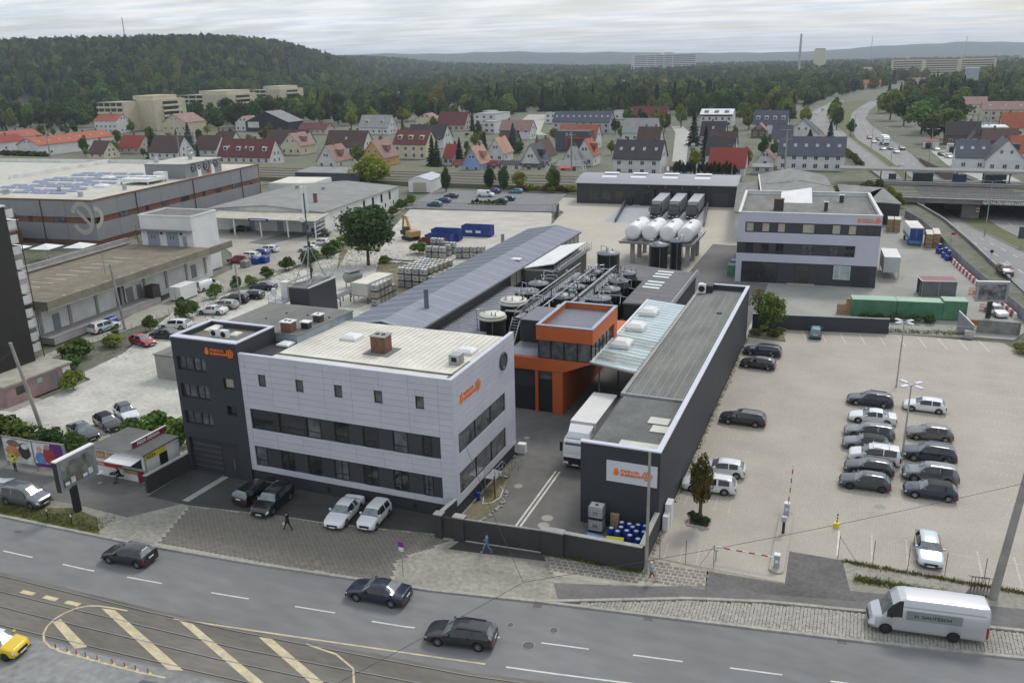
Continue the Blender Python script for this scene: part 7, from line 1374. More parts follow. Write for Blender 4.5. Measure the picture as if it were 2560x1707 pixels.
# ------ left: parking-deck building, brewery, workshop
def deck_building():
 t=thing('parking_deck','white-walled warehouse with brown concrete parking deck on top','building',(-103.2,81.8,0),R(4.8))
 MB().box(-21,0.4,0,-3.2,41,5.0).build('wall',WHITE_W,t)
 MB().box(-3.2,0,0,0,22.5,1.0).build('loading_dock',CONC,t);MB().box(-.25,0,1.0,.02,22.5,1.06).build('dock_edge',STEEL,t)
 for k in range(8):y=1.0+k*5.4;MB().box(-3.35,y,1.0,-3.0,y+.45,4.9).build('pilaster',CONC,t)
 for y,w in((3.4,1.3),(18.5,1.6),(21.0,1.1),(35,1.4)):d=MB().box(-3.199,y,1.0,-3.14,y+w,3.3).build('door',mat('grey_steel_door',(.22,.225,.23),.6),t);MB().box(-3.14,y+w-.2,2.0,-3.1,y+w-.12,2.2).build('handle',STEEL,d)
 MB().box(-3.199,16.2,1.0,-3.15,18.2,3.9).build('dock_opening',FRAME,t)
 for k in range(13):MB().box(-3.19,1.8+k*3.0,4.2,-3.12,4.2+k*3.0,4.75).build('clerestory',GLASS,t)
 MB().box(-21.5,0,5.0,0,41,5.15).build('soffit',CONC,t)
 MB().box(-.35,0,5.15,0,43.5,6.3).build('fascia',CONC_O,t);MB().box(-21.5,0,5.15,-.35,.35,6.3).build('fascia',CONC_O,t);MB().box(-21.5,.35,5.15,-21.1,41,6.5).build('parapet',CONC,t);MB().box(-21.1,1.5,5.5,-20.6,41,5.75).build('upstand',CONC,t)
 MB().box(-21.1,.35,5.15,-.35,41,5.3).build('deck',mat('brown_deck',(.225,.195,.155),.95,var=.28,scale=.45,col2=(.16,.13,.085),wear=.15),t)
 for k in range(12):
  MB().box(-15.5,2.2+k*2.55,5.302,-11.3,2.35+k*2.55,5.306).build('bay_line',PAINT_W,t)
  if k>1:MB().box(-4.2,1.0+k*2.9,5.302,-1.2,1.12+k*2.9,5.306).build('bay_line',PAINT_W,t)
 for x,y in((-8,20),(-17.5,12)):MB().cyl((x,y,5.3),(x,y,9.8),.06,n=8).build('lamp_pole',STEEL,t)
 MB().box(-2.6,14.4,4.4,-2.3,16.4,4.5).build('lamp',WHITE,t)
 r=MB().box(-2.2,21.6,.9,-.6,23.4,3.0).build('dark_hoarding',mat('brown_board',(.05,.04,.035),.8),t)
 c=thing('deck_stair_block','white block with two blue-grey gates rising above the parking deck','building',(-113.0,122.0,0),R(4.8))
 MB().box(-11.4,0,0,0,7.6,10.8).build('wall',WHITE,c);MB().box(-11.5,-.1,10.8,.1,.15,11.05).box(-11.5,7.45,10.8,.1,7.7,11.05).box(-11.5,.15,10.8,-11.25,7.45,11.05).box(-.15,.15,10.8,.1,7.45,11.05).build('roof_edge',WHITE,c);MB().box(-11.2,.15,10.8,-.15,7.45,10.85).build('roof',mat('tan_roof_gravel',()),c)
 MB().box(-11.8,-1.1,8.2,.0,-.02,8.35).build('canopy',BITUMEN,c)
 for x in(-10.0,-5.8):g=MB().box(x,-.06,5.3,x+2.6,-.005,7.9).build('gate',mat('blue_grey_gate',(.28,.32,.38),.6,var=.08),c);[MB().box(x+q,-.075,6.6,x+q+.16,-.061,7.2).build('slot_window',FRAME,g)for q in(.85,1.5)]
 MB().box(-2.3,-.06,5.3,-1.5,-.005,7.3).build('door',STEEL,c)
 for x in(-6.9,-2.6):MB().box(x,-.35,7.5,x+.3,-.02,7.9).build('floodlight',FRAME,c)
 s=thing('spiral_stair','red-brown steel stair beside the white block','stair',(-125.6,121.2,5.3));[MB().cbox((.5*math.cos(k*.5),.5*math.sin(k*.5),.2*k),(.9,.25,.04),k*.5).build('tread',mat('rust',()),s)for k in range(14)];MB().cyl((0,0,0),(0,0,3.6),.05,n=6).build('newel',mat('rust',()),s)
 b=thing('white_box_body','white box body standing on the ground by the ramp','container',(-104.4,105.6,0),R(4));MB().box(0,0,.25,2.2,4.2,2.5).build('body',WHITE,b);MB().box(1.08,-.02,.3,1.12,-.001,2.45).build('door_joint',FRAME,b);[MB().box(x,y,0,x+.2,y+.2,.25).build('foot',FRAME,b)for x in(.1,1.9)for y in(.1,3.9)]
 for k,(x,y,m,nm)in enumerate(((-103.4,90.7,BLUE_D,'blue waste bin behind the white and green SUV'),(-109.2,129.3,mat('grey_skip',(.2,.21,.2),.6),'grey lidded skip by the white block'),(-108.9,132.2,BLUE_D,'blue waste bin behind the grey skip'),(-107.9,133.6,BLUE_D,'second blue bin nearest the parked cars'))):w=thing('waste_bin',nm,'bin',(x,y,0),R(6));MB().box(0,0,.12,1.3,1.6,1.15).build('body',m,w);MB().add([(-.04,-.04,1.15),(1.34,-.04,1.15),(1.34,1.64,1.15),(-.04,1.64,1.15),(.2,.1,1.4),(1.1,.1,1.4),(1.1,1.5,1.4),(.2,1.5,1.4)],((4,5,6,7),(0,1,5,4),(1,2,6,5),(2,3,7,6),(3,0,4,7))).build('lid',m,w)
 d=thing('dark_tower','tall dark brown tower block at the left edge with balconies','building');MB().box(-118,54,0,-100.1,76,20.6).build('wall',mat('dark_brown_cladding',(.028,.025,.023),.7,var=.1),d);MB().box(-118.1,53.9,20.6,-100.0,76.1,20.8).build('roof_edge',WHITE,d)
 for k in range(6):
  z=.9+k*3.3;MB().box(-104,76.001,z,-100.6,77.6,z+.15).build('balcony_slab',CONC,d);MB().box(-104,77.5,z+.15,-100.6,77.6,z+1.2).build('balcony_front',WHITE_W,d);MB().box(-100.7,76.01,z+.15,-100.6,77.49,z+1.2).build('balcony_side',WHITE_W,d);MB().box(-100.7,76.01,z+1.6,-100.6,77.45,z+2.7).build('wind_screen',WHITE_W,d)
 MB().cyl((-100.5,77.7,0),(-100.5,77.7,19.5),.06,n=8).build('downpipe',FRAME,d)
 h=thing('pink_hut','small pink rendered hut with flat roof by the gravel lot','hut');b=MB();holed(b,PE(-88.6),62.7,71.7,0,2.4,[(64.0,65.6,1.0,2.0),(68.6,69.8,.05,2.05)],.1);b.box(-92.2,62.7,0,-88.71,71.7,2.4,False);b.quad((-88.71,62.7,0),(-88.6,62.7,0),(-88.6,62.7,2.4),(-88.71,62.7,2.4));b.build('wall',PINK_W,h)
 MB().box(-92.4,62.5,2.4,-88.4,71.9,2.62).build('roof',mat('stained_flat_roof',(.36,.34,.28),.9,var=.25,scale=.5),h);window(h,PE(-88.6),64.0,65.6,1.0,2.0,.09,GLASS);MB().box(-88.69,68.6,.05,-88.65,69.8,2.05).build('door',mat('grey_steel_door',()),h);MB().box(-88.599,70.5,1.1,-88.57,71.6,2.2).build('white_board',WHITE,h);MB().box(-88.599,66.9,1.5,-88.57,67.6,2.1).build('notice',mat('mint_notice',(.3,.5,.42),.6),h)
deck_building()
def brewery():
 t=thing('brewery_hall','large grey panelled brewery hall with rust-brown window strip','building',(-155.0,138.6,0),R(6.5));g1=mat('brewery_grey',(.235,.235,.245),.55,var=.05,objrand=.03);g2=mat('rust_brown_band',(.18,.075,.04),.7,var=.12);L,D,H=95.0,68.0,9.9
 MB().box(-L,.3,0,-.3,D,H-.3).build('core',g2,t)
 def face(P,U,sgn):
  n=int(U/7.6)
  for k in range(n+1):
   a,c=k*7.6+.03,min(U,(k+1)*7.6)-.03
   if c-a<.3:continue
   for z0,z1 in((.9,4.6),(6.0,H-.35)):
    q=[P(a,z0),P(c,z0),P(c,z1),P(a,z1)];k2=[P(a,z0,-.29),P(c,z0,-.29),P(c,z1,-.29),P(a,z1,-.29)]
    MB().add(q+k2,((0,1,2,3),(4,0,3,7),(1,5,6,2),(3,2,6,7),(4,5,1,0))).build('wall_panel',g1,t)
   if k%3!=2:
    w=min(c-a-.8,2.2+(k*37%3)*.9);window(t,P,a+.5,a+.5+w,4.7,5.9,.24,GLASS_L if k%2 else GLASS,(.5,))
   elif k:window(t,P,a+2,a+2.9,4.7,5.9,.24,GLASS)
  for k in range(1,int(U/22)+1):MB().cyl(P(k*22-8,.5,.1),P(k*22-8,H-.4,.1),.09,n=8).build('downpipe',FRAME,t)
 face(lambda u,z,d=0.0:(d,u,z),D-1,1);face(lambda u,z,d=0.0:(-u,-d,z),L,-1)
 MB().box(-L,-.1,H-.32,.1,.3,H).box(-.3,.3,H-.32,.1,D,H).build('roof_edge',g2,t);MB().box(-L,.3,H-.28,-.3,D,H-.2).build('roof',mat('brewery_roof',(.50,.48,.42),.8,var=.12,scale=.3),t);MB().box(-L,D-.4,H-.2,-14,D,H+.8).build('rear_parapet',WHITE_W,t);MB().box(-52,30,H-.2,-51.4,D,H+.9).build('left_parapet',WHITE_W,t)
 sp=mat('solar_panel',(.13,.16,.28),.2,.2,var=.25,scale=1.5)
 for i in range(11):
  for j in range(5):
   x,y=-40+j*5.2,8+i*3.4
   if(i*5+j)%7<5 and not(j==4 and i>6):MB().add([(x,y,H-.1),(x+4.6,y,H-.1),(x+4.6,y+1.5,H+.2),(x,y+1.5,H+.2)],((0,1,2,3),)).build('solar_panel',sp,t)
 for x,y in((-14,20),(-24,34),(-11,33)):skylight(t,x,y,H-.2,3.4,2.4,.7)
 for x,y,w in((-8,5,.8),(-30,6,1.0),(-36,5,1.0),(-20,12,.6),(-5,16,.7),(-9,28,.6),(-12,36,1.2)):MB().box(x,y,H-.2,x+w,y+w,H+.9).build('roof_vent',STEEL,t)
 MB().box(-13.8,36,H-.2,-1.8,52,H+3.4).build('penthouse',g1,t);MB().box(-14,35.8,H+3.4,-1.6,52.2,H+3.6).build('penthouse_roof',mat('brewery_roof',()),t)
 for y,r in((39.5,.95),(42,.5),(45.2,1.35),(49.3,.9)):MB().torus((-1.78,y,H+1.9+.3*r),r,.12,'X',22,6).build('round_sign',FRAME,t);MB().torus((-1.78,y-.3*r,H+1.7+.3*r),r*.45,.1,'X',16,6).build('round_sign',FRAME,t)
 for y in(41.2,47.2):MB().box(-1.799,y,H-.2,-1.75,y+1.5,H+2.2).build('door',WHITE,t)
 MB().box(-1.79,45.6,H+.3,-1.6,46.3,H+1.2).build('alarm_box',RED_P,t)
 MB().lathe((-7,46,H+3.6),[(.5,0),(.5,.6),(.9,1.2),(.9,1.6),(.5,2.2),(.5,2.5),(.9,2.6),(.9,2.8)],10,smooth=False).build('roof_cowl',STEEL,t);MB().lathe((-12,38.5,H+3.6),[(.6,0),(.6,.9),(.3,1.3)],12).build('roof_cowl',STEEL,t)
 cu=MB().box(-12,24,H+.5,-4,31,H+1.3).build('cooling_unit',WHITE,t);[MB().cyl((-11+k*2,27.5,H+1.3),(-11+k*2,27.5,H+1.45),.8,n=14).build('fan',STEEL,cu)for k in range(4)];MB().box(-12,24,H-.2,-11.7,24.3,H+.5).box(-4.3,24,H-.2,-4,24.3,H+.5).box(-12,30.7,H-.2,-11.7,31,H+.5).box(-4.3,30.7,H-.2,-4,31,H+.5).build('cooling_frame',STEEL,t);MB().box(-8,31.5,H-.2,-5.2,33.5,H+2.0).build('cooling_box',WHITE,t)
 em=mat('beige_emblem',(.40,.38,.34),.6,var=.05)
 b=MB()
 for k in range(26):
  a0,a1=R(20+k*12),R(20+(k+1)*12);c0,cz=3.2,5.9
  q=[(-(c0+r*math.cos(a)),-.02-.001*(k%2),cz+r*1.25*math.sin(a))for a,r in((a0,2.1),(a1,2.1),(a1,3.0),(a0,3.0))];q=[(min(x,-.02),y,z)for x,y,z in q];b.quad(*q)
 b.quad((-4.6,-.025,7.2),(-4.2,-.025,8.0),(-.6,-.025,4.2),(-1.0,-.025,3.5));b.build('emblem',em,t);b=MB()
 for k in range(20):a0,a1=R(-90+k*9),R(-90+(k+1)*9);b.quad(*[(.02,0.05+r*math.cos(a),6.0+r*.95*math.sin(a))for a,r in((a0,1.6),(a0,2.6),(a1,2.6),(a1,1.6))])
 b.build('emblem',em,t)
 x=thing('terrace_wing','low brick terrace wing in front of the brewery hall','building',(-170,124,0),R(8));MB().box(-40,0,0,0,9,3.6).build('wall',g2,x);MB().box(-40,.3,3.6,-.3,9,3.75).build('roof',CONC,x);MB().box(-40,0.1,3.6,0,.16,4.7).build('glass_balustrade',glass_mat('balustrade_glass',(.12,.13,.13)),x);MB().box(-44,9,0,-26,13.5,6.6).build('rear_wing',g2,x)
 for k,(px,py,pz)in enumerate(((-171.5,129,3.75),(-176.5,127.5,3.75),(-182,126,3.75),(-148,127.5,0),(-154,124.5,0),(-160,122,0))):
  u=thing('parasol',f'white square parasol, {("first", "second", "third")[k % 3]} {"on the brick terrace" if k < 3 else "in the garden behind the parking deck"}, counted from the hall','parasol',(px,py,pz),R(10),'white parasols');MB().cyl((0,0,0),(0,0,2.9),.05,n=8).build('pole',STEEL,u);MB().add([(-2.3,-2.3,2.4),(2.3,-2.3,2.4),(2.3,2.3,2.4),(-2.3,2.3,2.4),(0,0,3.2)],((0,1,4),(1,2,4),(2,3,4),(3,0,4))).build('canopy',WHITE,u)
brewery()
def workshop():
 t=thing('workshop_hall','long white workshop with low grey gable roof','building',(-113.2,164.5,0),R(5.5));W,D=31.0,42.0;m=mat('workshop_roof',(.25,.25,.235),.9,var=.14,scale=.25,wear=.08)
 b=MB();holed(b,PS(0),-W,0,0,4.9,[(-W+1.4,-W+5.0,0.02,4.0)],.5);b.box(-W,.501,0,0,D,4.9,False);b.tri((-W,0,4.9),(0,0,4.9),(-W/2,0,6.1));b.tri((0,D,4.9),(-W,D,4.9),(-W/2,D,6.1));b.quad((0,0,0),(0,.501,0),(0,.501,4.9),(0,0,4.9));b.build('wall',WHITE_W,t)
 MB().add([(-W-.3,-.5,4.88),(-W/2,-.5,6.1),(-W/2,D+.2,6.1),(-W-.3,D+.2,4.88),(.4,-.5,4.88),(.4,D+.2,4.88),(-W-.3,-.5,4.72),(-W/2,-.5,5.94),(.4,-.5,4.72),(.4,D+.2,4.72)],((0,1,2,3),(1,4,5,2),(6,7,1,0),(7,8,4,1),(8,9,5,4))).build('roof',m,t)
 for k in range(4):y=20+k*5.2;window(t,PE(0),y,y+1.1,2.2,4.3,-.01,GLASS,fw=.06);window(t,PE(0),y+2.4,y+3.0,.6,1.6,-.01,GLASS,fw=.05)
 for k in range(6):MB().box(-W+1.6,.42,.5+k*.6,-W+4.8,.48,.62+k*.6).build('shelf_bar',STEEL,t)
 for x,y,h in((-14,26,1.6),(-7,9,2.6),(-24,30,1.2)):chimney(t,x,y,5.0,.7,.7,h,BRICK_C if h>2 else CONC,CONC,0)
 c=thing('workshop_canopy','open canopy on white posts in front of the workshop','canopy',(-113.2,164.5,0),R(5.5));MB().add([(-27,-6.8,4.0),(1.5,-6.8,4.0),(1.5,-.1,4.65),(-27,-.1,4.65),(-27,-6.8,3.85),(1.5,-6.8,3.85),(1.5,-.1,4.5),(-27,-.1,4.5)],((0,1,2,3),(4,5,1,0),(5,6,2,1),(7,4,0,3),(7,6,5,4))).build('roof',mat('corrugated_cream',(.46,.43,.36),.8,var=.15,scale=.6),c)
 for k in range(5):MB().box(-26.6+k*6.9,-6.7,0,-26.35+k*6.9,-6.45,3.85).build('post',WHITE,c)
 MB().box(-15.5,-6.95,3.5,-10.5,-6.82,4.15).build('blue_sign',mat('deep_blue_sign',(.02,.035,.18),.4),c);MB().box(-15.0,-6.97,3.75,-11.0,-6.951,3.92).build('sign_bar',WHITE,c)
 r=MB();[r.bar((1.4,-6.5,.9+k*.9),(1.4,-.5,1.2+k*.9),.12)for k in range(4)];r.build('side_rail',WHITE,c)
 for x,w in((-20,1.5),(-12.5,1.6),(-6,1.1)):MB().box(x,-.05,.02,x+w,-.004,2.4).build('door',mat('blue_grey_gate',()),t)
 MB().box(-2.6,-.05,2.4,-1.2,-.004,3.6).build('window',GLASS,t)
 zone('ramp_strip',[(-124,150),(-118,149),(-115,163),(-122,164)],.009,ASPHALT_Y)
 b=MB().box(0,0,0,1.6,1.2,1.3).build('waste_bin',BLUE_D,label='blue bin under the right end of the workshop canopy',cat='bin',loc=(-115.6,162.2,0),rz=R(5))
 t=thing('garage_hall','small white gabled garage behind the staff car park','building',(-125.3,226.8,0),R(9));b=MB();b.box(0,0,0,7,12,3.6);b.tri((0,0,3.6),(7,0,3.6),(3.5,0,4.6));b.build('wall',WHITE,t);MB().add([(-.2,-.2,3.58),(3.5,-.2,4.65),(3.5,12.2,4.65),(-.2,12.2,3.58),(7.2,-.2,3.58),(7.2,12.2,3.58)],((0,1,2,3),(1,4,5,2))).build('roof',mat('pale_metal_roof',(.45,.47,.5),.5,.3),t);MB().box(1.5,-.05,0,5.6,-.005,2.9).build('roller_door',mat('beige_door',(.4,.36,.29),.7),t)
 t=thing('dark_shed','long dark grey mono-pitch shed beside the railway','building',(-170.5,233.5,0),R(3));MB().box(0,0,0,23.5,11,4.0).build('wall',mat('slate_cladding',(.07,.08,.095),.7,var=.1),t);MB().add([(-.3,-.4,3.95),(23.8,-.4,3.95),(23.8,11.3,4.5),(-.3,11.3,4.5)],((0,1,2,3),)).build('roof',m,t);[MB().cyl((6+k*10,-.03,3.2),(6+k*10,0,3.2),.15,n=8).build('vent',FRAME,t)for k in range(2)]
 t=thing('flat_white_annex','flat white annex between brewery and workshop','building');MB().prism([(-160,206),(-147,208),(-149,222),(-163,220)],0,4.4).build('wall',WHITE,t);MB().prism([(-159.6,206.5),(-147.5,208.5),(-149.4,221.5),(-162.5,219.5)],4.4,4.5).build('roof',CREAM,t)
workshop()
# ------ storage between hall and workshop
random.seed(14);CREAMY=mat('yellowed_tank_plastic',(.6,.54,.40),.5,var=.12);GREYT=mat('grey_tank_plastic',(.45,.46,.45),.5,var=.1)
rows=[]
for j in range(5):rows+=[(-70.6,113.4+j*1.25,z,'pile beside the cream box body',f'{ORD[j]} back')for z in range(3-(j==4))]
for i in range(6):
 for j in range(6):
  for z in range(3 if i<4 else 2):
   if i+j<9 and(j==0 or i==0 or z==2 or(i>3 and z==1)):rows.append((-72.4+i*1.45+j*.2,125.2+j*1.5,z,'big pile left of the hall',f'{ORD[i]} from left, {ORD[j]} row back'))
for i in range(3):
 for j in range(3):rows+=[(-78.6+i*1.5,147.5+j*2.3,z,'pile before the red skip',f'{ORD[i]} from left, {ORD[j]} row back')for z in range(2+(j==1 and i<2))]
for i in range(4):rows+=[(-72.5+i*1.4,148.5+i*.5,z,'short row behind the big pile',f'{ORD[i]} from left')for z in range(2)]
for x,y,z,where,spot in rows:
 ibc(x,y,z*1.18,f'tank container, {("bottom", "second", "top")[z]} tier, {where}, {spot}',R(random.uniform(-3,3)),'tank containers in the '+where,random.choice((PLASTIC_W,PLASTIC_W,CREAMY,GREYT)))
def storage_things():
 t=thing('storage_container','cream box body on legs beside the tank containers','container',(-74.4,113.9,0),R(-3));MB().box(0,0,1.25,3.0,7.6,3.35).build('body',mat('cream_box',(.62,.6,.54),.6,var=.08),t);MB().box(-.03,-.03,3.35,3.03,7.63,3.45).build('roof',CREAM,t);[MB().box(x,y,0,x+.1,y+.1,1.25).build('leg',FRAME,t)for x in(.1,2.8)for y in(.1,7.3)];MB().box(-.02,-.015,1.25,3.02,-.002,1.5).build('skirt',STEEL,t)
 t=thing('steel_vessel','grey horizontal pressure vessel on a steel frame','vessel',(-80.6,121.5,0),R(-18));b=MB();n=18;pr=[(.05,0),(.7,.15),(.95,.5),(.95,3.0),(.7,3.4),(.05,3.55)];vs=[(r*math.cos(2*math.pi*i/n),y,1.9+r*math.sin(2*math.pi*i/n))for r,y in pr for i in range(n)];b.add(vs,[(j*n+(i+1)%n,j*n+i,(j+1)*n+i,(j+1)*n+(i+1)%n)for j in range(5)for i in range(n)],True);b.build('shell',mat('dull_steel',(.3,.3,.29),.5,.4,var=.2),t);[MB().box(x,y,0,x+.15,y+.15,1.3).build('leg',STEEL,t)for x in(-.7,.6)for y in(.6,2.8)];MB().box(-.9,.3,2.85,.9,3.2,2.95).build('top_frame',STEEL,t)
 t=thing('steel_vessel','small cream vessel end beside the plant block','vessel',(-77.9,110.5,0));MB().cyl((0,0,1.3),(0,2.5,1.3),.6,n=16).build('shell',CREAM,t);MB().box(-.6,.2,0,.6,.5,.8).box(-.6,2.0,0,.6,2.3,.8).build('saddle',STEEL,t);fr=thing('pipe_trestle','steel trestle loaded with pipes beside the plant block','trestle',(-75.9,112.5,0));[MB().bar((-.8+k*.4,-1.5,1.5),(-.5+k*.4,5,1.5),.14).build('pipe',STEEL,fr)for k in range(4)];[MB().bar((-.9,y,1.35),(.9,y,1.35),.12).bar((-.7,y,0),(-.7,y,1.3),.12).bar((.7,y,0),(.7,y,1.3),.12).build('leg_frame',FRAME,fr)for y in(-1,2,4.5)]
 def skip(x,y,L,W,H,rz,m,label,marks=False):
  t=thing('skip',label,'skip',(x,y,0),rz,'roll-off skips');b=MB();b.box(0,0,.2,L,.08,H).box(0,W-.08,.2,L,W,H).box(0,.08,.2,.08,W-.08,H).box(L-.08,.08,.2,L,W-.08,H).box(.08,.08,.2,L-.08,W-.08,.3);b.build('body',m,t)
  for k in range(int(L/.8)):MB().box(.3+k*.8,-.06,.25,.42+k*.8,-.001,H-.05).build('rib',m,t)
  for k in range(4):MB().box(L+.001,.25+k*(W-.6)/3,.25,L+.06,.35+k*(W-.6)/3,H-.05).build('rib',m,t)
  MB().box(-.03,-.07,H-.12,L+.03,-.001,H+.03).box(-.03,W+.001,H-.12,L+.03,W+.07,H+.03).build('rim',m,t);MB().box(.08,.08,H*.55,L-.08,W-.08,H*.6).build('load',mat('rubble_load',(.2,.17,.13),.95,var=.4,scale=3),t)
  if marks:MB().box(1.0,-.075,.9,2.6,-.062,1.4).box(3.4,-.075,.9,4.6,-.062,1.4).build('white_mark',WHITE,t)
  for x_ in(.4,L-.5):MB().cyl((x_,.1,.12),(x_,W-.1,.12),.12,n=8).build('roller',FRAME,t)
 skip(-85.3,163.2,6.4,2.4,2.5,R(3),BLUE_C,'blue skip with white marks in the middle of the three',True);skip(-81.0,169.4,6.9,2.4,2.4,R(3),BLUE_C,'blue skip farthest back on the crushed stone',True);skip(-84.3,155.2,5.6,2.3,1.9,R(2),mat('rust_red_skip',(.17,.035,.025),.7,var=.3,scale=2),'rust-red skip filled with wood');skip(-84.9,159.4,5.8,2.3,2.0,R(2),BLUE_C,'low dark blue skip between the red and the marked one')
 t=thing('excavator','ochre excavator with its boom raised by the skips','excavator',(-90.2,163.0,0),R(150));och=mat('excavator_ochre',(.42,.24,.08),.55,var=.2,scale=3)
 for s in(-1,1):MB().add([(x,s*1.15-.25,z)for x,z in((-1.8,.35),(-1.5,.05),(1.5,.05),(1.8,.35),(1.5,.8),(-1.5,.8))]+[(x,s*1.15+.25,z)for x,z in((-1.8,.35),(-1.5,.05),(1.5,.05),(1.8,.35),(1.5,.8),(-1.5,.8))],[(5,4,3,2,1,0),(6,7,8,9,10,11)]+[(i,(i+1)%6,(i+1)%6+6,i+6)for i in range(6)]).build('track',BLACK,t)
 MB().box(-2.2,-1.2,.95,.3,1.2,2.1).build('engine_house',och,t);MB().box(-1.3,-1.2,.95,1.4,1.2,1.2).build('turntable',FRAME,t);MB().box(.1,.2,1.2,1.5,1.2,2.9).build('cab',CAR_GLASS_D,t);MB().box(.05,.15,2.9,1.55,1.25,3.0).build('cab_roof',och,t)
 MB().bar((.6,-.4,1.4),(2.3,-.4,4.6),.4,.5).bar((2.3,-.4,4.6),(3.4,-.4,4.9),.36,.45).build('boom',och,t);MB().bar((3.3,-.4,5.0),(3.9,-.4,1.6),.3,.36).build('stick',och,t);MB().add([(3.5,-.9,1.6),(4.4,-.9,1.5),(4.2,-.9,.6),(3.5,-.9,.7),(3.5,.1,1.6),(4.4,.1,1.5),(4.2,.1,.6),(3.5,.1,.7)],((0,1,2,3),(7,6,5,4),(0,4,5,1),(2,6,7,3),(3,7,4,0))).build('bucket',FRAME,t);MB().bar((1.2,-.4,1.6),(2.1,-.4,3.9),.14).build('cylinder',STAINLESS,t)
 for k in range(7):x,y=-83+(k%4)*1.4+random.uniform(-.5,.5),142+(k//4)*2.2;MB().cbox((x,y,.12+.02*k),(1.6,1.0,.1),random.uniform(0,3)).build('metal_sheet',STEEL,label=f'{ORD[k]} loose metal sheet on the soil right of the big tree',cat='metal sheet',group='loose metal sheets')
 f=thing('curved_fence','tall dark bar fence curving round the crushed stone ground','fence');pts=[(-109.6,200),(-101,200.6),(-92,201.2),(-82,202.2),(-75,203),(-72.3,204.5),(-71.2,207.5),(-70.3,203),(-68.6,199.5),(-67.2,193),(-66.4,188)];fb=mat('dark_fence_bar',(.05,.05,.048),.6)
 for(xa,ya),(xb,yb)in zip(pts,pts[1:]):
  b=MB();n=max(2,int(math.hypot(xb-xa,yb-ya)/.35))
  for k in range(n):x,y=xa+(xb-xa)*k/n,ya+(yb-ya)*k/n;b.bar((x,y,.05),(x,y,1.95),.035)
  b.bar((xa,ya,1.9),(xb,yb,1.9),.05).bar((xa,ya,.15),(xb,yb,.15),.05);b.build('fence_panel',fb,f)
 f=thing('yard_railing','low metal fence between gravel lot and loading yard','fence')
 for k in range(18):y=82+k*2.6;x=-96.8-.06*k;MB().cyl((x,y,0),(x,y,1.5),.035,n=6).build('post',STEEL,f)
 MB().tube([(-96.8,82,1.4),(-97.9,126,1.4)],.015,4).build('wire',STEEL,f)
 for k,x in enumerate((-81.5,)):MB().cyl((-66.0,157.2,0),(-66.0,157.2,3.6),.35,n=10).build('concrete_stub',CONC,label='grey concrete stub beside the hall roof',cat='stub')
storage_things()
# ------ houses beyond the railway
def col(n,c,rough=.85,**k):return mat('house_'+n,c,rough,var=.1,scale=.4,**k)
HW=dict(white=col('white',(.62,.62,.61)),cream=col('cream',(.60,.55,.40)),yellow=col('ochre',(.52,.33,.09)),beige=col('beige',(.52,.46,.34)),blue=col('light_blue',(.26,.36,.60)),mint=col('mint',(.48,.60,.47)),grey=col('grey',(.42,.42,.42)),black=col('black_boards',(.022,.024,.032)),brick=col('brown_brick',(.14,.10,.085)),pink=col('pinkish',(.48,.40,.36)))
HR=dict(red=col('red_tiles',(.26,.045,.035),wear=.1),brick=col('brick_red_tiles',(.34,.10,.055),wear=.1),maroon=col('maroon_tiles',(.135,.04,.04),wear=.1),brown=col('brown_tiles',(.085,.05,.042),wear=.1),dark=col('anthracite_tiles',(.05,.045,.05),wear=.1),grey=col('grey_tiles',(.22,.22,.22),wear=.08),slate=col('slate_tiles',(.075,.085,.105),wear=.1),pink=col('faded_tiles',(.27,.17,.145),wear=.1),salmon=col('salmon_tiles',(.42,.24,.17),wear=.1),white=col('white_sheet',(.72,.73,.74)),lgrey=col('light_grey_tiles',(.30,.30,.29),wear=.08))
WIN=glass_mat('house_window',(.05,.055,.065));SKYL=mat('roof_window',(.35,.38,.42),.2,var=.2);HOUSES=[]
def hwin(parent,P,u,z,w,h,fine=True):
 o=MB();q=[P(u,z,.02),P(u+w,z,.02),P(u+w,z+h,.02),P(u,z+h,.02),P(u,z,-.05),P(u+w,z,-.05),P(u+w,z+h,-.05),P(u,z+h,-.05)];o.add(q,((0,1,2,3),(4,5,1,0),(5,6,2,1),(6,7,3,2),(7,4,0,3)));o=o.build('window',WIN,parent)
 if fine:
  b=MB();f=.1
  for a,c,s,t in((u-f,u,z-f,z+h+f),(u+w,u+w+f,z-f,z+h+f),(u,u+w,z-f,z),(u,u+w,z+h,z+h+f),(u+w/2-.04,u+w/2+.04,z,z+h)):b.add([P(a,s,.04),P(c,s,.04),P(c,t,.04),P(a,t,.04),P(a,s,-.02),P(c,s,-.02),P(c,t,-.02),P(a,t,-.02)],((0,1,2,3),(4,5,1,0),(5,6,2,1),(6,7,3,2),(7,4,0,3)))
  b.build('frame',WHITE,o)
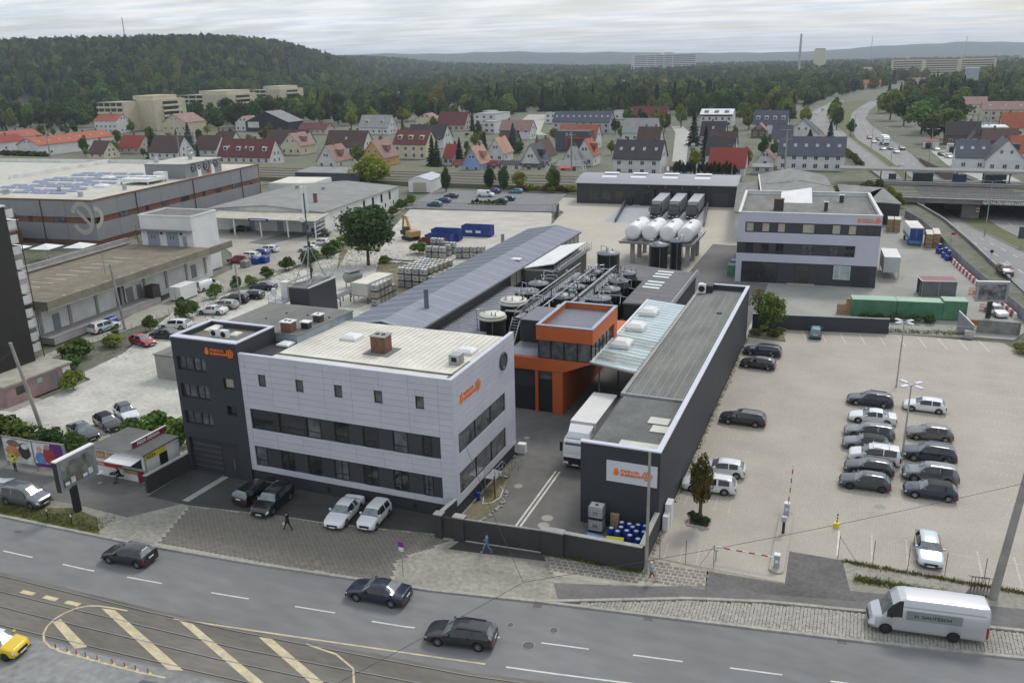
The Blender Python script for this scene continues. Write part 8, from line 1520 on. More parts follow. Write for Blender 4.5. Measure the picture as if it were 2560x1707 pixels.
def house(kind,x0,x1,y0,y1,ze,zr,wall,roof,label,name='house',chim=1,sky=0,dorm=0,fine=None,cat='house'):
 t=thing(name,label,cat);ov=.35;th=.16;fine=(y0<430)if fine is None else fine;HOUSES.append((x0,x1,y0,y1,label));rnd=random.Random(label)
 b=MB();b.box(x0,y0,-.1,x1,y1,ze,False)
 if kind=='G':
  xm=(x0+x1)/2;b.tri((x0,y0,ze),(x1,y0,ze),(xm,y0,zr-.05));b.tri((x1,y1,ze),(x0,y1,ze),(xm,y1,zr-.05));k=(zr-ze)/(xm-x0);dz=k*ov
  rb=MB()
  for xa,za,xb,zb in((x0-ov,ze-dz,xm,zr),(xm,zr,x1+ov,ze-dz)):rb.add([(xa,y0-ov,za),(xb,y0-ov,zb),(xb,y1+ov,zb),(xa,y1+ov,za),(xa,y0-ov,za-th),(xb,y0-ov,zb-th),(xb,y1+ov,zb-th),(xa,y1+ov,za-th)],((0,1,2,3),(4,5,1,0),(5,6,2,1),(6,7,3,2),(7,4,0,3),(7,6,5,4)))
 else:
  ym=(y0+y1)/2;b.tri((x1,y0,ze),(x1,y1,ze),(x1,ym,zr-.05));b.tri((x0,y1,ze),(x0,y0,ze),(x0,ym,zr-.05));k=(zr-ze)/(ym-y0);dz=k*ov
  rb=MB()
  for ya,za,yb,zb in((y0-ov,ze-dz,ym,zr),(ym,zr,y1+ov,ze-dz)):rb.add([(x0-ov,ya,za),(x1+ov,ya,za),(x1+ov,yb,zb),(x0-ov,yb,zb),(x0-ov,ya,za-th),(x1+ov,ya,za-th),(x1+ov,yb,zb-th),(x0-ov,yb,zb-th)],((0,1,2,3),(4,5,1,0),(5,6,2,1),(6,7,3,2),(7,4,0,3),(7,6,5,4)))
 b.build('wall',HW[wall]if isinstance(wall,str)else wall,t);rf=rb.build('roof',HR[roof]if isinstance(roof,str)else roof,t)
 P=PS(y0);w=x1-x0
 if kind=='G':
  if w>4:hwin(t,P,xm-.9 if w<9 else xm-1.8,ze+(zr-ze)*.25,.8,1.1,fine);hwin(t,P,xm+.2 if w<9 else xm+1.0,ze+(zr-ze)*.25,.8,1.1,fine)
  if ze>2.9:
   for q in range(max(1,int(w/3.2))):hwin(t,P,x0+(q+.5)*w/max(1,int(w/3.2))-.55,.9,1.1,1.3,fine)
  if ze>5.5:
   for q in range(max(1,int(w/3.5))):hwin(t,P,x0+(q+.5)*w/max(1,int(w/3.5))-.55,3.9,1.1,1.3,fine)
  PX=PE(x1);hwin(t,PX,y0+(y1-y0)*.25,.9,1.1,1.2,fine)
  hs=lambda f,yy:(x1-(x1-xm)*f,yy,ze+(zr-ze)*f)
  for q in range(sky):px,py,pz=hs(.45,y0+(q+.6)*(y1-y0)/(sky+.3));MB().cbox((px,py,pz+.05),(1.1,.8,.08),0,0,math.atan2(zr-ze,x1-xm)).build('roof_window',SKYL,rf)
  for q in range(dorm):px,py,pz=hs(.5,(y0+y1)/2);MB().add([(px-.2,py-1.2,pz),(px+1.6,py-1.2,pz-.1),(px+1.6,py+1.2,pz-.1),(px-.2,py+1.2,pz),(px-1.2,py-1.3,pz+1.1),(px+1.7,py-1.3,pz+1.0),(px+1.7,py+1.3,pz+1.0),(px-1.2,py+1.3,pz+1.1),(px+1.6,py-1.2,pz-1.0),(px+1.6,py+1.2,pz-1.0)],((4,5,6,7),(0,8,5,4),(8,9,6,5),(9,3,7,6))).build('dormer',HR[roof],rf)
  if chim:cy=y0+(y1-y0)*rnd.uniform(.4,.7);MB().box(xm-.3,cy,zr-.8,xm+.3,cy+.6,zr+1.0).build('chimney',BRICK_C,rf)
 else:
  n=max(2,int(w/3.4))
  for q in range(n):hwin(t,P,x0+(q+.5)*w/n-.6,.9 if ze<4.5 else 3.4,1.2,1.25,fine)
  if ze>4.5:
   for q in range(n):hwin(t,P,x0+(q+.5)*w/n-.6,.7,1.2,1.35,fine)
  PX=PE(x1);hwin(t,PX,ym-1.6,ze+.3,.9,1.2,fine);hwin(t,PX,ym+.7,ze+.3,.9,1.2,fine)
  if ze>2.5:hwin(t,PX,ym-2.0,.9,1.0,1.3,fine);hwin(t,PX,ym+1.0,.9,1.0,1.3,fine)
  a=math.atan2(zr-ze,ym-y0)
  for q in range(sky):MB().cbox((x0+(q+.5)*w/sky,y0+(ym-y0)*.5,ze+(zr-ze)*.5+.06),(.95,1.3,.1),0,a).build('roof_window',SKYL,rf)
  for q in range(dorm):
   px=x0+(q+.5)*w/dorm;pz=ze+(zr-ze)*.3;py=y0+(ym-y0)*.3;hh_=1.5
   d=MB().add([(px-.9,py-.1,pz),(px+.9,py-.1,pz),(px+.9,py-.1,pz+hh_),(px-.9,py-.1,pz+hh_),(px-.9,py+2.2,pz+hh_+.1),(px+.9,py+2.2,pz+hh_+.1),(px-.9,py+2,pz),(px+.9,py+2,pz)],((0,1,2,3),(3,2,5,4),(1,7,5,2),(6,0,3,4))).build('dormer',HW[wall]if isinstance(wall,str)else wall,rf)
   MB().box(px-.6,py-.14,pz+.25,px+.6,py-.11,pz+hh_-.2).build('dormer_window',WIN,d)
  for q in range(chim):cx=x0+w*rnd.uniform(.2,.8);MB().box(cx-.35,ym+.1,zr-.7,cx+.35,ym+.8,zr+.9).build('chimney',BRICK_C,rf)
 return t
H=house
H('G',-419.4,-405.0,318,338,5,8,'white','brick','white terrace with red roof at the far left edge, uphill of the hedge',sky=2);H('G',-362.8,-349,288,312,5,8,'white','brick','white terrace with red roof and glazed bay beside the railway pylon',sky=4);H('G',-367.8,-355,315,338,5,8,'white','brick','white red-roofed terrace behind the pylon, right of the glazed one',sky=3);H('G',-402,-391,300,316,4.5,7.5,'white','red','low white red-roofed house at the left edge above the railway')
H('E',-314.9,-306,284,293,2.6,7.5,'cream','brown','squat house with steep brown roof right beside the railway');H('E',-320,-307.5,306,315,3,8,'pink','red','house with bright orange-red roof behind the squat brown one');H('E',-285.5,-269.6,289,299,3.2,9.5,'white','brown','house with large dark brown roof and white gable left of the brewery penthouse')
H('G',-372,-355,390,406,8,12.5,'beige','pink','beige three-storey gabled house with glazed gable below the flats',sky=2);H('E',-441,-423,406,417,7.5,11,'white','brick','white house with hipped red roof in front of the nearest flats')
for a in((-778,-735,603,613,'brown','wide brown roof'),(-727,-692,585,595,'grey','wide grey roof'),(-640,-622,520,530,'slate','dark slate roof'),(-797,-766,668,678,'brown','long brown roof'),(-812,-800,709,719,'red','small red roof'),(-838,-803,741,751,'maroon','long maroon roof'),(-690,-655,613,623,'pink','pale pink roof'),(-605,-584,534,546,'slate','wide slate roof'),(-643,-625,494,504,'lgrey','light grey roof'),(-618,-602,517,527,'brown','brown roof')):H('E',a[0],a[1],a[2],a[3],5,9,'white',a[4],f'distant house with {a[5]} among the left-hand trees',fine=False)
H('G',-745,-735,682,692,5,9,'yellow','red','distant house with yellow gable left of the flats',fine=False)
bg=H('G',-346.8,-316,431,446,5.5,11.5,'black','grey','large black-boarded gabled house with white balcony',dorm=0);MB().box(-345,430.9,2.0,-337,430.99,5.4).build('white_bay',HW['white'],bg);H('G',-356,-345,433,444,5,8.5,'white','pink','small white gabled house left of the black-boarded one')
H('E',-240.9,-215.6,280,289,3.2,9.5,'white','maroon','long house with wine-red roof and white dormers beside the railway',sky=3,dorm=4,chim=2);H('E',-274,-262,304,313,3,8.5,'white','brown','brown-roofed house with white gable behind the brewery cowl');H('E',-281,-271.4,325,334,3,8.5,'white','brown','farther brown-roofed house with narrow white gable');H('E',-255.5,-234,329.5,338.5,3.5,9,'white','brown','long dark-brown roof behind the wine-red house')
H('G',-236.7,-226,315.6,326.6,4,9,'cream','pink','cream gabled house with pale roof left of centre',dorm=1);H('G',-188.6,-180.3,272.4,283.4,3.2,8.5,'white','pink','white gabled house with faded pink roof next to the railway',dorm=1);H('E',-297,-279,414,423,3,6,'pink','maroon','low wide red-roofed bungalow behind the black-boarded house')
H('E',-218.8,-199.5,323,333,3.2,9.5,'white','brown','long dark brown roof with white gable left of the yellow house',sky=1,chim=2);H('G',-176.1,-166.7,283.8,295.8,3.5,9.5,'yellow','pink','ochre yellow gabled house',dorm=1);H('E',-260.6,-242,419,429,4,10,'white','lgrey','house with big light grey roof and blue-grey dormer',dorm=2);H('E',-177.5,-162.7,310.5,320.5,6,11,'cream','maroon','cream two-storey house with dark red roof and curved dormers',dorm=3);H('E',-194.4,-176.1,353,363,4.5,10,'white','dark','dark-roofed white house behind the cream two-storey one')
H('E',-226,-208.6,446,457,3.5,10,'pink','maroon','house with large plain maroon roof left of the white flat-roofed villa');H('G',-251.9,-239.9,470,480,5,8,'cream','pink','small cream gabled house behind the maroon roof');H('E',-168.2,-152,400,409,4.5,9,'white','pink','house with faded pink-brown roof right of the white flat villa');H('G',-128.9,-122.3,273,283,3.6,9,'blue','salmon','light blue gabled house with salmon roof',dorm=1);H('G',-134.4,-127.7,307,317,3.6,9,'white','salmon','white gabled house with salmon roof behind the blue one');H('E',-146.4,-142.3,293,301,3,7.5,'white','red','tiny red-roofed house between garden trees')
H('G',-110.1,-102.9,269+11,290,3.4,9.5,'white','slate','white gabled house with dark slate roof next to the railway',dorm=1);H('G',-114.6,-107.9,302,312,3.4,9,'mint','brown','mint green gabled house');H('E',-145.6,-137.9,344,352,3.5,8.5,'brick','brown','brown brick house beside the tall blue spruce');H('E',-153.3,-122.6,437,448,6,11,'grey','slate','long slate-roofed terrace with many roof windows',sky=10,chim=3);H('E',-123.7,-106.8,360,369,5,10,'white','brick','brick-red roof behind the red-framed grey house',chim=2)
g=thing('grey_house','dark grey box house with red window frame','house');HOUSES.append((-121.6,-107,350,358,'dark grey box house with red window frame'));MB().box(-121.6,350,0,-107,358,8.2).build('wall',HR['slate'],g);MB().box(-117,349.8,1.0,-108,350,5.8).build('red_frame',RED_P,g);MB().box(-116.3,349.75,1.3,-108.7,349.82,5.2).build('window',WIN,g);[MB().box(x,349.9,6.3,x+.9,349.99,7.5).build('window',SKYL,g)for x in(-117,-115.3)]
H('G',-96.9,-90.2,301,310,4,9.5,'white','brick','white gabled house with brown-red roof right of the concrete pylon',dorm=1);H('G',-99.1,-93.1,292,299,2.5,7.5,'white','grey','small white gable in front of the brown-red roofed house')
a=H('E',-96.5,-88.2,279,286,2.6,4.0,'white','grey','low white house with red awning beside the railway',chim=0);MB().add([(-95.3,278.9,2.5),(-90.5,278.9,2.5),(-90.5,277.2,1.9),(-95.3,277.2,1.9),(-95.3,278.9,2.4),(-90.5,278.9,2.4),(-90.5,277.2,1.8),(-95.3,277.2,1.8)],((3,2,1,0),(4,5,6,7),(3,7,6,2))).build('awning',mat('awning_red',(.6,.06,.07),.7),a)
H('E',-117.5,-109.5,279.5,284,2.7,3.6,'white','dark','low white extension with dark roof left of the slate-roofed house',chim=0);H('E',-76.7,-61.1,279,290,5.5,11,'white','dark','large white house with dark roof above the loading hall',sky=4,chim=2);H('E',-122.8,-103,483,494,4,11,'pink','maroon','wide maroon roof below the conifer belt',sky=2);H('E',-105.8,-90,400,410,4,10,'white','lgrey','pale grey wide roof left of the side street',chim=2);H('E',-88,-78.6,356,365,4,9.5,'white','brown','brown roof with white gable left of the side street',chim=2)
wr=H('E',-86,-68.6,492,504,6.5,9,'white','white','building with bright white roof and dark rooflights at the street end',chim=0,cat='building',name='street_end_building');[MB().cbox((-83+k*5.5,494.5,7.7),(2.4,2.6,.2),0,.4).build('rooflight',WIN,wr)for k in range(3)];MB().box(-86.05,491.9,5.2,-68.5,492.0,6.3).build('brick_band',HR['maroon'],wr)
H('E',-67.8,-57.4,390,399,4,9.5,'white','dark','dark-roofed house behind the tall street spruce',sky=1);H('E',-57.4,-46.3,343,351,4,9,'white','brown','brown-red roof in the row right of the side street');H('E',-51.9,-43,311,320,4,9.5,'white','dark','dark roof with white gable behind the bright red roof');H('E',-46.3,-34.9,284,293,3,8.5,'white','red','house with bright red roof behind the clipped dark hedge');H('E',-51.6,-35.8,444,455,5,11,'white','slate','slate-roofed house with four white dormers',dorm=4);H('G',-31.9,-18.6,393,405,4.5,10.5,'white','slate','big white gabled house left of the highway');H('E',-36,-28.5,377,386,4,9,'white','slate','grey-roofed wing left of the big white gable');H('E',-26.6,-5.9,304,315,5,10.5,'white','slate','long white house with big slate-grey roof by the highway',sky=6,chim=0);H('G',-50.1,-43.4,425,433,3.5,6.5,'brick','pink','small brown gabled summer house');H('G',-33.8,-28.5,308,316,3,6,'white','pink','tiny white gabled hut left of the long slate roof')
H('G',36.5,47,312,326,4,10,'white','slate','white gabled house with blue-slate roof at the right edge',sky=3,dorm=1);H('E',28,37.5,316,328,4,9,'white','slate','blue-slate wing left of the right-edge gabled house',sky=3);H('E',30.6,43.3,402,411,4,9,'brick','dark','dark-roofed house among the trees right of the highway');H('G',33.7,40,354,363,4,9,'brick','dark','dark steep-gabled house right of the highway');H('E',42,54,380,389,4,8,'brick','brown','long brown roof at the right beyond the highway');H('E',56,66,445,455,4,10,'cream','brick','cream house with brick-red roof at the right edge');H('E',49.6,66,600,612,6,10,'cream','pink','long pale red roof far right');H('E',58,80,543,555,6,10,'beige','pink','wide faded red roof far right with roof windows',sky=3,fine=False);H('E',46,52,335,344,4,9,'white','brick','red roof cut by the right edge')
FARH=[(-23.4,9.7,1032,1044,'long pale red double roof beyond the highway bend'),(37.8,59.7,1084,1096,'stepped terrace with salmon roofs in the far right trees'),(-157.6,-130,1274,1284,'far pale roof below the chimney'),(-597,-581,1680,1690,'far red roof in the forest edge'),(-455,-440,1427,1437,'far pale row above the conifer belt, left part'),(-388,-374,1475,1485,'far pale row above the conifer belt, middle part'),(-355,-324,1494,1504,'far pale row above the conifer belt, right part'),(-269,-242,1176,1186,'far pinkish roofs right above the conifer belt')]
for a in FARH:H('E',a[0],a[1],a[2],a[3],5,9,'cream','pink' if 'red' not in a[4]else 'brick',a[4],fine=False,chim=1)
for k,a in enumerate(((-394,-383,1273,1283),(-358,-350,1213,1223),(-341,-331,1205,1215),(-320,-311,1190,1200),(-300,-290,1215,1225))):H('G',*a,5,8.5,'white',('maroon','pink','brown','salmon','maroon')[k],f'far small gabled house, {ORD[k]} from the left above the conifers',fine=False)
H('G',-336,-324.5,625,650,5,8,'white','pink','white row house with many chimneys in the middle distance',chim=1);H('G',-294,-285.4,635,655,5,8,'white','brown','slim white gable beside the poplar in the middle distance');H('E',-495,-472,800,810,5,8.5,'white','lgrey','grey-roofed row house, left of the mid-distance pair');H('E',-470,-450,820,830,5,8.5,'white','grey','grey-roofed row house, right of the mid-distance pair');H('G',-559,-547,890,902,5,9,'white','grey','pale gabled house far left of centre');H('E',-572,-547,960,974,4,7,'white','lgrey','low pale hall roof far left of centre');H('E',-710,-650,1150,1162,5,7,'brick','white','long flat pale-roofed school building far back');H('E',-423,-384,881,895,5,8,'yellow','white','orange-walled hall with bright white roof left of the conifers')
H('E',-560,-535,770,780,5,9,'white','grey','pale roof with gables above the modern white block');H('E',-520,-500,735,745,5,8.5,'white','lgrey','pale house right of the third flats');H('E',-400,-382,735,745,5,8,'white','grey','pale row left of the poplar')
def flats(name,A,B,h,label,floors):
 t=thing('apartment_block',label,'apartment block');HOUSES.append((min(A[0],B[0]),max(A[1],B[1]),min(A[2],B[2]),max(A[3],B[3]),label));m=HW['beige']
 MB().box(A[0],A[2],0,A[1],A[3],h-1).build('wall',m,t);MB().box(B[0],B[2],0,B[1],B[3],h).build('wall',m,t);MB().box(B[0]-6,B[2]+4,h,B[1]-3,B[3]-4,h+2.4).build('penthouse',m,t)
 for k in range(floors):
  z=1.6+k*(h-2.5)/floors;fh=(h-2.5)/floors
  MB().box(A[0],A[2]-1.4,z-.3,A[1]-.3,A[2]-.01,z+.85).build('balcony',HW['cream'],t)
  n=4
  for q in range(n):w=(A[1]-A[0])/n;MB().box(A[0]+q*w+.4,A[2]-.06,z+.9,A[0]+(q+1)*w-.8,A[2]-.01,z+fh-.4).build('window',WIN,t)
  MB().box(B[1]+.01,B[2]+(B[3]-B[2])*.25,z-.2,B[1]+1.3,B[2]+(B[3]-B[2])*.8,z+.9).build('balcony',HW['cream'],t);MB().box(B[1]+.01,B[2]+(B[3]-B[2])*.28,z+.9,B[1]+.06,B[2]+(B[3]-B[2])*.75,z+fh-.4).build('window',WIN,t)
 MB().box(A[0]-.2,A[2]-1.5,h-1,A[1],A[3],h-.8).build('roof_edge',CONC,t)
flats('a',(-446,-426,416,434),(-427,-413,428,456),18.5,'nearest beige block of flats with long balconies',5);flats('b',(-488,-459,535,552),(-460,-437,526,560),18,'second beige block of flats in the middle',5);flats('c',(-508,-483,640,658),(-484,-470,634,668),18,'farthest beige block of flats on the right',5)
def flat_house(x0,x1,y0,y1,h,label,band=None):
 t=thing('flat_roofed_villa',label,'house');HOUSES.append((x0,x1,y0,y1,label));MB().box(x0,y0,0,x1,y1,h).build('wall',HW['white'],t);MB().box(x0-.2,y0-.2,h,x1+.2,y1+.2,h+.3).build('roof',HR['lgrey'],t)
 n=max(2,int((x1-x0)/4));[hwin(t,PS(y0),x0+(k+.3)*(x1-x0)/n,z,1.6,1.3)for k in range(n)for z in((1.0,3.8)if h>5 else(1.0,))]
 if band:MB().box(x0,y0-.1,h*.5-.4,x1,y0-.001,h*.5).build('band',HW['yellow'],t)
flat_house(-427,-404,612,650,7,'modern white flat-roofed block with orange band',True);flat_house(-225,-211,495,520,6,'larger white flat-roofed villa in stepped levels');flat_house(-190,-183.5,430,440,6,'small white flat-roofed villa beside the garage');flat_house(-240,-228,540,552,5,'low white flat bungalow behind the larger villa');flat_house(-182,-175,505,512,6,'white cube house at the end of the parking street');flat_house(-150,-136,545,552,5,'white low house behind the slate terrace');flat_house(-62,-52,520,530,5,'small white house right of the white-roofed building')
ind=thing('factory_hall','low pale factory hall with shiny steel stacks right of the highway','building');MB().box(40,425,0,56,438,5).build('wall',HW['blue'],ind);MB().box(39.8,424.8,5,56.2,438.2,5.5).build('roof',HR['white'],ind);[MB().cyl((43+k*2.2,433,5.5),(43+k*2.2,433,10+(k%2)*1.5),.45,n=10).build('stack',STAINLESS,ind)for k in range(4)];HOUSES.append((40,56,425,438,'factory'))
for k,(x,y)in enumerate(((22,385),(29.5,370))):t=thing('garage',('flat garage with red edge beside the highway wall','flat white garage nearer the side lane')[k],'garage');MB().box(x,y,0,x+5.5,y+6,2.6).build('wall',HW['white'],t);MB().box(x-.1,y-.1,2.6,x+5.6,y+6.1,2.85).build('roof',HR['brick']if k==0 else HR['lgrey'],t);MB().box(x+.6,y-.05,0,x+3,y-.002,2.1).build('door',FRAME,t)
for k,a in enumerate(((-136,-118,279,283,'maroon'),(-108.5,-101,282-3,283,'dark'))):H('E',*a[:4],2.2,3.6,'white',a[4],('long low maroon-roofed garden shed beside the blue house','low dark-roofed shed right of the slate-roofed house')[k],chim=0,name='garden_shed',cat='shed')
H('E',-59.5,-56,286,292,2.6,3.6,'white','pink','pink-roofed shed behind the loading hall',chim=0,name='garden_shed',cat='shed');H('E',-33,-27,290,295,2.5,3.2,'grey','lgrey','flat grey shed behind the gabled shed',chim=0,name='garden_shed',cat='shed')
def vdir(px,d):
 k=(px-1280)/2248.0;f=Vector((math.sin(YAW),math.cos(YAW)));r=Vector((math.cos(YAW),-math.sin(YAW)));return f*d+r*(k*d)
def skyline():
 t=thing('hospital_block','long pale high-rise slab on the horizon','building');p,q=vdir(1602,2100),vdir(1756,2130);d=(q-p).normalized();n=Vector((-d.y,d.x));m=HW['grey']
 for a,c,h in((0,.2,44),(.2,.34,45),(.34,.48,43),(.48,.62,48),(.62,1,45)):
  A,B=p.lerp(q,a),p.lerp(q,c);MB().prism([tuple(A),tuple(B),tuple(B+n*20),tuple(A+n*20)],0,h).build('wing',HW['white'],t)
  for k in range(9):z=6+k*4.2;MB().prism([tuple(A+d*1-n*.3),tuple(B-d*1-n*.3),tuple(B-d*1),tuple(A+d*1)],z,z+1.6,True).build('window_band',HR['slate'],t)
 t=thing('factory_chimney','tall slim grey chimney on the horizon','chimney');p=vdir(2016,1500);MB().cyl((p.x,p.y,0),(p.x,p.y,69),2.6,1.5,14).build('shaft',HW['grey'],t)
 t=thing('tower_block','white tower block right of the chimney','building');p=vdir(2066,1900);MB().box(p.x-12,p.y,0,p.x+12,p.y+18,45).build('wall',HW['cream'],t);MB().box(p.x-10,p.y+2,45,p.x+10,p.y+14,48).build('plant_room',HW['grey'],t)
 for px,d,h,lab in((2194,2600,82,'left lattice mast on the far ridge'),(2430,2600,76,'right lattice mast on the far ridge'),(340,1500,118,'thin mast on the wooded hill')):p=vdir(px,d);t=thing('radio_mast',lab,'mast');MB().cyl((p.x,p.y,0),(p.x,p.y,h),1.4,.8,6).build('lattice',STEEL,t)
 for k,(a,c,h)in enumerate(((2248,2330,26),(2330,2420,25),(2420,2512,26))):p,q=vdir(a,1330),vdir(c,1310);d=(q-p).normalized();n=Vector((-d.y,d.x));t=thing('slab_block',f'far cream apartment slab, {ORD[k]} of three at the right horizon','apartment block');MB().prism([tuple(p),tuple(q),tuple(q+n*12),tuple(p+n*12)],0,h).build('wall',HW['cream'],t);MB().prism([tuple(p-n*.2),tuple(q-n*.2),tuple(q+n*12),tuple(p+n*12)],h,h+.8).build('roof_edge',HR['brick'],t);[MB().prism([tuple(p+d*3-n*.2),tuple(q-d*3-n*.2),tuple(q-d*3),tuple(p+d*3)],6+z*3.2,7.4+z*3.2,True).build('window_band',HR['slate'],t)for z in range(6)]
 t=thing('silo_tower','pale blue-grey windowless tower in the far right trees','building');p=vdir(2456,830);MB().box(p.x-5.5,p.y,0,p.x+5.5,p.y+10,21).build('wall',HW['blue']if False else mat('pale_blue_grey',(.36,.42,.45),.7),t);MB().box(p.x-5.7,p.y-.2,21,p.x+5.7,p.y+10.2,21.6).build('roof_edge',WHITE,t)
 t=thing('slab_block','small cream block left of the far slabs','apartment block');p=vdir(2190,1300);MB().box(p.x-6,p.y,0,p.x+6,p.y+10,17).build('wall',HW['cream'],t);MB().box(p.x-6.2,p.y-.2,17,p.x+6.2,p.y+10.2,17.6).build('roof_edge',HR['slate'],t)
 for k,(x,y,h)in enumerate(((-307,258,15.5),(-263,283,12),(-90.5,276.8,14.5),(-21,264.2,15),(-176,300,12.5))):t=thing('railway_pylon',('tall concrete pylon at the left by the red-roofed terraces','concrete pylon behind the brewery penthouse','concrete pylon left of the loading hall roof','concrete pylon above the gabled shed','wooden pylon beside the yellow house')[k],'pylon',(x,y,0 if k in(1,4)else 1.1),0,'line pylons');MB().cyl((0,0,0),(0,0,h),.32,.2,10).build('shaft',MATS['pole_concrete'],t);MB().bar((-2,0,h),(2,0,h),.18).build('cross_arm',MATS['pole_concrete'],t);MB().bar((-1.6,0,h-2.6),(1.6,0,h-2.6),.15).build('cross_arm',MATS['pole_concrete'],t)
skyline()
# ------ hills, trees, shrubs, forest
F_U=Vector((math.cos(YAW),-math.sin(YAW)));F_V=Vector((math.sin(YAW),math.cos(YAW)))
def hill_h(u,v):
 s=sstep(-200,-440,u)if u>-700 else 1-.25*sstep(-900,-1700,u)
 s=sstep(200,470,-u)*(1-.3*sstep(1000,2200,-u))
 h=74*s*sstep(640,1450,v)*(1-.75*sstep(1600,2600,v))
 return h+30*sstep(1800,3000,v)*sstep(-500,600,-u)*(1-sstep(-200,900,u)*.6)
def terrain(name,us,vs,hf,m):
 V=[];F=[];nu=len(us)
 for v in vs:
  for a in us:u=a*v;p=F_V*v+F_U*u;V.append((p.x,p.y,hf(u,v)-1.0))
 for j in range(len(vs)-1):
  for i in range(nu-1):F.append((j*nu+i,j*nu+i+1,(j+1)*nu+i+1,(j+1)*nu+i))
 b=MB();b.add(V,F,True);b.build(name,m,kind='structure')
WOODG=mat('woodland_floor',(.03,.04,.018),.95,var=.3,scale=.02)
terrain('wooded_hill',[x/40 for x in range(-44,24)],[640+40*k for k in range(70)],hill_h,WOODG)
def far_h(u,v):
 k=u/v;px=1280+k*2248;h=float(np.interp(px,[-400,300,800,1300,1640,1900,2100,2250,2400,2560,3000],[95,95,96,90,68,52,58,80,88,80,70]))
 return h*sstep(4300,5600,v)*(1-.3*sstep(6200,8000,v))*(1+.035*math.sin(px*.021)+.03*math.sin(px*.057+2))
FARW=mat('far_woodland',(.028,.042,.024),.95,var=.35,scale=.01,bump=.6,bscale=.03)
terrain('far_hills',[x/60 for x in range(-60,60)],[4200+150*k for k in range(26)],far_h,FARW)
L_DEC=[foliage_mat('leaf_mid_green',(0.043,0.081,0.019),(0.116,0.178,0.043)),foliage_mat('leaf_light_green',(0.078,0.132,0.022),(0.186,0.256,0.053)),foliage_mat('leaf_dark_green',(0.025,0.053,0.017),(0.070,0.116,0.034))]
L_CON=foliage_mat('conifer_needles',(0.014,0.033,0.019),(0.040,0.071,0.034),.3);L_SPR=foliage_mat('blue_spruce_needles',(0.046,0.078,0.070),(0.109,0.155,0.139),.2);L_YEL=foliage_mat('leaf_yellow_green',(0.132,0.171,0.022),(0.295,0.310,0.046));L_AUT=foliage_mat('leaf_olive',(0.109,0.116,0.025),(0.217,0.194,0.046));L_RED=foliage_mat('leaf_copper',(0.062,0.028,0.025),(0.124,0.054,0.046))
BARK=mat('bark',(.075,.058,.042),.95,var=.3,scale=4,bump=.5,bscale=12)
def crown_mesh(name,seed,n,lumps,s,up=.25,zmin=-1.0):
 """leaf-clump quads over many overlapping lumps inside a unit crown"""
 r=random.Random(seed);C=[]
 for k in range(lumps):
  while True:
   p=Vector((r.uniform(-1,1),r.uniform(-1,1),r.uniform(-1,1)))
   if p.length<1 and p.z>zmin:break
  C.append((p*.66,r.uniform(.26,.46)))
 V=[];F=[]
 for k in range(n):
  c,rad=C[k%lumps];d=Vector((r.gauss(0,1),r.gauss(0,1),r.gauss(up,1))).normalized();p=c+d*rad*r.uniform(.72,1.08)
  nn=(d+Vector((r.gauss(0,.45),r.gauss(0,.45),r.gauss(0,.45)))).normalized();a=nn.orthogonal().normalized();b=nn.cross(a);q=r.uniform(0,6.28);a,b=a*math.cos(q)+b*math.sin(q),b*math.cos(q)-a*math.sin(q);w=s*r.uniform(.6,1.35);h=w*r.uniform(.6,1.0);o=len(V)
  V+=[p-a*w-b*h*.4,p+a*w*.2-b*h,p+a*w+b*h*.3,p-a*w*.1+b*h];F.append((o,o+1,o+2,o+3))
 me=bpy.data.meshes.new(name);me.from_pydata([tuple(v)for v in V],[],F);me.update();return me
def conifer_mesh(name,seed,n,s,slim=.3):
 r=random.Random(seed);V=[];F=[]
 for k in range(n):
  z=r.random()**1.25;layer=round(z*13)/13;z=.6*z+.4*layer;rad=(1-z)*(.8+.35*math.sin(z*60));a=r.uniform(0,6.28);q=rad*math.sqrt(r.uniform(.25,1));p=Vector((q*math.cos(a),q*math.sin(a),z-.04*q));out=Vector((math.cos(a),math.sin(a),0));t=Vector((-math.sin(a),math.cos(a),0));w=s*r.uniform(.6,1.3)*(1.15-.5*z);dn=(out+Vector((0,0,-.25*slim*2))).normalized();o=len(V)
  V+=[p-t*w*.6,p+dn*w*1.2-t*w*.15+Vector((0,0,-.012)),p+dn*w*1.2+t*w*.15,p+t*w*.6+Vector((0,0,.02))];F.append((o,o+1,o+2,o+3))
 me=bpy.data.meshes.new(name);me.from_pydata([tuple(v)for v in V],[],F);me.update();return me
CR_NEAR=[crown_mesh('crown',1,7000,44,.05),crown_mesh('crown',2,4200,30,.065)]
CR_MID=[crown_mesh('crown',10+k,1500,22,.105)for k in range(4)];CR_TALL=[crown_mesh('crown',30+k,1200,18,.11,zmin=-.9)for k in range(2)]
CR_CON=[conifer_mesh('crown',50+k,1700,.15)for k in range(2)];CR_BUSH=[crown_mesh('foliage',60+k,1500,16,.095,.5,-.3)for k in range(3)]
def trunk_mesh():
 b=MB();b.cyl((0,0,0),(.02,.01,.5),.05,.035,8,False);b.cyl((.02,.01,.5),(0,0,1.0),.035,.012,7,False)
 for a,z in((.3,.45),(2.2,.52),(4.1,.48),(5.3,.6),(1.2,.66)):b.cyl((.015,.01,z),(.3*math.cos(a),.3*math.sin(a),z+.25),.02,.006,6,False)
 return b.mesh('trunk')
TRUNK=trunk_mesh();TRUNK.materials.append(BARK)
for L in(CR_NEAR,CR_MID,CR_TALL,CR_BUSH):
 for me in L:me.materials.append(L_DEC[0])
for me in CR_CON:me.materials.append(L_CON)
